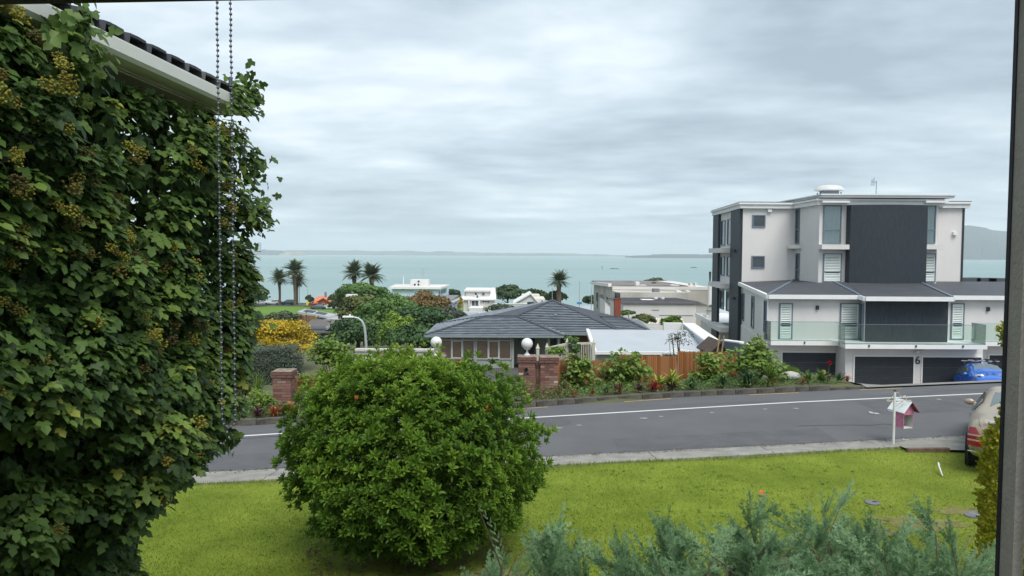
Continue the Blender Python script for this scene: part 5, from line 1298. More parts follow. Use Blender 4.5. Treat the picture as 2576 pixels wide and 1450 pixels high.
mast('shore pole with a yellow sign at its foot', 774, 727, 236, .16, lambda t, a, d: MB().box((a.x, d - .25, a.z - 4.6), (.9, .05, 1.2)).build('sign', mat('sign_yellow', (.75, .62, .05), .6, .05, 2), t))
mast('short shore lamp with hanging lantern above the beach', 669, 747, 246, .12, arm)
mast('tall mast with blue fitting rising beyond the tiled roof', 1458, 708, 150, .10, lambda t, a, d: MB().box((a.x, d, W(1458, 763, d).z), (1.0, .3, .4)).build('fitting', mat('blue_fitting', (.08, .22, .5), .5, .1, 2), t))
mast('tall mast standing in the flat-topped shore tree', 1488, 720, 165, .12)
mast('white pole at the peak of the tiled roof', 1389.5, 725, 120, .07)
mast('orange pedestrian sign post on the shore road', 612, 755, 238, .12, lambda t, a, d: MB().box((a.x, d - .2, a.z - .6), (.8, .05, 1.2)).build('sign', mat('sign_orange', (.8, .3, .05), .6, .05, 2), t))
# markers and rocks in the bay, a boat
def rock(label, u0, u1, v, name='reef'):
    p = G((u0 + u1) / 2, v, SEA); w = (u1 - u0) / F * p.y; n = 16; mb = MB()
    for k in range(n + 1):
        x = p.x - w / 2 + w * k / n; h = (1.3 * math.sin(math.pi * k / n)) * rng.uniform(.5, 1.2) + .02
        mb.v += [(x, p.y - 3, SEA - .5), (x, p.y, SEA + h), (x, p.y + 5, SEA - .5)]
    for k in range(n): mb.f += [(3 * k, 3 * k + 3, 3 * k + 4, 3 * k + 1), (3 * k + 1, 3 * k + 4, 3 * k + 5, 3 * k + 2)]
    tag(mb.build(name, mat('wet_rock', (.06, .065, .06), .8, .2, .2)), label, 'rock')
rock('long low reef in the bay beside a marker pole', 1531, 1560, 677)
rock('broken reef in the bay near the apartment block', 1735, 1756, 674.5)
p = G(1514.5, 679, SEA); t = thing('reef_marker', 'thin marker pole standing off the long reef', 'marker', (p.x, p.y, SEA))
MB().tube([(p.x, p.y, SEA - 1), (p.x, p.y, SEA + 3.2)], .2, 6).build('pole', M_dark, t); MB().box((p.x, p.y, SEA + 3.6), (.9, .9, .9)).build('topmark', M_dark, t)
p = G(651, 650.5, SEA)
t = thing('sailing_ship', 'distant ship with bare masts under the headland', 'ship', (p.x, p.y, SEA))
s = p.y / F
MB().prism([(p.x - 6 * s, p.y - s), (p.x + 5 * s, p.y - s), (p.x + 7 * s, p.y), (p.x + 5 * s, p.y + s), (p.x - 6 * s, p.y + s)], SEA - .5, SEA + 1.6 * s).build('hull', M_dwall, t)
for k in (-4, 0, 4): MB().tube([(p.x + k * s, p.y, SEA), (p.x + k * s, p.y, SEA + 6.5 * s)], .22 * s, 5).build('mast', M_dwall, t)

# ================================================================== CARS
LOCAL = set()
G_car = mat('car_glass', (0.10, 0.14, 0.145), 0.05, 0.15, 1.5, spec=0.9)
M_rubber = mat('tyre_rubber', (.018, .018, .018), .85, .2, 8); M_rim = mat('alloy_rim', (.45, .45, .46), .35, .1, 5, metal=.7); M_chrome = mat('chrome', (.70, .70, .70), .2, .05, 4, metal=.9)
M_trimblk = mat('black_trim', (.02, .02, .022), .6, .2, 5)
SEDAN = [(0, .80, .42, .55, .68, .66, .72), (.05, .87, .30, .55, .80, .72, .92), (.15, .90, .24, .6, .88, .74, 1.01), (.80, .92, .22, .65, .93, .74, 1.05), (1.05, .925, .22, .65, .94, .72, 1.10), (1.75, .93, .22, .65, .94, .60, 1.40),
         (2.5, .93, .22, .65, .93, .62, 1.445), (3.1, .93, .22, .62, .92, .60, 1.40), (3.85, .925, .22, .6, .90, .72, 1.03), (4.75, .88, .24, .5, .78, .70, .84), (5.0, .80, .30, .45, .62, .62, .66)]
HATCH = [(0, .72, .45, .6, .80, .62, .90), (.06, .80, .30, .6, .90, .62, 1.05), (.30, .84, .22, .65, .93, .58, 1.30), (.75, .86, .20, .65, .94, .57, 1.46), (1.5, .865, .20, .65, .93, .57, 1.50), (2.1, .865, .20, .63, .92, .55, 1.46), (2.85, .865, .20, .6, .93, .70, 1.03),
         (3.42, .84, .22, .55, .87, .68, .95), (3.74, .78, .28, .5, .74, .62, .80), (3.85, .70, .34, .48, .62, .55, .66)]
WAGON = [(0, .80, .42, .6, .95, .72, 1.05), (.06, .88, .30, .6, .98, .72, 1.30), (.25, .90, .25, .65, 1.0, .68, 1.62), (1.2, .92, .25, .65, 1.0, .68, 1.72), (2.4, .92, .25, .65, 1.0, .66, 1.70), (3.2, .92, .25, .62, .98, .76, 1.12), (4.2, .88, .28, .55, .92, .74, 1.0), (4.5, .80, .34, .5, .72, .62, .78)]
def half(s):
    y, w, zb, zs, zbl, wr, zr = s
    return [(0, zb), (w * .88, zb), (w * .985, zb + .14), (w, zs), (w * .965, zbl), (wr, zr - .035), (wr * .72, zr), (0, zr + .02)]
def car(label, st, paint, loc, heading, group=None, cabin=(4, 7), wheels=(.85, .78), cat='car', detail=True, sub=2, wr=.32):
    """st: stations from the tail to the nose; heading: direction of the nose clockwise from +Y"""
    t = thing('parked_car', label, cat, loc, -heading, group); LOCAL.add(t.name)
    mb = MB(); n = len(st); k = 14
    for s in st:
        h = half(s); ring = h + [(-x, z) for x, z in reversed(h[1:-1])]
        mb.v += [(x, s[0], z) for x, z in ring]
    for i in range(n - 1):
        for j in range(k): a = i * k + j; b = i * k + (j + 1) % k; mb.f.append((a, b, b + k, a + k))
    mb.f += [tuple(reversed(range(k))), tuple(range((n - 1) * k, n * k))]
    body = mb.build('body', paint, t, smooth=True)
    bm = bmesh.new(); bm.from_mesh(body.data); bmesh.ops.recalc_face_normals(bm, faces=bm.faces); bm.to_mesh(body.data); bm.free()
    sm = body.modifiers.new('smooth', 'SUBSURF'); sm.levels = sub; sm.render_levels = sub
    H = [half(s) for s in st]; ca, cb = cabin
    def patch(name, c, off, m, par=t, nseg=4):
        """glass pane through four corners, pushed outwards"""
        c = [Vector(q) for q in c]; nm = (c[1] - c[0]).cross(c[3] - c[0]).normalized()
        ctr = sum(c, Vector()) / 4
        if nm.dot(ctr - Vector((0, ctr.y if abs(ctr.x) > .4 else L / 2, .8))) < 0: nm = -nm
        mb = MB(); c = [q + nm * off for q in c]
        for i in range(nseg + 1):
            for j in range(nseg + 1):
                f, g = i / nseg, j / nseg; p = c[0].lerp(c[1], f).lerp(c[3].lerp(c[2], f), g) + nm * (.016 * (1 - (2 * f - 1) ** 2))
                mb.v.append(tuple(p))
        for i in range(nseg):
            for j in range(nseg): a = i * (nseg + 1) + j; mb.f.append((a, a + 1, a + nseg + 2, a + nseg + 1))
        return mb.build(name, m, par, smooth=True)
    L = st[-1][0]
    def P3(i, j, sg=1): return Vector((H[i][j][0] * sg, st[i][0], H[i][j][1]))
    # windscreen and rear window, side windows
    def screen(name, i0, i1, lo=.10, hi=.90, wid=.90):
        a, b = (P3(i0, 5, -1) + P3(i0, 6, -1)) / 2, (P3(i0, 5) + P3(i0, 6)) / 2; c, d = (P3(i1, 5) + P3(i1, 6)) / 2, (P3(i1, 5, -1) + P3(i1, 6, -1)) / 2
        q = [a.lerp(d, lo), b.lerp(c, lo), b.lerp(c, hi), a.lerp(d, hi)]
        for p in q: p.x *= wid * 1.06
        return patch(name, q, .012, G_car)
    screen('rear_window', ca, ca + 1); screen('windscreen', cb + 1, cb)
    for sg in (-1, 1):
        ys = [(ca + .55, ca + 1.45), (ca + 1.55, cb + .35)] if cb - ca > 1 else [(ca + .5, cb + .3)]
        for f0, f1 in ys:
            def at(f, j): i = int(f); r = f - i; return P3(i, j, sg).lerp(P3(min(i + 1, n - 1), j, sg), r)
            q = [at(f0, 4).lerp(at(f0, 5), .12), at(f1, 4).lerp(at(f1, 5), .12), at(f1, 4).lerp(at(f1, 5), .85), at(f0, 4).lerp(at(f0, 5), .85)]
            patch('side_window', q, .006, G_car)
    for yw in (wheels[0], L - wheels[1]):
        for sg in (-1, 1):
            w = max(s[1] for s in st); x = sg * (w - .09)
            wh = MB().lathe((0, 0, 0), [(wr * .66, -.1), (wr * .95, -.105), (wr, -.07), (wr, .07), (wr * .95, .105), (wr * .66, .1)], 22).build('wheel', M_rubber, t, smooth=True, angle=40)
            wh.matrix_basis = Matrix.Translation((x, yw, wr)) @ Matrix.Rotation(R(90), 4, 'Y')
            rm = MB().lathe((0, 0, 0), [(wr * .65, -.09), (wr * .65, .09), (wr * .5, .085), (wr * .15, .06), (.02, .075)], 18).build('rim', M_rim, wh, smooth=True, angle=30)
            rm.matrix_basis = Matrix.Rotation(0 if sg > 0 else math.pi, 4, 'Y')
            ar = MB().lathe((0, 0, 0), [(wr * 1.10, -.02), (wr * 1.16, .0), (wr * 1.10, .022)], 22).build('wheel_arch', M_trimblk, t, smooth=True, angle=40)
            ar.matrix_basis = Matrix.Translation((sg * (w - .035), yw, wr + .02)) @ Matrix.Rotation(R(90), 4, 'Y')
    for sg in (-1, 1):
        o = MB().ball((0, 0, 0), .085, 12, 8, (1.2, .5, .8)).build('mirror', paint, t, smooth=True); o.location = (sg * (st[cb][1] + .02), st[cb + 1][0] - .30, st[cb][4] + .05)
    return t
M_gold = mat('champagne_paint', (.36, .30, .225), .36, .05, 2, metal=.25, coat=.35)
sed = car('champagne gold saloon parked tail-on at the end of the lawn', SEDAN, M_gold, (0, 0, 0), R(31.5))
c0 = W(2430, 1110, 13.0); hv = Vector((math.sin(R(31.5)), math.cos(R(31.5)), 0)); rv = Vector((hv.y, -hv.x, 0))
loc = c0 + rv * .92; sed.rotation_euler = (R(-4.5), 0, -R(33)); sed.location = (loc.x, loc.y, W(2440, 1192, 13.0).z)
M_red = mat('red_lens', (.27, .010, .016), .15, .15, 6, coat=.5); M_pink = mat('pale_lens', (.55, .33, .30), .2, .1, 6)
def rear(xa): return -.035 + .13 * max(0, (abs(xa) - .66) / .26) ** 2
for sg in (-1, 1):
    zl = [.50, .59, .62, .68, .71, .835]; lp = None
    for b in range(5):
        mb = MB(); z0, z1 = zl[b] + .003, zl[b + 1] - .003; nx = 6
        inn = lambda z: .60 + (z - .5) / .365 * .20
        out_ = lambda z: .905 - max(0, z - .74) * .35
        for z in (z0, z1):
            for i in range(nx + 1): x = inn(z) + (out_(z) - inn(z)) * i / nx; mb.v.append((sg * x, rear(x) - .004 + max(0, z - .7) * .22, z))
        mb.f = [(i, i + 1, nx + 2 + i, nx + 1 + i) if sg > 0 else (i + 1, i, nx + 1 + i, nx + 2 + i) for i in range(nx)]
        o = mb.build('tail_lamp' if lp is None else 'lens_band', M_red if b % 2 == 0 else M_pink, sed if lp is None else lp, smooth=True)
        if lp is None: lp = o
pts = [(x, rear(x) - .018, .405) for x in np.linspace(-.89, .89, 15)]
MB().tube(pts, .011, 6).build('chrome_strip', M_chrome, sed)
pts = [(x, rear(x) - .030, .455) for x in np.linspace(-.87, .87, 15)]
MB().tube(pts, .006, 5).build('bumper_line', M_trimblk, sed)
text('S280', .085, .004, M_chrome, 'badge', sed, Matrix.Translation((-.56, .035, .955)) @ Matrix.Rotation(R(72), 4, 'X'), .002)
pts = [(-.30, -.035, .52), (-.38, -.032, .70), (-.36, -.01, .80), (-.30, -.004, .82), (.30, -.004, .82), (.36, -.01, .80), (.38, -.032, .70), (.30, -.035, .52)]
MB().tube(pts, .006, 5).build('plate_recess', M_trimblk, sed)
MB().box((0, -.04, .64), (.52, .012, .12)).build('number_plate', M_trim, sed)
for sg in (-1, 1): MB().tube([(sg * .50, -.03, .48), (sg * .62, .0, .66), (sg * .73, .07, .90), (sg * .74, .14, 1.0)], .004, 5).build('boot_seam', M_trimblk, sed)

M_bluec = mat('bright_blue_paint', (.008, .115, .52), .25, .05, 2, coat=.8)
hb = car('bright blue hatchback with roof racks parked before the garages', HATCH, M_bluec, (0, 0, 0), 0, cabin=(2, 5), wheels=(.72, .78), wr=.30)
hd = math.atan2(-1.0, -3.6); Rr, Fr = Vector((X(2392, 34.8, 940), 34.8)), Vector((X(2455, 31.2, 940), 31.2))
dirv = (Fr - Rr).normalized(); side = Vector((-dirv.y, dirv.x))
tail = Rr + side * .86; hb.rotation_euler = (R(9), 0, math.atan2(-dirv.x, dirv.y)); zc_ = Tz(20.9, 33) + .02
hb.location = (tail.x, tail.y, W(2450, 917, 33).z - 1.72)
for sg in (-1, 1):
    o = MB().ball((0, 0, 0), .19, 18, 10, (1.05, .35, .62)).build('headlamp', M_chrome, hb, smooth=True); o.location = (sg * .60, 3.50, .86); o.rotation_euler = (R(-18), 0, R(-24) * sg)
    q = MB().ball((0, 0, 0), .10, 14, 8, (1.05, .35, .62)).build('lens', M_pane, o, smooth=True); q.location = (0, .035, .01)
MB().box((0, 3.80, .62), (.95, .12, .16)).build('grille', M_trimblk, hb, bevel=.05)
for y in (.95, 1.95):
    MB().tube([(-.62, y, 1.60), (.62, y, 1.60)], .022, 8).build('roof_bar', mat('bar_grey', (.28, .29, .30), .5, .1, 4), hb)
    for sg in (-1, 1): MB().box((sg * .52, y, 1.52), (.10, .12, .14)).build('bar_foot', M_trimblk, hb, bevel=.02)
    for x in (-.42, -.15, .3): MB().box((x, y, 1.645), (.10, .22, .06)).tube([(x - .12, y + .02, 1.68), (x + .12, y - .02, 1.69)], .012, 5).build('ski_clamp', M_trimblk, hb)

far = [(615, 769.5, 'WAGON', (.05, .05, .055), 'dark utility car parked under the big shore tree'), (661, 774, 'SEDAN', (.52, .55, .58), 'silver car parked on the shore road'), (688, 774, 'WAGON', (.70, .70, .69), 'white four-wheel-drive with spare wheel on the shore road'),
       (724, 776, 'WAGON', (.035, .075, .075), 'dark teal car parked near the tall palms'), (803, 776.5, 'SEDAN', (.05, .08, .12), 'dark blue car in front of the brick pavilion'), (829, 779, 'SEDAN', (.66, .68, .68), 'white car half hidden by the pavilion trees')]
for i, (u, v, k, c, lb) in enumerate(far):
    p = W(u, v + 2.5, 241 if i < 4 else 222); s = {'WAGON': WAGON, 'SEDAN': SEDAN}[k]
    o = car(lb, s, mat('far_paint_%d' % i, c, .35, .04, 1, coat=.4), (p.x + (2.3 if i != 0 else 2.6), p.y, Tz(p.x, p.y) + .22), R(-88), cabin=(4, 7) if k == 'SEDAN' else (1, 4), sub=1, group='cars parked along the shore')
    if i == 2:
        w = MB().lathe((0, 0, 0), [(.1, -.1), (.36, -.1), (.36, .1), (.1, .1)], 16).build('spare_wheel', M_rubber, o); w.matrix_basis = Matrix.Translation((0, -.1, .95)) @ Matrix.Rotation(R(90), 4, 'X')
p = W(742, 924, 33)
o = car('white car glimpsed between the grey hedge and the leafy shrub', HATCH, mat('white_paint', (.66, .68, .70), .3, .03, 2, coat=.5), (p.x, 33, p.z - 1.48), R(-70), cabin=(2, 5), wheels=(.72, .78), wr=.3)

# ================================================================== LETTERBOX AND THINGS ON THE LAWN
lb = thing('letterbox', 'pink birdhouse letterbox with white roof hanging on a white post', 'letterbox')
pb = W(2247, 1132, 15.2); lb.location = (pb.x, pb.y, float(zlawn(pb.x, pb.y)))
M_post = mat('white_post_paint', (.66, .67, .64), .6, .12, 8); M_pink2 = mat('pink_paint', (.56, .20, .32), .75, .18, 9); M_wroof2 = mat('white_tin', (.70, .74, .74), .6, .1, 8); M_iron = mat('cream_scroll_iron', (.50, .42, .33), .7, .3, 14); M_maroon = mat('maroon_underside', (.22, .03, .05), .8, .2, 8)
zt = W(2246, 985, 15.2).z; zg_ = lb.location.z - .05
MB().box((pb.x, pb.y, (zt + zg_) / 2), (.036, .036, zt - zg_)).build('post', M_post, lb)
MB().box((pb.x, pb.y, zt + .012), (.042, .042, .03)).build('post_cap', M_dark, lb)
ga = math.atan2(-.975, .22); gn = Vector((math.cos(ga), math.sin(ga), 0)); sn = Vector((gn.y, -gn.x, 0)); 
sn = Vector((-.975, -.22, 0))                                 # side that faces the viewer's left
C = W(2273, 1057, 15.2); C.y = 15.2
Wd, Ln, Hb = .235, .30, .34                                    # across the gable, along the ridge, wall height
ctr = Vector((C.x, C.y, 0)) - gn * Ln / 2 + (-sn) * Wd / 2
zb0 = W(2273, 1079, 15.2).z; ze_ = W(2273, 1036, 15.2).z; zr_ = W(2289, 1010, 15.2).z
def lp_(a, b, z): q = ctr + gn * a + sn * b; return (q.x, q.y, z)
h, l = Wd / 2, Ln / 2
mb = MB(); th = .012
for b in (h, -h):                                             # side walls
    o = [lp_(-l, b, zb0), lp_(l, b, zb0), lp_(l, b, ze_ + .01), lp_(-l, b, ze_ + .01)]; i_ = b - th * np.sign(b)
    q = [lp_(-l, i_, zb0), lp_(l, i_, zb0), lp_(l, i_, ze_ + .01), lp_(-l, i_, ze_ + .01)]
    mb.poly(o); mb.poly(list(reversed(q))); 
    for k in range(4): mb.poly([o[k], q[k], q[(k + 1) % 4], o[(k + 1) % 4]])
mb.build('side_wall', M_pink2, lb)
mb = MB().prism([lp_(-l + .002, -h + th, 0)[:2], lp_(l - .002, -h + th, 0)[:2], lp_(l - .002, h - th, 0)[:2], lp_(-l + .002, h - th, 0)[:2]][::-1], zb0, zb0 + .014); mb.build('floor', M_post, lb)
mb = MB(); q = [lp_(-l + .004, -h + th, zb0), lp_(-l + .004, h - th, zb0), lp_(-l + .004, h - th, ze_), lp_(-l + .004, -h + th, ze_)]; mb.poly(q); mb.poly([lp_(-l + .016, *((-h + th, h - th)[k in (1, 2)], (zb0, ze_)[k > 1])) for k in (3, 2, 1, 0)]); mb.build('back_panel', M_post, lb)
zf = W(2285, 1045, 15.2).z
mb = MB()
for b in (h - th - .002, -h + th + .002): mb.poly([lp_(-l + .018, b, zb0 + .016), lp_(l - .003, b, zb0 + .016), lp_(l - .003, b, ze_), lp_(-l + .018, b, ze_)])
mb.build('lining', M_post, lb)
for a in (l, l - .014): pass
mb = MB(); f = [(-h, zf), (h, zf), (h, ze_ + .01), (0, zr_ - .02), (-h, ze_ + .01)]
mb.poly([lp_(l + .002, b, z) for b, z in f]); mb.poly([lp_(l - .012, b, z) for b, z in reversed(f)])
for k in range(5): k2 = (k + 1) % 5; mb.poly([lp_(l + .002, *f[k]), lp_(l - .012, *f[k]), lp_(l - .012, *f[k2]), lp_(l + .002, *f[k2])])
mb.build('gable_front', M_pink2, lb)
mb = MB(); mb.poly([lp_(-l, b, z) for b, z in ((-h, ze_ + .01), (h, ze_ + .01), (0, zr_ - .02))]); mb.build('gable_back', M_pink2, lb)
ov = .07; e_ = .09
for sg, mm in ((1, M_wroof2), (-1, M_maroon)):
    a = [lp_(-l - e_, 0, zr_), lp_(l + e_, 0, zr_), lp_(l + e_, sg * (h + ov), ze_ - .012), lp_(-l - e_, sg * (h + ov), ze_ - .012)]
    b = [(x, y, z - .014) for x, y, z in a]; mb = MB().poly(a); mb.poly(list(reversed(b)))
    for k in range(4): mb.poly([a[k], b[k], b[(k + 1) % 4], a[(k + 1) % 4]])
    rs = mb.build('roof_slope', mm, lb)
# number ring and stroke on the white slope
nrm = Vector(lp_(0, 1, 0)) - Vector(lp_(0, 0, 0)); sl = Vector(lp_(0, h + ov, ze_ - .012)) - Vector(lp_(0, 0, zr_)); al = gn
un = al.cross(sl).normalized(); un = un if un.z > 0 else -un
cc = Vector(lp_(-.12, 0, zr_)) + sl * .36 + un * .003
MB().tube([cc + (al * math.cos(t) + sl.normalized() * math.sin(t)) * .034 for t in np.linspace(.6, 5.6, 18)], .0035, 5).build('number_mark', M_dark, lb)
cc = Vector(lp_(.05, 0, zr_)) + sl * .36 + un * .003
MB().tube([cc - sl * .12, cc + sl * .12], .003, 5).build('number_mark', mat('faded_grey', (.3, .3, .3), .8, .1, 5), lb)
cc = Vector(lp_(.03, 0, zr_)) + sl * .04 + un * .003
MB().tube([cc, cc + sl * .45 - al * .08, cc + sl * .85 - al * .12], .004, 5).build('rust_streak', mat('rust', (.20, .09, .06), .9, .3, 10), lb)
# scroll bracket
bz = W(2275, 1008, 15.2).z
def scroll(c, r, t0, t1, ax, n=16): return [Vector(c) + (ax * math.cos(t) + Vector((0, 0, 1)) * math.sin(t)) * r * (1 - .3 * i / n) for i, t in enumerate(np.linspace(t0, t1, n))]
ex = Vector((1, 0, 0)); P0 = Vector((pb.x, pb.y, 0))
MB().tube([P0 + Vector((-.17, 0, bz - .015)), P0 + Vector((.34, 0, bz))], .010, 6).build('bracket_arm', M_iron, lb)
MB().tube([P0 + Vector((-.16, 0, bz)), P0 + Vector((-.05, 0, zt - .12)), P0 + Vector((-.03, 0, zt - .10)), P0 + Vector((-.005, 0, zt - .14))], .007, 6).build('bracket_scroll', M_iron, lb)
MB().tube(scroll(P0 + Vector((.205, 0, bz + .055)), .05, R(-70), R(210), ex), .008, 6).build('bracket_scroll', M_iron, lb)
MB().tube([P0 + Vector((.02, 0, zt - .01)), P0 + Vector((.07, 0, zt - .03)), P0 + Vector((.12, 0, zt - .09)), P0 + Vector((.17, 0, bz + .06))], .006, 6).build('bracket_scroll', M_iron, lb)
MB().tube(scroll(P0 + Vector((.36, 0, bz - .10)), .045, R(-60), R(150), ex), .007, 6).build('bracket_scroll', M_iron, lb)
for k in range(2): MB().tube([P0 + Vector((.10 + .14 * k, 0, bz - .005)), P0 + Vector((.10 + .14 * k, .0, zr_ - .004))], .004, 5).build('hanger', M_iron, lb)

p = G(2195, 1266, float(zlawn(4.3, 11.4)))
vb = thing('valve_cover', 'grey oval valve cover set in the lawn', 'cover', (p.x, p.y, p.z))
MB().lathe_sq((p.x, p.y, p.z - .02), [(.16, 0), (.16, .045), (.14, .055), (.13, .048), (.01, .05)], 20, (.72, .72, .8)).build('lid', mat('grey_iron_lid', (.16, .165, .17), .8, .2, 12, .4, 60), vb, smooth=True, angle=35)
MB().box((p.x + .03, p.y, p.z + .024), (.06, .025, .010)).build('lift_lug', M_dark, vb)
p = G(2458, 1300, float(zlawn(6.1, 10.2)))
st_ = thing('paving_stone', 'rough grey stone lying beside the golden conifer', 'stone', p)
MB().lathe_sq((p.x, p.y, p.z - .02), [(.18, 0), (.17, .05), (.12, .075), (.01, .08)], 9, (1.1, .8, 1)).build('slab', mat('grey_stone', (.17, .17, .18), .9, .3, 14, .6, 50), st_)
p = G(2366, 1190, float(zlawn(7.4, 13)))
pp = thing('bent_stake', 'bent white plastic stake lying in the grass', 'stake', p)
MB().tube([p + Vector((-.11, -.25, .02)), p + Vector((-.04, -.02, .12)), p + Vector((0, .08, .16)), p + Vector((.05, .10, .12))], [.012, .014, .014, .012], 8).build('pipe', M_post, pp, smooth=True)
p = G(1922, 1251, float(zlawn(3.9, 11.6)))
lf = thing('fallen_leaf', 'curled orange-red leaf lying on the lawn', 'leaf', p + Vector((0, 0, .03)))
v_, f_ = xf(IVY, Matrix.Translation(p + Vector((-.03, -.02, .05))) @ Matrix.Rotation(R(35), 4, 'X') @ Matrix.Scale(.11, 4)); mb = MB(); mb.v = v_; mb.f = [tuple(q) for q in f_]; mb.build('blade', mat('orange_leaf', (.50, .10, .02), .7, .2, 20), lf)
a, b = G(2282, 1137, .12), G(2386, 1138, .12); 
ed = thing('edging_timber', 'short weathered timber edging between lawn and concrete apron', 'edging', (a + b) / 2)
MB().sweep(Vector((a.x, a.y, .19)), Vector((b.x, b.y, .21)), .09, .16).build('beam', mat('weathered_beam', (.15, .10, .07), .9, .3, 8), ed)
# concrete apron by the car
mb = MB(); ax = np.arange(7.9, 30, 1.0)
ribbon(mb, ax, y_lawn(ax) - .32 - (ax - 7.9) * .30, y_lawn(ax) + .02, zroad(ax) + .075, zroad(ax) + .06); tag(mb.build('concrete_apron', M_conc), 'concrete apron at the end of the lawn by the saloon', 'apron', kind='structure')

# ================================================================== PLANTS
def perp(Zd):
    r = rnd(len(Zd)); return unit(r - Zd * np.sum(r * Zd, 1, keepdims=True))
def clumps(c, rad, n, k, rc=(.28, .42), shell=(.55, .95), flat=.0, lo=-.55):
    """leaf points gathered in k clumps over an ellipsoid; returns points and outward directions"""
    D = []
    while len(D) < k:
        q = rnd(1)[0]
        if q[2] > lo: D.append(q)
    D = np.array(D); cc = D * rng.uniform(shell[0], shell[1], (k, 1)); r = rng.uniform(rc[0], rc[1], k)
    i = rng.integers(0, k, n); d = rnd(n); d[:, 2] = np.where(d[:, 2] < -.35, -d[:, 2], d[:, 2])
    q = cc[i] + d * (r[i] * rng.uniform(.72, 1.05, n))[:, None]
    rad = np.array(rad); P = np.array(c) + q * rad
    nd = unit(d / rad * rad.mean() * .75 + q * .35)
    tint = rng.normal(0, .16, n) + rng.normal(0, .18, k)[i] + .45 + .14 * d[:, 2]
    return P, nd, tint
M_bark = mat('bark', (.12, .085, .06), .95, .3, 6, .6, 20, stretch=(1, 1, .3))
def trunk(parent, base, top, r, limbs=4, spread=1.0, m=None):
    b, t = Vector(base), Vector(top); j = Vector((rng.normal(0, .06), rng.normal(0, .06), 0)) * (t - b).length
    mb = MB().tube([b - Vector((0, 0, .2)), b.lerp(t, .4) + j, t], [r * 1.25, r * .9, r * .35], 8)
    for k in range(limbs):
        s = b.lerp(t, rng.uniform(.3, .65)) + j * .8; a = rng.uniform(0, 6.28); e = s + Vector((math.cos(a) * spread, math.sin(a) * spread, rng.uniform(.5, .9) * spread))
        mb.tube([s, s.lerp(e, .5) + Vector((0, 0, .1 * spread)), e], [r * .5, r * .33, r * .12], 6)
    mb.build('trunk', m or M_bark, parent, smooth=True)
GREENS = {
    'dark': [(0.022, 0.055, 0.019), (0.041, 0.095, 0.030), (0.069, 0.142, 0.041), (0.109, 0.192, 0.055)],
    'pohutu': [(0.018, 0.044, 0.018), (0.032, 0.072, 0.026), (0.053, 0.102, 0.036), (0.083, 0.134, 0.053)],
    'mid': [(0.040, 0.100, 0.022), (0.072, 0.154, 0.032), (0.118, 0.216, 0.046), (0.180, 0.278, 0.064)],
    'olive': [(0.046, 0.072, 0.033), (0.072, 0.104, 0.046), (0.111, 0.143, 0.065), (0.156, 0.182, 0.091)],
    'grey': [(0.056, 0.077, 0.053), (0.081, 0.106, 0.073), (0.112, 0.144, 0.100), (0.150, 0.181, 0.131)],
    'yellow': [(.22, .18, .010), (.38, .28, .012), (.52, .375, .016), (.62, .46, .04)],
    'autumn': [(.10, .095, .03), (.15, .12, .035), (.23, .135, .045), (.15, .15, .05)],
    'lime': [(0.075, 0.150, 0.018), (0.128, 0.225, 0.027), (0.195, 0.300, 0.038), (0.285, 0.390, 0.060)],
    'mixed': [(0.050, 0.083, 0.024), (0.099, 0.132, 0.033), (0.165, 0.165, 0.050), (0.149, 0.215, 0.058)],
}
def gm(k, **kw): return leafmat('foliage_' + k, GREENS[k], **kw)
def tree(label, u, v, ru, rv, d, kind, n=2600, leaf=.35, k=26, cat='tree', name='tree', group=None, tr=.22, deep=.85, lo=-.5, trunk_r=None, shape=DIAMOND, tm=None):
    c = W(u, v, d); rx, rz = ru / F * d, rv / F * d; zb = Tz(c.x, d)
    t = thing(name, label, cat, (c.x, d, zb), group=group)
    P, nd, ti = clumps(c, (rx, rx * deep, rz), n, k, lo=lo)
    Zd = unit(nd + rnd(n) * .65)
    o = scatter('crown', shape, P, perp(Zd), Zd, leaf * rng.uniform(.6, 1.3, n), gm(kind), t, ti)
    r = trunk_r or max(.06, rx * .07)
    if c.z > zb: trunk(t, (c.x, d, zb), (c.x, d, c.z + rz * .3), r, 6, rx * .55, tm)
    return t

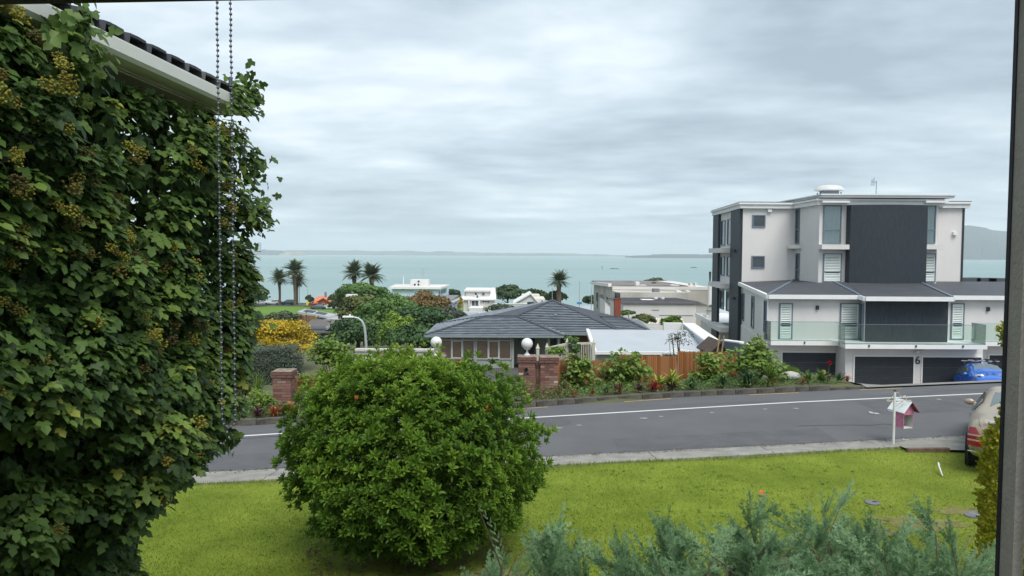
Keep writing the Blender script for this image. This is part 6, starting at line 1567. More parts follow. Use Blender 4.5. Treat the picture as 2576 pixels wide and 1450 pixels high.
# ---- far and middle trees
for a in (
    ('big rounded evergreen at the shore by the parked cars', 637, 744, 38, 24, 232, 'pohutu', 3200, .85, 30),
    ('small round tree beside the brick pavilion', 779, 755, 9.5, 9, 232, 'pohutu', 900, .6, 10),
    ('round-topped leafy tree beneath the pair of palms', 912, 742, 62, 24, 146, 'mid', 5200, .55, 44),
    ('olive-brown tree beside the brick pavilion', 858, 762, 28, 20, 150, 'olive', 2400, .5, 20),
    ('dark bush between the pale blue building and the dormer house', 1143, 745, 18, 13, 188, 'pohutu', 1300, .6, 14),
    ('wide evergreen behind the dormer house', 1278, 741, 38, 21, 192, 'pohutu', 3800, .6, 34),
    ('low evergreen behind the gabled white house', 1343, 747, 34, 16, 196, 'pohutu', 2600, .6, 26),
    ('dome-shaped dark tree at the foot of the single palm', 1399, 749, 27, 14, 182, 'pohutu', 2000, .6, 22),
    ('flat-topped tree on the shore beyond the tiled roof', 1496, 757, 27, 11, 172, 'pohutu', 2200, .5, 24),
    ('bushy crown showing over the stained building', 1648, 708, 21, 6.5, 150, 'olive', 1200, .4, 16),
    ('dull olive tree on the edge of the park lawn', 624, 806, 40, 22, 104, 'olive', 2600, .4, 24),
    ('brownish olive tree beside the timber screen', 712, 804, 42, 16, 108, 'olive', 2400, .4, 22),
    ('russet autumn tree below the pale blue building', 1062, 777, 66, 38, 92, 'autumn', 6000, .30, 54),
    ('dense dark tree behind the curved street lamp', 900, 846, 72, 46, 66, 'dark', 6400, .26, 54),
    ('tall leafy green tree in the middle of the tree group', 985, 812, 84, 62, 72, 'mid', 8200, .27, 70),
    ('shaggy olive-green tree left of the leafy one', 918, 788, 66, 38, 84, 'mixed', 6000, .3, 54),
    ('dark spreading tree beside the tiled roof', 1064, 826, 68, 52, 62, 'dark', 7000, .24, 58),
    ('feathery grey-green tree at the edge of the tiled roof', 1135, 808, 46, 28, 66, 'grey', 4200, .22, 40),
    ('deep green tree filling the hollow before the leafy one', 1040, 858, 60, 34, 52, 'dark', 5200, .2, 46),
    ('vivid yellow autumn tree above the clipped grey hedge', 704, 860, 92, 50, 43, 'yellow', 12000, .12, 70),
    ('low yellow-tinged bush under the yellow tree', 640, 886, 42, 20, 40, 'mixed', 2200, .14, 20),
):
    tree(*a)
# wispy light green conifer in front of the group
tree('soft bright green young conifer in front of the dark trees', 1002, 838, 46, 44, 58, 'lime', 5200, .16, 46)
for a in (('spiky shrubs peeping over the tiled roof', 1262, 777, 40, 9, 66, 'grey', 1300, .22, 22), ('yellow-green shrub behind the right roof hip', 1615, 806, 34, 12, 58, 'mixed', 1700, .16, 20), ('bright bush beside the cream patio roof', 1690, 812, 30, 13, 57, 'lime', 1600, .15, 18),
          ('small potted greenery below the white block', 1580, 788, 18, 6, 62, 'mid', 700, .16, 10), ('golden shrub beside the blue cottage', 1155, 768, 9, 18, 140, 'yellow', 700, .3, 10), ('leafy bush at the deck of the apartment balcony', 1790, 783, 10, 12, 64, 'mid', 600, .2, 8)):
    tree(*a, cat='shrub', name='shrub')

# ---- palms
def frond_template(L=1.0):
    v, f = [], []; n = 12
    pt = lambda t: Vector((0, t * (1 - .10 * t), .16 * t - .36 * t * t))
    for i in range(1, n + 1):
        t = .12 + .88 * i / n; p = pt(t); q = pt(t - .085); w = .24 * math.sin(math.pi * min(1, .16 + t * .82)) + .03
        for s in (-1, 1):
            k = len(v); e = p + Vector((s * w, .10, -.05 - .05 * t))
            v += [tuple(q), tuple(p), tuple(e)]; f.append((k, k + 1, k + 2) if s > 0 else (k, k + 2, k + 1))
    k = len(v)
    for i in range(6): p = pt(i / 5 * .98); v += [(p.x - .012, p.y, p.z), (p.x + .012, p.y, p.z)]
    f += [(k + 2 * i, k + 2 * i + 1, k + 2 * i + 3, k + 2 * i + 2) for i in range(5)]
    return v, f
FROND = frond_template()
M_palm = leafmat('palm_frond', [(.13, .11, .06), (.05, .082, .03), (.08, .12, .045), (.12, .16, .07)], .5, .15)
def palm(label, u, vc, vbase, d, R_, nf=58, lean=0.0, tr=.42):
    c = W(u, vc, d); b = W(u + lean, vbase, d); zb = min(Tz(b.x, d), b.z); t = thing('palm_tree', label, 'palm', (b.x, d, zb))
    mb = MB(); base = Vector((b.x, d, zb)); pts = [base.lerp(c, k) + Vector((.12 * math.sin(5 * k + u), 0, 0)) for k in np.linspace(0, 1, 9)]
    mb.tube(pts, [tr * 1.15, tr, tr * .95, tr * .9, tr * .92, tr * .95, tr * 1.05, tr * 1.3, tr * .8], 10)
    mb.build('trunk', mat('palm_trunk', (.135, .10, .07), .95, .3, 1.2, .6, 8), t, smooth=True)
    el = np.concatenate([rng.uniform(R(30), R(85), nf // 2), rng.uniform(R(-20), R(35), nf - nf // 2), ]); az = np.arange(nf) * 2.399
    Y = np.stack([np.cos(az) * np.cos(el), np.sin(az) * np.cos(el), np.sin(el)], 1)
    Zd = np.stack([-np.cos(az) * np.sin(el), -np.sin(az) * np.sin(el), np.cos(el)], 1)
    ti = np.where(el < R(-4), rng.uniform(0, .4, nf), rng.uniform(.3, 1, nf))
    place('frond', FROND, np.tile(np.array(c), (nf, 1)) + rng.normal(0, .12, (nf, 3)), Y, Zd, 1.25 * R_ * rng.uniform(.85, 1.1, nf), M_palm, t, ti)
    nd = 26; az = rng.uniform(0, 6.28, nd); el = rng.uniform(R(-70), R(-30), nd)
    Y = np.stack([np.cos(az) * np.cos(el), np.sin(az) * np.cos(el), np.sin(el)], 1); Zd = np.stack([-np.cos(az) * np.sin(el), -np.sin(az) * np.sin(el), np.cos(el)], 1)
    place('frond', FROND, np.tile(np.array(c) - np.array((0, 0, .3)), (nd, 1)), Y, Zd, R_ * rng.uniform(.45, .7, nd), M_palm, t, rng.uniform(0, .25, nd))
palm('slender palm with the smallest crown on the shore', 703, 702, 779, 240, 3.1)
palm('tallest palm on the shore with a pale straight trunk', 741.5, 682, 781, 236, 3.4, 66, 0, .5)
palm('palm tucked behind the tallest palm on the shore', 748, 708, 781, 243, 3.2, 58, -3)
palm('palm above the round-topped tree, trunk showing', 891, 688, 742, 182, 2.8)
palm('fuller palm above the round-topped tree, trunk hidden', 935, 694, 742, 178, 2.9, 76)
palm('lone palm beyond the peak of the tiled roof', 1407, 708, 752, 178, 2.6, 60, 1, .48)

# ---- hedge
hd_ = thing('clipped_hedge', 'grey-green clipped hedge with a rounded end below the yellow tree', 'hedge', (-9, 27, -1.2))
xa, xb, d = X(560, 27, 915), X(738, 27, 915), 27.0; zt0, zt1 = W(600, 897, d).z, W(725, 880, d).z; n = 16000
t_ = rng.random(n); s_ = rng.random(n); which = rng.random(n); zlo = -1.35
top = lambda t: zt0 + (zt1 - zt0) * t - .35 * np.clip((t - .9) / .1, 0, 1) ** 2
x = xa + (xb - xa) * t_; P = np.stack([x, np.where(which < .6, d - .02, d + s_ * 1.4), np.where(which < .6, zlo + (top(t_) - zlo) * s_, top(t_))], 1)
nd = np.where((which < .6)[:, None], np.array([[0, -1, .15]]), np.array([[0, -.2, 1.0]]))
r = np.clip((s_ - .8) / .2, 0, 1); P[:, 1] += np.where(which < .6, r * r * .3, 0); P += rng.normal(0, .06, (n, 3))
e_ = which > .9; P[e_, 0] = xb - .05 + rng.normal(0, .05, e_.sum()); P[e_, 1] = d + .2 + 1.1 * rng.random(e_.sum()); P[e_, 2] = zlo + (zt1 - .3 - zlo) * rng.random(e_.sum()); nd[e_] = (1, -.2, .2)
Zd = unit(nd + rnd(n) * .8); scatter('foliage', blade(1, .45), P, perp(Zd), Zd, .085 * rng.uniform(.6, 1.3, n), gm('grey'), hd_, rng.normal(.4, .2, n) + .2 * (noise2(P[:, 0], P[:, 2], .35, 2) - .5))
MB().prism([(xa, d + .12), (xb - .25, d + .12), (xb - .25, d + 1.3), (xa, d + 1.3)], zlo, [zt0 - .15, zt1 - .35, zt1 - .35, zt0 - .15]).build('twiggy_core', mat('twig_core', (.035, .04, .025), .95, .3, 8), hd_)

# ---- broad-leaved garden shrubs across the street: leaves as parts
HIB = ([(0, 0, 0), (-.34, .22, .06), (-.40, .52, .02), (-.18, .82, -.05), (0, 1.0, -.14), (.18, .82, -.05), (.40, .52, .02), (.34, .22, .06), (0, .5, -.03)],
       [(0, 8, 2, 1), (8, 4, 3, 2), (8, 6, 5, 4), (0, 7, 6, 8)])
M_hib = leafmat('hibiscus_leaf', [(.075, .14, .02), (.12, .205, .028), (.18, .28, .045), (.28, .37, .09)], .45, .35, .35)
def garden_shrub(label, u, v, ru, rv, d, n=420, leaf=.13, kind=None, k=22, m=None, nobj=200, cat='shrub', name='garden_shrub', shape=HIB, stems=7, flowers=None):
    c = W(u, v, d); rx, rz = ru / F * d, rv / F * d; zb = Tz(c.x, d); t = thing(name, label, cat, (c.x, d, zb))
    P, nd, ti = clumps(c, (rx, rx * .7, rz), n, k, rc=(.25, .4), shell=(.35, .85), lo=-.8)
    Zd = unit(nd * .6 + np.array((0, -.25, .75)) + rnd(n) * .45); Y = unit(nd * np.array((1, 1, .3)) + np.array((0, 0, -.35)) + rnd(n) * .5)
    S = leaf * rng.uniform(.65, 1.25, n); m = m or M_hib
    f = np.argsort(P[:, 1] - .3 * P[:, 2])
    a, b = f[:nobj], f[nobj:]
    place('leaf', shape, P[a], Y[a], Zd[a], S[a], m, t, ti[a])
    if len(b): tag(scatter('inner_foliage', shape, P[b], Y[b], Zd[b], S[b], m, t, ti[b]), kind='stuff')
    mb = MB()
    for k_ in range(stems):
        e = P[rng.integers(0, n)]; b0 = Vector((c.x + rng.normal(0, rx * .15), d + rng.normal(0, .08), zb - .05)); e = Vector(e); mb.tube([b0, b0.lerp(e, .55) + Vector((0, 0, .05)), e], [.02, .014, .006], 5)
    mb.build('stem', M_bark, t)
    return t
garden_shrub('upright leafy shrub against the lowest section of paling fence', 1456, 944, 46, 50, 22.3, 700, .125)
garden_shrub('wide leafy shrub against the middle section of paling fence', 1572, 940, 66, 58, 22.9, 900, .13, k=34, nobj=280)
garden_shrub('tall tip of the shrub rising over the fence step', 1600, 905, 14, 16, 22.6, 110, .12, k=7, nobj=110, stems=3)
garden_shrub('leafy shrub in front of the highest section of paling fence', 1782, 934, 50, 52, 23.6, 760, .13, k=28, nobj=260)
garden_shrub('big-leaved shrub standing against the white apartment wall', 1896, 920, 74, 64, 23.6, 1100, .15, k=36, nobj=290)
garden_shrub('bright green big-leaved shrub right of the grey hedge', 832, 893, 54, 48, 29.5, 1500, .15, k=44, nobj=290)
garden_shrub('thin shrub with dark leaves against the white garage roof', 1712, 855, 42, 34, 26.5, 330, .09, k=26, m=leafmat('camellia_leaf', [(.02, .03, .015), (.03, .055, .02), (.06, .08, .03), (.14, .09, .05)], .4, .15), nobj=200, shape=OVAL, stems=10)
garden_shrub('climbing leaves on the cream trellis', 1400, 884, 24, 16, 24.9, 260, .10, k=14, nobj=150, stems=3)
garden_shrub('dark climbing leaves at the tall trellis post', 1446, 876, 16, 24, 25.9, 200, .10, k=12, nobj=150, stems=3, m=gm('dark'))
garden_shrub('small yellow-green tree behind the trellis', 1437, 856, 14, 14, 34, 180, .14, k=10, nobj=150, stems=3, m=gm('lime'))
garden_shrub('small dense green bush at the foot of the mail-slot pier', 1310, 978, 17, 15, 21.3, 420, .05, k=16, nobj=200, m=gm('mid'), shape=OVAL)
garden_shrub('loose shrub with reddish stems beside the bare-topped pier', 1415, 975, 26, 34, 21.9, 240, .07, k=18, nobj=200, shape=OVAL, m=gm('mixed'))
garden_shrub('bright leafy bush left of the lone brick pier', 655, 1005, 36, 32, 19.3, 700, .085, k=26, nobj=280, shape=OVAL, m=gm('lime'))
garden_shrub('dark leafy mass below the clipped hedge', 612, 975, 34, 46, 19.8, 700, .10, k=26, nobj=200, shape=OVAL, m=gm('mixed'))
garden_shrub('green bush between the lone pier and its fence', 765, 1000, 30, 26, 19.9, 420, .085, k=18, nobj=200, shape=OVAL, m=gm('mid'))
garden_shrub('light green climber over the short paling fence', 770, 955, 28, 12, 20.4, 220, .08, k=12, nobj=150, shape=OVAL, m=gm('lime'), stems=3)

# ---- strap-leaved clumps and bromeliads: each leaf a part
def strap(l=1.0, w=.10, arch=.5, n=5):
    v, f = [], []
    for i in range(n + 1):
        t = i / n; ww = w * (1 - t ** 2.2) + .004; y, z = l * (t - .18 * t * t * arch), l * (arch * .9) * (t - t * t) * 1.0 - l * .22 * arch * t ** 3
        v += [(-ww / 2, y, z + ww * .22), (0, y, z), (ww / 2, y, z + ww * .22)]
    for i in range(n):
        a = 3 * i; f += [(a, a + 1, a + 4, a + 3), (a + 1, a + 2, a + 5, a + 4)]
    return v, f
def rosette(name, label, u, v, d, R_, n, cols, w=.10, arch=.6, el=(10, 80), cat='plant', key='', group=None, lift=0.0):
    """v is the picture height of the plant's foot"""
    yk = float(y_far(W(u, v, d).x)); d = yk + .42 + max(0, d - yk - .3) * .3 if d - yk < 1.9 else d     # the bed follows the kerb
    c = W(u, v, d); zb = Tz(c.x, d) + lift; t = thing(name, label, cat, (c.x, d, zb), group=group)
    az = np.arange(n) * 2.399 + rng.normal(0, .2, n); e = np.radians(np.linspace(el[1], el[0], n) + rng.normal(0, 6, n))
    Y = np.stack([np.cos(az) * np.cos(e), np.sin(az) * np.cos(e), np.sin(e)], 1); Zd = np.stack([-np.cos(az) * np.sin(e), -np.sin(az) * np.sin(e), np.cos(e)], 1)
    place('leaf', strap(1, w, arch), np.tile((c.x, d, zb), (n, 1)) + rng.normal(0, R_ * .06, (n, 3)) * (1, 1, 0), Y, Zd, R_ * rng.uniform(.75, 1.15, n), leafmat('rosette_' + (key or name), cols, .4, .2), t)
    return t
RED = [(.10, .018, .02), (.25, .02, .025), (.42, .03, .035), (.50, .07, .05)]; PUR = [(.05, .02, .025), (.085, .035, .04), (.13, .05, .06), (.17, .08, .08)]
BRN = [(.10, .055, .035), (.17, .085, .05), (.24, .12, .07), (.20, .06, .04)]; ORG = [(.20, .05, .02), (.38, .08, .03), (.52, .14, .05), (.24, .18, .04)]
AGA = [(.02, .055, .018), (.035, .085, .028), (.06, .12, .04), (.10, .17, .06)]; YEL = [(.12, .17, .015), (.22, .28, .02), (.30, .36, .03), (.36, .38, .06)]; YG = [(.10, .11, .02), (.18, .17, .03), (.28, .24, .05), (.34, .30, .08)]
GRN = [(.04, .09, .015), (.07, .14, .02), (.12, .21, .03), (.18, .27, .05)]
for a in (
    ('bromeliad', 'crimson bromeliad glowing at the kerb', 1645, 1003, 22.35, .42, 46, RED, .10, .5, (8, 75), 'plant', 'red'),
    ('bromeliad', 'dark purple bromeliad right of the crimson one', 1690, 1000, 22.6, .40, 44, PUR, .11, .5, (8, 75), 'plant', 'purple'),
    ('bromeliad', 'rusty brown bromeliad with drooping leaves at the kerb', 1556, 1008, 22.0, .42, 46, BRN, .10, .7, (4, 70), 'plant', 'brown'),
    ('bromeliad', 'dull maroon bromeliad left of the crimson one', 1608, 1006, 22.2, .34, 36, PUR, .11, .5, (8, 75), 'plant', 'purple'),
    ('bromeliad', 'tiny red bromeliad low at the kerb by the pier', 1490, 1013, 21.7, .17, 24, RED, .16, .5, (10, 75), 'plant', 'red'),
    ('bromeliad', 'small pinkish-red bromeliad near the kerb edge', 1446, 1016, 21.4, .20, 24, RED, .14, .5, (10, 75), 'plant', 'red'),
    ('agapanthus', 'large dark green agapanthus clump arching over the kerb', 1880, 995, 23.2, .62, 90, AGA, .065, .9, (15, 85), 'plant', 'aga'),
    ('agapanthus', 'second agapanthus clump left of the large one', 1818, 998, 23.0, .52, 60, AGA, .065, .9, (15, 85), 'plant', 'aga'),
    ('agapanthus', 'blue-green strappy clump under the leafy shrub', 1740, 1000, 22.7, .45, 54, AGA, .07, .9, (10, 85), 'plant', 'aga'),
    ('agapanthus', 'low dark strappy clump between pier and rusty bromeliad', 1525, 1010, 22.0, .34, 40, AGA, .08, .9, (10, 80), 'plant', 'aga'),
    ('canna', 'lime-yellow broad-leaved clump before the fence', 1690, 985, 23.0, .62, 36, YEL, .17, .5, (25, 85), 'plant', 'yellow'),
    ('canna', 'lime-yellow broad-leaved clump behind the purple bromeliad', 1658, 980, 23.2, .50, 26, YEL, .17, .5, (25, 85), 'plant', 'yellow'),
    ('yucca', 'spiky yucca head beside the white apartment wall', 1938, 978, 23.4, .55, 64, GRN, .055, .15, (5, 85), 'plant', 'yucca', None, .22),
    ('bromeliad', 'yellow-striped bromeliad at the foot of the yucca', 1940, 994, 23.2, .32, 40, YG, .10, .6, (8, 75), 'plant', 'ygold'),
    ('bromeliad', 'coral red bromeliad beside the pale rock', 2018, 988, 23.5, .24, 26, RED, .13, .5, (15, 80), 'plant', 'red'),
    ('bromeliad', 'tall fresh green bromeliad with upright leaves', 2031, 984, 23.8, .46, 26, GRN, .13, .5, (30, 85), 'plant', 'green'),
    ('bromeliad', 'bushy green bromeliad under the yellow rose', 2066, 982, 24.0, .44, 40, GRN, .12, .5, (20, 85), 'plant', 'green'),
    ('bromeliad', 'dusky plum bromeliad at the end of the bed', 2084, 984, 23.9, .28, 26, PUR, .14, .4, (25, 85), 'plant', 'purple'),
    ('bromeliad', 'dark-leaved rubbery plant near the end of the bed', 2111, 984, 24.0, .36, 12, AGA, .24, .4, (25, 75), 'plant', 'aga'),
    ('bromeliad', 'orange-tipped bromeliad last before the driveway', 2130, 985, 24.0, .28, 34, ORG, .11, .6, (10, 75), 'plant', 'orange'),
    ('bromeliad', 'mauve-purple bromeliad at the kerb by the lone pier', 648, 1072, 18.75, .34, 44, PUR, .12, .5, (10, 80), 'plant', 'mauve'),
    ('bromeliad', 'orange bromeliad below the lone brick pier', 690, 1068, 19.0, .30, 40, ORG, .12, .6, (10, 80), 'plant', 'orange'),
    ('bromeliad', 'scarlet-orange bromeliad right of the lone pier', 728, 1060, 19.3, .36, 44, ORG, .13, .5, (15, 80), 'plant', 'orange'),
    ('bromeliad', 'flame red bromeliad half behind the round shrub', 715, 1066, 19.1, .26, 36, RED, .13, .5, (15, 80), 'plant', 'red'),
    ('cabbage_palm', 'fan of narrow green cordyline leaves below the hedge', 648, 990, 20.6, .62, 60, GRN, .035, .08, (8, 88), 'plant', 'cordy', None, .28),
): rosette(*a)
# hummock of fine grass, rock, flowers, ground cover
gr = thing('grass_hummock', 'mound of fine bright green grass beside the pale rock', 'grass', W(1977, 970, 24.4))
c = W(1977, 972, 24.4); n = 1500; D = rnd(n); D[:, 2] = np.abs(D[:, 2]); P = np.array((c.x, 24.4, Tz(c.x, 24.4))) + D * (.42, .25, .26) * rng.uniform(.5, 1, (n, 1))
tag(scatter('blades', blade(1, .06), P, unit(D + (0, 0, 1.2) + rnd(n) * .4), rnd(n), .16 * rng.uniform(.6, 1.2, n), gm('lime'), gr), kind='stuff')
rk = thing('pale_rock', 'pale grey flat rock in the planted bed', 'rock', W(1986, 985, 23.9)); c = W(1986, 984, 23.9)
bm = bmesh.new(); bmesh.ops.create_icosphere(bm, subdivisions=3, radius=1)
for v in bm.verts: v.co *= 1 + .18 * (float(noise2(v.co.x * 3 + 5, v.co.y * 3 + v.co.z * 2, 1.3, 4)) - .5); v.co = Vector((v.co.x * .33, v.co.y * .22, max(v.co.z, -.4) * .16)) + Vector((c.x, 23.9, Tz(c.x, 23.9) + .07))
me = bpy.data.meshes.new('boulder'); bm.to_mesh(me); bm.free(); me.materials.append(mat('pale_rock', (.40, .39, .37), .9, .15, 6, .5, 30)); obj('boulder', me, rk)
def flower(label, u, v, vb, d, r, col, n, key):
    c = W(u, v, d); zb = Tz(c.x, d); t = thing('flower', label, 'flower', (c.x, d, zb))
    MB().tube([(c.x - .03, d, zb), (c.x - .01, d, (c.z + zb) / 2), tuple(c)], [.010, .008, .006], 6).build('stem', mat('flower_stem', (.10, .13, .05), .8, .2, 8), t)
    D = rnd(n); D[:, 1] -= .25; D = unit(D)
    place('petal', HIB, np.tile(np.array(c), (n, 1)), D, unit(perp(D) + (0, -.4, .3)), r * rng.uniform(.85, 1.15, n), leafmat('petal_' + key, col, .6, .3), t)
flower('single red dahlia on a tall stalk before the garage door', 2086, 913, 960, 24.0, .085, [(.42, .008, .012), (.60, .015, .02)], 30, 'red')
flower('pale yellow rose bloom below the red dahlia', 2072, 937, 965, 24.1, .085, [(.62, .48, .08), (.72, .62, .22)], 26, 'yellow')
for i, (u, v, d, r) in enumerate(((1938, 968, 23.3, .05), (1948, 972, 23.2, .05), (2006, 955, 24.0, .04))): pass
def cover(label, u0, u1, d0, d1, n, h, kind, leaf, name='ground_cover'):
    x0, x1 = X(u0, (d0 + d1) / 2, 1000), X(u1, (d0 + d1) / 2, 1000); x = rng.uniform(x0, x1, n); y = y_far(x) + .45 + rng.random(n) * (d1 - d0)
    P = np.stack([x, y, T(x, y) + rng.random(n) ** 1.5 * h * (.4 + noise2(x, y, .35, 6))], 1); Zd = unit(np.array((0, -.3, .8)) + rnd(n) * .8)
    t = thing(name, label, 'plant', ((x0 + x1) / 2, float(P[:, 1].mean()), float(P[:, 2].min())))
    tag(scatter('foliage', blade(1, .35), P, perp(Zd), Zd, leaf * rng.uniform(.5, 1.4, n), gm(kind), t), kind='stuff')
cover('straggling olive ground cover at the foot of the gate piers', 1335, 1450, 21, 22.2, 1100, .25, 'mixed', .09)
cover('low green ground cover along the kerb under the shrubs', 1450, 1950, 21.6, 23.0, 2600, .2, 'mid', .10)
cover('thin ground cover between the bromeliads near the driveway', 1950, 2130, 22.5, 23.6, 900, .12, 'mid', .07)
cover('leafy ground cover along the kerb beside the lone pier', 560, 760, 18.4, 20.2, 1600, .22, 'mid', .10)
cover('wispy weeds at the gateway beside the mail-slot pier', 1225, 1335, 20.3, 21.4, 700, .4, 'lime', .10)

# ================================================================== NEAR PLANTS
# ---- the round shrub
sh = thing('round_shrub', 'big dome-shaped glossy green shrub standing on the lawn', 'shrub', (-1.3, 9.8, 0))
BC = W(1028, 1164, 9.7); BR = np.array((1.65, 1.42, 1.48))
lobes = [(.0, .0, .0, 1.0), (-.45, -.2, .10, .62), (.50, -.25, -.02, .62), (.1, -.45, -.25, .62), (-.25, -.2, .42, .58), (.28, -.1, .38, .60), (-.62, -.1, -.28, .42), (.66, -.1, -.35, .42), (.0, -.5, .15, .55)]
def shrub_r(D):
    """radius of the lumpy dome in direction D (unit ellipsoid space)"""
    a = np.arctan2(D[:, 1], D[:, 0]); b = np.arcsin(np.clip(D[:, 2], -1, 1))
    r = .93 + .17 * (noise2(a * 2.2 + 9, b * 2.6, 1, 1) - .5) + .16 * (noise2(a * 5 + 3, b * 5, 1, 2) - .5) + .10 * (noise2(a * 11, b * 11, 1, 5) - .5)
    r = r * (1 + .07 * np.sin(2 * np.abs(b)))
    return r * np.where(D[:, 2] < -.15, 1 - .27 * np.clip((-D[:, 2] - .15) / .8, 0, 1) ** 1.4, 1) * (1 + .05 * np.clip(D[:, 0], 0, 1))
def rosette_t(n=9, l=1.0, open_=.8, seed=1):
    r2 = np.random.default_rng(seed); parts = []
    for k in range(n):
        az = k * 2.399 + r2.normal(0, .15); el = .25 + 1.15 * (k / n) + r2.normal(0, .1)
        B = blade(l * (.75 + .35 * r2.random()), .30 * l, .35, .06, .62)
        M = Matrix.Rotation(az, 4, 'Z') @ Matrix.Rotation(el, 4, 'X')
        parts.append(xf(B, M))
    v, f = merge(parts); v = [(x, z, -y) for x, y, z in v]       # axis of the tuft along +Y
    v = [(x, y + .1, z) for x, y, z in v]
    return v, f
ROS = [rosette_t(10, 1, .8, s) for s in (1, 2, 3)]
M_shrub = leafmat('glossy_shrub_leaf', [(.06, .115, .018), (.115, .22, .028), (.185, .31, .038), (.28, .40, .06), (.40, .49, .10)], .5, .38, .2)
def tufts(n, rmin, rmax):
    D = rnd(n); D = D[D[:, 2] > -.93]; r = shrub_r(D)
    k = rng.uniform(rmin, rmax, len(D)); P = np.array(BC) + D * BR * (r * k)[:, None]
    keep = P[:, 2] > .13
    return P[keep], D[keep], k[keep]
P, D, k = tufts(7600, .84, 1.04)
dark_gap = noise2(np.arctan2(D[:, 1], D[:, 0]) * 4.2, D[:, 2] * 5.2, 1, 8)
keep = rng.random(len(P)) < np.clip((dark_gap - .20) * 3.6, .12, 1); P, D, k = P[keep], D[keep], k[keep]
Y = unit(D * (1, 1, .5) + (0, 0, .85) + rnd(len(D)) * .28); Zd = rnd(len(D)); S = .090 * rng.uniform(.6, 1.4, len(P))
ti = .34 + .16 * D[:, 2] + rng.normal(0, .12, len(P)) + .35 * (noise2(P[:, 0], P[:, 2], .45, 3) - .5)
front = np.argsort(P[:, 1] + rng.random(len(P)) * .9)
a, b = front[:300], front[300:]
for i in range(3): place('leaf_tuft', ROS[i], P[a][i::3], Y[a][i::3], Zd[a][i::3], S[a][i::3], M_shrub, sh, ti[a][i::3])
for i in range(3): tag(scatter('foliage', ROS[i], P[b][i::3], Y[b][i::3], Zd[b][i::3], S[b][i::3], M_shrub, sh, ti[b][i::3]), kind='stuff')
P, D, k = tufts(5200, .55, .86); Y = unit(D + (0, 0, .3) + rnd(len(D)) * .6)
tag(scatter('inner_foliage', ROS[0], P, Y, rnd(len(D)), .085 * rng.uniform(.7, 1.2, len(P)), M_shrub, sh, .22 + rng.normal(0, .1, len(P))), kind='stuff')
mb = MB(); r_ = np.random.default_rng(3)
for i in range(46):
    q = rnd(1)[0]; q[2] = abs(q[2]) * .9 - .25; e = np.array(BC) + q * BR * .85; s = Vector((BC.x + r_.normal(0, .22), BC.y + r_.normal(0, .22), .02)); e = Vector(e)
    mid_ = s.lerp(e, .5) + Vector((r_.normal(0, .06), r_.normal(0, .06), -.12)); mb.tube([s, mid_, e], [.026, .016, .006], 5)
mb.build('branches', mat('shrub_bark', (.085, .055, .035), .95, .3, 10), sh)
# orange-red young shoots on the crown
for dx, dy in ((.22, .1), (-.30, .2), (-.35, -.75), (.45, .0), (.9, -.7)):
    q = np.array([[dx, dy, 1.0 if dy > -.5 else .75]]); q = unit(q); p = np.array(BC) + (q * BR * shrub_r(q)[:, None] * 1.0)[0] + (0, 0, .06); n = 6; Dd = unit(rnd(n) + (0, 0, 1.0))
    place('young_shoot', blade(1, .4), np.tile(np.array(p), (n, 1)), Dd, rnd(n), .07, leafmat('young_shoot', [(.40, .10, .02), (.52, .17, .04)], .5, .3), sh)
# bare litter under the shrub
n = 900; a_ = rng.uniform(0, 6.28, n); rr = np.sqrt(rng.random(n)) * 1.25; x, y = BC.x + np.cos(a_) * rr * 1.1, BC.y + np.sin(a_) * rr
lt_ = scatter('leaf_litter', blade(1, .4), np.stack([x, y, zlawn(x, y) + .012 + rng.random(n) * .02], 1), rnd(n) * (1, 1, .15), np.array((0, 0, 1)) + rnd(n) * .3, .07, leafmat('litter', [(.06, .035, .02), (.12, .07, .035), (.17, .10, .05)], .9, 0), None); tag(lt_, 'brown leaf litter under the round shrub', 'leaf litter', kind='stuff')

# ---- grass on the lawn
n = 270000
y = 1 / (1 / 15.4 + rng.random(n) * (1 / 6.2 - 1 / 15.4)); x = rng.uniform(-.62, .72, n) * y
ok = (y < y_lawn(x) - .02) & (((x - BC.x) / 1.15) ** 2 + ((y - BC.y) / 1.0) ** 2 > .8) & ~((x > 7.9) & (y > y_lawn(x) - .36 - (x - 7.9) * .30))
bare = noise2(x, y, .55, 11) * .6 + noise2(x, y, .17, 12) * .4; worn = np.maximum.reduce([np.clip(1.2 - ((x - a) / c) ** 2 - ((y - b) / d) ** 2, 0, 1) for a, b, c, d in ((6.0, 10.7, .8, .4), (5.2, 10.35, .5, .25), (6.9, 11.2, .45, .22), (-.2, 9.0, .5, .25))])
ok &= ~(rng.random(n) < worn * (.35 + .4 * bare))
x, y = x[ok], y[ok]; n = len(x)
patch_ = noise2(x, y, 1.6, 13) * .45 + noise2(x, y, .4, 14) * .3 + noise2(x, y, .13, 15) * .25; dry = np.clip(noise2(x, y, 2.6, 16) + .12 * x - .55, 0, .5)
h = (.016 + .020 * rng.random(n)) * (.45 + 1.2 * patch_) * np.where(rng.random(n) < .02, 1.7, 1)
dirs = unit(np.array((0, 0, 1.0)) + rnd(n) * .75 * (1, 1, .2))
M_grass = leafmat('grass_blade', [(.12, .185, .022), (.17, .25, .032), (.22, .30, .044), (.30, .335, .08), (.40, .365, .17)], .65, .35, .12)
ti = -.10 + .9 * patch_ + .45 * dry + rng.normal(0, .15, n)
gt = ([(-.16, 0, 0), (.16, 0, 0), (.05, 1, .18)], [(0, 1, 2)])
tag(scatter('grass', gt, np.stack([x, y, zlawn(x, y) - .002], 1), dirs, rnd(n), h, M_grass, None, ti), 'short yellow-green grass blades of the lawn', 'grass', kind='stuff')
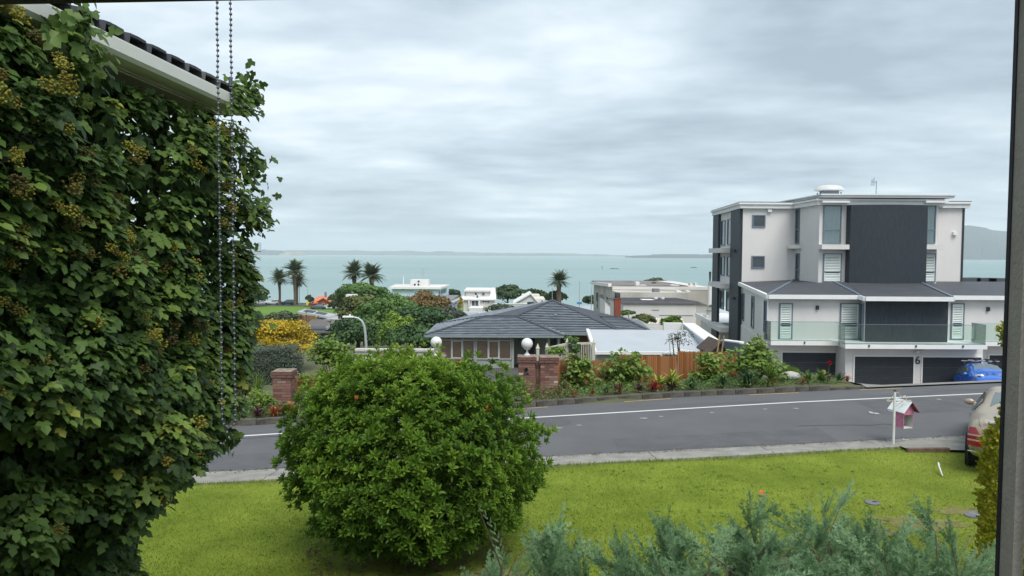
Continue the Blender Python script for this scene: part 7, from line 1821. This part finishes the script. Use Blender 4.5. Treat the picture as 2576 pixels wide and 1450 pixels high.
# broad weeds scattered in the grass
n = 300; x = rng.uniform(-3.5, 6.5, n); y = rng.uniform(8.5, 13.6, n); ok = (y < y_lawn(x) - .2) & (np.abs(x - BC.x) > 1.0); x, y = x[ok], y[ok]; n = len(x)
P = np.repeat(np.stack([x, y, zlawn(x, y) + .008], 1), 5, 0); n5 = len(P); Yd = unit(rnd(n5) * (1, 1, .1) + (0, 0, .28))
tag(scatter('lawn_weeds', blade(1, .45), P, Yd, np.array((0, 0, 1)) + rnd(n5) * .2, .05 * rng.uniform(.6, 1.3, n5), leafmat('weed_leaf', [(.08, .15, .015), (.13, .22, .02), (.18, .27, .03)], .5, .3), None), 'flat broad-leaved weeds in the lawn', 'weeds', kind='stuff')
n = 1500; x = rng.uniform(-9, 13, n); y = y_edge(x) + rng.normal(.02, .06, n) - np.abs(rng.normal(0, .05, n)); zz = np.array([max(zr(a, max(b, float(y_edge(a)))), float(zroad(a)) - .03) for a, b in zip(x, y)]) + .008
tag(scatter('gutter_grit', DIAMOND, np.stack([x, y, zz], 1), rnd(n) * (1, 1, .1), np.array((0, 0, 1)) + rnd(n) * .4, rng.uniform(.01, .045, n), leafmat('grit', [(.06, .05, .035), (.14, .10, .06), (.24, .20, .14)], .9, 0), None), 'dry leaves and grit lying in the road channel', 'grit', kind='stuff')
# taller tufts at the lawn edge
n = 2600; x = rng.uniform(-9, 10, n); y = y_lawn(x) - rng.random(n) * .10; P = np.stack([x, y, zlawn(x, y) - .01], 1)
tag(scatter('edge_grass', gt, P, unit(np.array((0, .35, 1)) + rnd(n) * .5), rnd(n), rng.uniform(.025, .065, n), M_grass, None), 'longer grass fringe along the kerb', 'grass', kind='stuff')
dd = G(2452, 1282, .1); dn = thing('dandelion', 'small yellow dandelion by the golden conifer', 'flower', dd); Dd = unit(rnd(16) * (1, 1, .3) + (0, -.2, .3)); place('petal', blade(1, .4), np.tile(np.array(dd) + (0, 0, .07), (16, 1)), Dd, rnd(16), .028, leafmat('dandelion_petal', [(.7, .5, .02), (.8, .6, .04)], .6, .2), dn); MB().tube([dd, dd + Vector((0, 0, .07))], .003, 5).build('stem', MATS['flower_stem'], dn)

# ---- junipers
def juniper_spray(seed, n=11, w=.11, ls=.10):
    r2 = np.random.default_rng(seed); parts = []; B = ([(0, 0, 0), (-w, .4, .02), (0, 1, 0), (w, .4, .02)], [(0, 3, 2, 1)])
    ax = lambda t: Vector((.05 * math.sin(3 * t + seed), t, .10 * t * t))
    for i in range(n):
        t = .10 + .9 * i / n; p = ax(t); L = (.20 * (1 - t) + .06) * (.7 + .6 * r2.random())
        for s in (-1, 1):
            yaw = s * (.45 + .25 * r2.random()); roll = r2.normal(0, 1.3); d = Matrix.Rotation(roll, 3, 'Y') @ (Matrix.Rotation(-yaw, 3, 'Z') @ Vector((0, 1, 0)))
            for j in range(2):
                q = p + d * (L * (j + .35) / 2)
                for s2 in (-1, 1):
                    yw = yaw * .75 + s2 * .5; d2 = Matrix.Rotation(roll + r2.normal(0, .3), 4, 'Y') @ Matrix.Rotation(-yw, 4, 'Z')
                    parts.append(xf(B, Matrix.Translation(q) @ d2 @ Matrix.Scale(ls * (1.1 - .3 * j), 4)))
            parts.append(xf(([(0, 0, 0), (-.05, .4, .0), (0, 1, 0), (.05, .4, .0)], [(0, 3, 2, 1)]), Matrix.Translation(p) @ Matrix.Rotation(roll, 4, 'Y') @ Matrix.Rotation(-yaw, 4, 'Z') @ Matrix.Scale(L, 4)))
    parts.append(xf(blade(1, .03, .2, 0, .2), Matrix.Identity(4)))
    return merge(parts)
JUN = [juniper_spray(s) for s in (1, 2, 3, 4)]
M_jun = leafmat('juniper_scale', [(.09, .17, .08), (.135, .245, .118), (.195, .325, .165), (.265, .41, .225), (.36, .51, .31)], .7, .32, .1)
def juniper(label, cx, cy, top, rx, ry, n, nobj, z0=0.0, group=None):
    """loose vase of arching plumes: many boughs, each set with sprays"""
    t = thing('juniper', label, 'shrub', (cx, cy, z0), group=group); P, Y, S, tt = [], [], [], []; nb = max(6, n // 16); mb = MB()
    for b_ in range(nb):
        a = rng.uniform(0, 6.28); q = math.sqrt(rng.random()); e = Vector((cx + math.cos(a) * rx * q, cy + math.sin(a) * ry * q, z0 + top * (1 - .22 * q * q) * (.42 + .58 * rng.random() ** .8)))
        s = Vector((e.x + (cx - e.x) * .9 + rng.normal(0, .22), e.y + (cy - e.y) * .6, e.z - rng.uniform(.35, .75))); m_ = s.lerp(e, .5) + Vector((rng.normal(0, .04), 0, .10)); mb.tube([s, m_, e], [.009, .006, .002], 5); bt = rng.normal(0, .13)
        for i in range(n // nb):
            f = 1 - .8 * rng.random() ** 1.3 if i else 1.0; p = s.lerp(m_, f).lerp(m_.lerp(e, f), f); dr = (e - m_).normalized()
            P.append(p); o = Vector(rnd(1)[0]); Y.append(dr * 1.0 + o * (.42 if i else .05) + Vector((0, -.05, .05))); S.append(rng.uniform(.15, .29)); tt.append(.45 + bt + rng.normal(0, .13) + .2 * (f - .6))
    P, Y, S, tt = np.array(P), unit(np.array(Y)), np.array(S), np.array(tt); Zd = rnd(len(P))
    o = np.argsort(P[:, 1] * .4 - P[:, 2]); a, b_ = o[:nobj], o[nobj:]
    for i in range(4): place('spray', JUN[i], P[a][i::4], Y[a][i::4], Zd[a][i::4], S[a][i::4], M_jun, t, tt[a][i::4], nvar=4)
    for i in range(4): tag(scatter('foliage', JUN[i], P[b_][i::4], Y[b_][i::4], Zd[b_][i::4], S[b_][i::4], M_jun, t, tt[b_][i::4]), kind='stuff')
    mb.build('boughs', M_bark, t)
    return t
def jun_at(label, u, v, d, wpx, n, nobj, dep=.7):
    p = W(u, v, d); return juniper(label, p.x, d, p.z, wpx / F * d, dep, n, nobj)
jun_at('tallest grey-green juniper plume over the middle of the lawn edge', 1945, 1258, 6.4, 130, 900, 170)
jun_at('juniper leaning beside the valve cover', 2140, 1280, 6.6, 110, 620, 120)
jun_at('broad pale juniper below the golden conifer', 2360, 1322, 6.2, 160, 950, 170)
jun_at('juniper with drooping tips in front of the bare lawn', 1700, 1345, 6.1, 90, 560, 120)
jun_at('low juniper spreading left of the drooping one', 1545, 1392, 5.8, 120, 460, 100)
jun_at('juniper plume standing beside the round shrub', 1405, 1325, 6.2, 70, 520, 120)
jun_at('juniper filling the gap under the tallest plume', 1850, 1362, 5.7, 180, 900, 100)
jun_at('juniper filling the gap below the broad pale one', 2240, 1365, 5.6, 190, 900, 100)
jun_at('juniper at the foot of the round shrub', 1265, 1385, 6.4, 60, 300, 80)
jun_at('low juniper skirt at the bottom of the bed', 1660, 1405, 5.5, 140, 520, 80)
wand = thing('juniper', 'single pale juniper wand rising against the dark round shrub', 'shrub', W(1235, 1450, 6.3)); 
a, b = W(1262, 1430, 6.3), W(1203, 1276, 6.1); n = 16; t_ = np.linspace(.05, .98, n)
P = np.array([tuple(a.lerp(b, t) + Vector((.06 * math.sin(3 * t), 0, .0))) for t in t_]); Y = unit(np.tile(np.array(b - a), (n, 1)) / (b - a).length + np.array((1, 0, 0)) * (np.where(np.arange(n) % 2, .7, -.7) * (1 - t_ * .6))[:, None])
place('spray', JUN[1], P, Y, np.tile((0, -1, .2), (n, 1)), .105 * (1.1 - .6 * t_), M_jun, wand, np.full(n, .8)); MB().tube([a - Vector((0, 0, .6)), a, b], [.012, .009, .003], 5).build('stem', M_bark, wand)
# soil under them
mb = MB(); mb.poly([(-.6, 4.2, .045), (6.4, 4.2, .12), (6.6, 7.0, .12), (3.2, 7.3, .10), (-.4, 7.1, .06)]); tag(mb.build('planting_bed', M_soil), 'dark soil bed under the junipers', 'soil', kind='structure')

# ---- golden conifer at the window edge
gc = thing('golden_conifer', 'narrow golden-green conifer beside the saloon', 'conifer', (5.55, 7.9, .05))
M_goldc = leafmat('golden_conifer', [(.15, .18, .014), (.25, .27, .018), (.36, .37, .026), (.48, .45, .05), (.55, .50, .12)], .6, .2, .2)
cxx, cyy = X(2610, 8.0, 1100), 8.0; ztop = W(2560, 790, 8.0).z; n = 4200
zz = .15 + (ztop - .15) * rng.random(n); az = rng.uniform(0, 6.28, n); f = (zz - .15) / (ztop - .15)
rad = np.interp(f, [0, .35, .55, .64, .72, .84, .92, 1], [.50, .49, .42, .29, .22, .27, .36, .16]) * (.88 + .24 * noise2(az * 1.3, zz * 2.6, 1, 4)) * rng.uniform(.78, 1.03, n)
P = np.stack([cxx + np.cos(az) * rad, cyy + np.sin(az) * rad, zz], 1); D = np.stack([np.cos(az), np.sin(az), np.full(n, .9)], 1)
S = rng.uniform(.06, .105, n); ti = rng.normal(.5, .2, n); front = np.argsort(P[:, 0] + P[:, 1]); a, b = front[:280], front[280:]
small = juniper_spray(9, 6, .26, .24); Yd = unit(D + rnd(n) * .35)
place('spray', small, P[a], Yd[a], rnd(280), S[a], M_goldc, gc, ti[a]); sub_ = b
tag(scatter('foliage', small, P[sub_], Yd[sub_], rnd(len(sub_)), S[sub_] * 1.15, M_goldc, gc, ti[sub_]), kind='stuff')
MB().tube([(cxx, cyy, 0), (cxx, cyy, ztop - .2)], [.06, .02], 8).build('trunk', M_bark, gc)

# ================================================================== THE HOUSE WING WITH IVY
HX, HY = Vector((.998, -.0645, 0)), Vector((.0645, .998, 0))
def hp(o, a, b, z): q = Vector(o) + HX * a + HY * b; return Vector((q.x, q.y, z))
wing = thing('house_wing', 'cream house wing with white gutter under dark tiles, wrapped in ivy', 'house', (-4.4, 2.5, 0))
WC = (-2.66, 5.0, 0); M_wall = mat('cream_weatherboard', (.55, .53, .47), .8, .08, 3)
q = [hp(WC, -4.0, -7.0, 0), hp(WC, 0, -7.0, 0), hp(WC, 0, 0, 0), hp(WC, -4.0, 0, 0)]
MB().prism([(p.x, p.y) for p in q], -.1, CAMZ + .95).build('wall', M_wall, wing)
GT = CAMZ + 1.085                                              # top lip of the gutter
ge, gs = W(628, 266, 5.38), None; ge = Vector((ge.x, ge.y, GT)); gs = ge - HY * 7.5
ge.z = gs.z = GT
prof = [(0, 0), (.0, -.012), (.012, -.014), (.012, -.085), (-.008, -.106), (-.055, -.112), (-.10, -.112), (-.125, -.10), (-.125, -.0), (-.117, -.0), (-.117, -.098), (-.055, -.104), (-.012, -.098), (.002, -.082), (.002, -.004), (-.012, -.004), (-.012, 0)]
mb = MB(); n = len(prof)
for e in (gs, ge): mb.v += [tuple(e + HX * a + Vector((0, 0, z * .86))) for a, z in prof]
mb.f = [(k, n + k, n + (k + 1) % n, (k + 1) % n) for k in range(n)]; 
gutter = mb.build('gutter', mat('gutter_white', (.66, .66, .61), .45, .05, 4), wing)
cap = [tuple(ge + HX * a + Vector((0, 0, z * .86)) + HY * .003) for a, z in [(.014, -.012), (.014, -.085), (-.008, -.108), (-.055, -.114), (-.127, -.10), (-.127, -.0)]]
MB().poly(cap).poly([tuple(Vector(p) + HY * .006) for p in reversed(cap)]).build('gutter_end', MATS['gutter_white'], gutter)
mb = MB(); a_, b_ = gs + HX * -.13, ge + HX * -.13
mb.prism([(a_.x - .03, a_.y), (a_.x, a_.y), (b_.x, b_.y), (b_.x - .03, b_.y)], GT - .10, GT + .01).build('fascia', M_wall, wing)
qa = [hp(WC, .0, -7.0, 0), hp(WC, .62, -7.0, 0), hp(WC, .58, .36, 0), hp(WC, .0, .36, 0)]
MB().prism([(p.x, p.y) for p in qa], GT - .105, GT - .097).build('soffit', M_wall, wing)
# tiled roof rising to the left, tile ends over the gutter
pitch = R(17); up_ = (-HX * math.cos(pitch) + Vector((0, 0, math.sin(pitch))))
r0 = gs + HX * -.06 + Vector((0, 0, -.012)); r1 = ge + HX * -.06 + Vector((0, 0, -.012))
mb = MB(); q = [r0, r1, r1 + up_ * 4.0, r0 + up_ * 4.0]; mb.poly(q); mb.poly([p - Vector((0, 0, .05)) for p in reversed(q)]); rfw = mb.build('roof', mat('roof_deck', (.07, .07, .075), .9, .2, 4), wing)
M_wt = leafmat('wing_tile', [(.045, .05, .06), (.075, .08, .09), (.12, .125, .13), (.22, .095, .06)], .85, 0, .2)
nt_ = 36; L = (r1 - r0).length
for k in range(nt_):
    s0 = L * k / nt_
    for c in range(3):
        p = r0 + HY * (s0 + L / nt_ * .5) + up_ * (c * .34 - .03) + Vector((0, 0, .012))
        w = L / nt_; mb = MB(); prof_ = [(-.42, .0), (-.36, .052), (0, .055), (.36, .052), (.42, .0)]
        for dd_, lift in ((0, .028), (.37, .0)):
            mb.v += [tuple(p + HY * (a * w) + Vector((0, 0, z + lift)) + up_ * dd_) for a, z in prof_] + [tuple(p + HY * (a * w) + Vector((0, 0, z + lift - .016)) + up_ * dd_) for a, z in reversed(prof_)]
        m = 10; mb.f = [(i, (i + 1) % m, m + (i + 1) % m, m + i) for i in range(m)] + [tuple(range(m)), tuple(reversed(range(m, 2 * m)))]
        me = mb.mesh('roof_tile'); at = me.attributes.new('tint', 'FLOAT', 'POINT'); at.data.foreach_set('value', [float(rng.choice([.2, .4, .6, .9], p=[.34, .34, .25, .07]))] * len(me.vertices)); me.materials.append(M_wt); obj('roof_tile', me, rfw)
# two broken upright tiles
for u, v in ((262, 68), (312, 95)):
    p = W(u, v + 8, 4.05 if u < 300 else 4.25); 
    MB().lathe((p.x, p.y, p.z - .06), [(.030, 0), (.040, .10), (.034, .10), (.026, .0)], 12).build('roof_spike', mat('lead_spike', (.10, .105, .115), .7, .2, 10), wing, smooth=True, angle=40)

# ---- ivy
ivy = thing('ivy', 'dark green flowering ivy smothering the house wing', 'ivy', (-2.3, 4.2, 0))
def ivy_x(y, z):
    """how far the ivy stands out at distance y along the wing and height z above the eye line"""
    y = np.asarray(y, float); z = np.asarray(z, float)
    low = np.clip((-.95 - z) / .85, 0, 1); low = low * low * (3 - 2 * low)
    near = -1.90 + .0645 * (y - 5.3) - .25 * low
    end = np.interp(z, [-2.8, -1.75, -1.45, -1.24, -1, -.5, 0, .25, 1.1], [-2.95, -2.66, -2.28, -2.10, -2.05, -2.02, -2.00, -1.91, -1.91])
    k = np.clip((y - 3.6) / 1.4, 0, 1); return near * (1 - k) + end * k
def ivy_lump(y, z): return noise2(y, z, .42, 21) * .65 + noise2(y, z, .16, 22) * .35
K = 860                                                            # shoots: each a hanging tuft of leaves
cy = 1.7 + 3.95 * rng.random(K) ** .85; cz = rng.uniform(-2.75, 1.14, K)
keep = (cz < .86) | ((cy > 5.05) & (cz < 1.14)) | ((cy < 3.5) & (cy > 2.7)); keep &= ~((cy > 4.9) & (cz < -1.75)) & (ivy_lump(cy, cz) > .33)
cy, cz = cy[keep], cz[keep]; K = len(cy); cl = ivy_lump(cy, cz)
cx_ = ivy_x(cy, cz) + (cl - .5) * np.interp(cy, [4, 5], [.50, .25]) - np.where((cz > .70) & (cy < 4.9), .10, 0); endc = np.clip((cy - 5.35) / .3, 0, 1); cx_ = cx_ - endc * np.maximum(rng.random(K) - .5, 0) * 1.3
cr_ = rng.uniform(.085, .15, K); ct = rng.normal(0, .13, K); per = 36; n = K * per; i = np.repeat(np.arange(K), per)
d = rnd(n); d[:, 0] = np.where(d[:, 0] < -.3, -d[:, 0], d[:, 0]); d[:, 2] = np.where(d[:, 2] < -.5, -d[:, 2], d[:, 2])
P = np.stack([cx_, cy, cz + CAMZ], 1)[i] + d * cr_[i][:, None] * (1, 1.15, .95) * rng.uniform(.7, 1.05, (n, 1))
out_ = unit(d * .8 + np.array((.35, -.15, .45)) + rnd(n) * .35); Yv = unit(d * (.8, .8, .3) + np.array((.15, 0, -.55)) + rnd(n) * .35); S = .049 * rng.uniform(.45, 1.6, n)
x = P[:, 0]; lump = cl[i]
M_ivy = leafmat('ivy_leaf', [(.022, .044, .012), (.045, .088, .020), (.085, .148, .030), (.15, .22, .045), (.30, .31, .055)], .48, .2, .2)
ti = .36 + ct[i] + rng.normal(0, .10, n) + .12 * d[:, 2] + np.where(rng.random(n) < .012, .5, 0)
sc_ = S / P[:, 1] * (1 + (x > -1.9) * .4) ; o = np.argsort(-(sc_ + .3 * sc_ * (P[:, 0] - ivy_x(P[:, 1], P[:, 2] - CAMZ)))); 
vis = o[(P[o, 1] > 2.45)]; a = vis[:300]; mask = np.ones(n, bool); mask[a] = False
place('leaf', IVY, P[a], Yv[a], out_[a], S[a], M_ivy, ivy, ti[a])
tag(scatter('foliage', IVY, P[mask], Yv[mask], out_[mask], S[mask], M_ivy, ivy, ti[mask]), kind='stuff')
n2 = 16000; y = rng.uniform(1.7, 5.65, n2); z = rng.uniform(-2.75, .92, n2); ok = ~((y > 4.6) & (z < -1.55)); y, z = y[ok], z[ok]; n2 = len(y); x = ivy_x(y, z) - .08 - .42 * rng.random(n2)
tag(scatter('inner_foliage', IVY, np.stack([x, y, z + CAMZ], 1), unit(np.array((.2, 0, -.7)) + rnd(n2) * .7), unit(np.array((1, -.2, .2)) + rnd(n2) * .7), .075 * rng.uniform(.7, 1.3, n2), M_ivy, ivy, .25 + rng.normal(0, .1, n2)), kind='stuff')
mb = MB()
for i in range(40):
    y0 = rng.uniform(2, 5); zt = rng.uniform(-.5, .9); s = Vector((-2.6, y0, CAMZ - 2.2)); e = Vector((float(ivy_x(y0, zt)) - .15, y0 + rng.normal(0, .4), CAMZ + zt)); mb.tube([s, s.lerp(e, .5) + Vector((-.1, rng.normal(0, .15), 0)), e], [.018, .012, .004], 5)
mb.build('stems', mat('ivy_stem', (.05, .04, .028), .95, .2, 8), ivy)
# umbels of buds
r2 = np.random.default_rng(5); parts = []
for k in range(30):
    d = r2.normal(size=3); d[1] = abs(d[1]) + .25; d /= np.linalg.norm(d); L = .62 + .38 * r2.random(); p = Vector(d) * L
    m = MB().ball(p, .115, 6, 4); parts.append((m.v, m.f)); m2 = MB().tube([(0, -.1, 0), p], .018, 3, cap=False); parts.append((m2.v, m2.f))
UMB = merge(parts)
M_umb = leafmat('ivy_bud', [(.065, .048, .024), (.115, .095, .026), (.175, .155, .028), (.24, .225, .034), (.31, .30, .055)], .7, .05, .2)
nu = 560; y = 2.3 + 3.2 * rng.random(nu) ** .8; z = rng.uniform(-1.9, 1.0, nu); hi = rng.random(nu) < .55; z = np.where(hi, rng.uniform(-.1, .95, nu), z); l2 = noise2(y, z, .42, 21) * .65 + noise2(y, z, .16, 22) * .35
ok = (l2 > .40) & ~((y > 4.8) & (z < -1.2)) & ~((z > .78) & (y < 5.0) & (y > 3.4)); ok &= np.cumsum(ok) <= 175; y, z, l2 = y[ok], z[ok], l2[ok]; nu = len(y)
x = ivy_x(y, z) + (l2 - .5) * np.interp(y, [4, 5], [.50, .25]) + .10 - np.clip((y - 5.1) / .4, 0, 1) * .1; P = np.stack([x, y, z + CAMZ], 1)
place('flower_cluster', UMB, P, unit(np.array((.75, -.35, .65)) + rnd(nu) * .4), rnd(nu), .043 * rng.uniform(.7, 1.35, nu), M_umb, ivy, rng.beta(2, 2, nu))
# sprigs reaching past the gutter end and over the near gutter
SPR = []
for (u, v, d, n, s) in ((612, 215, 5.3, 40, .14), (640, 240, 5.4, 26, .12), (640, 420, 5.4, 60, .16), (645, 520, 5.4, 60, .16), (610, 640, 5.4, 40, .14), (600, 770, 5.3, 40, .14), (180, 90, 3.3, 90, .16), (200, 150, 3.4, 60, .14), (575, 1105, 5.2, 30, .10), (440, 1180, 5.0, 40, .12), (390, 1215, 4.9, 30, .10)):
    p = np.array(W(u, v, d)); P = p + rng.normal(0, 1, (n, 3)) * (s * .38, s * .6, s * .5)
    SPR.append(dict(P=P, Y=unit(np.array((.4, 0, -.6)) + rnd(n) * .7), Z=unit(np.array((.8, -.4, .4)) + rnd(n) * .6), S=.062 * rng.uniform(.6, 1.25, n), t=.42 + rng.normal(0, .15, n)))
cat = lambda k: np.concatenate([q[k] for q in SPR])
tag(scatter('outer_foliage', IVY, cat('P'), cat('Y'), cat('Z'), cat('S'), M_ivy, ivy, cat('t')), kind='stuff')

# ================================================================== THE WINDOW AND ITS BLIND CHAIN
M_alu = mat('bronze_frame', (.30, .275, .24), .55, .12, 20, .2, 200); M_seal = mat('black_seal', (.012, .012, .018), .6, .2, 10); M_room = mat('dark_room_wall', (.05, .032, .025), .8, .2, 6)
wf = thing('window_frame', 'dark bronze window frame at the edge of the view', 'window', (0, .86, CAMZ - 1.2))
WO = Vector((0, .862, 0))                                       # middle of the opening
def wq(a, b): q = WO + HX * a + HY * b; return (q.x, q.y)
pR = W(2527, 725, .8267); aR = (Vector((pR.x, pR.y, 0)) - WO).dot(HX); zTop = W(0, 11, .900).z
def bar(name, a0, a1, b0, b1, z0, z1, m): return MB().prism([wq(a0, b0), wq(a1, b0), wq(a1, b1), wq(a0, b1)], z0, z1).build(name, m, wf)
zB = CAMZ - .60
bar('seal', aR, aR + .005, -.006, 0, zB, zTop, M_seal); bar('jamb', aR + .0012, aR + .012, -.030, -.0065, zB, zTop, M_alu); bar('inner_jamb', aR + .0125, aR + .09, -.060, -.031, zB, zTop, M_room)
bar('head', -.80, aR + .09, -.05, 0, zTop, zTop + .06, M_seal); bar('left_jamb', -.86, -.80, -.05, 0, zB, zTop + .06, M_alu); bar('sill', -.86, aR + .09, -.06, 0, zB - .06, zB, M_alu)
hw = thing('house_wall', 'outer wall of the house round the window', 'wall', (0, .95, 0))
for nm, a0, a1, z0, z1 in (('wall', -2.0, -.861, -.1, CAMZ + .95), ('wall', aR + .091, 9, -.1, CAMZ + .95), ('wall', -.86, aR + .09, -.1, zB - .061), ('wall', -.86, aR + .09, zTop + .061, CAMZ + .95)):
    MB().prism([wq(a0, -.07), wq(a1, -.07), wq(a1, -.002), wq(a0, -.002)], z0, z1).build(nm, M_wall, hw)
ch = thing('blind_chain', 'steel bead chain of a roller blind hanging in a loop', 'chain', W(565, 1092, .80))
M_bead = mat('steel_bead', (.12, .125, .145), .35, .1, 30, metal=.8)
bead = MB().ball((0, 0, 0), .00165, 10, 7).mesh('bead', True); bead.materials.append(M_bead)
xa, xb = W(545.5, 0, .80).x, W(579.5, 0, .80).x; zt, zb = W(560, -20, .80).z, W(565, 1058, .80).z; step = .0056; path = []
z = zt
while z > zb: path.append((xa, z)); z -= step
r = (xb - xa) / 2
for t in np.linspace(math.pi, 2 * math.pi, 6)[1:-1]: path.append(((xa + xb) / 2 + r * math.cos(t), zb + r * math.sin(t)))
z = zb
while z < zt: path.append((xb, z)); z += step
for i, (x, z) in enumerate(path): obj('bead', bead, ch, Matrix.Translation((x + .0003 * math.sin(i * .7), .80, z)))
MB().tube([(x, .80, z) for x, z in path], .00045, 4).build('cord', M_bead, ch)
p = W(580, 208, .80); MB().lathe((p.x, .80, p.z - .005), [(.0012, 0), (.0022, .001), (.0022, .010), (.0012, .011)], 10).build('connector', M_bead, ch, smooth=True, angle=40)

# ------------------------------------------------------------------ parts were modelled where they stand
for o in list(SC.objects):
    if o.type == 'EMPTY' and o.parent is None and o.name not in LOCAL: rebase(o)
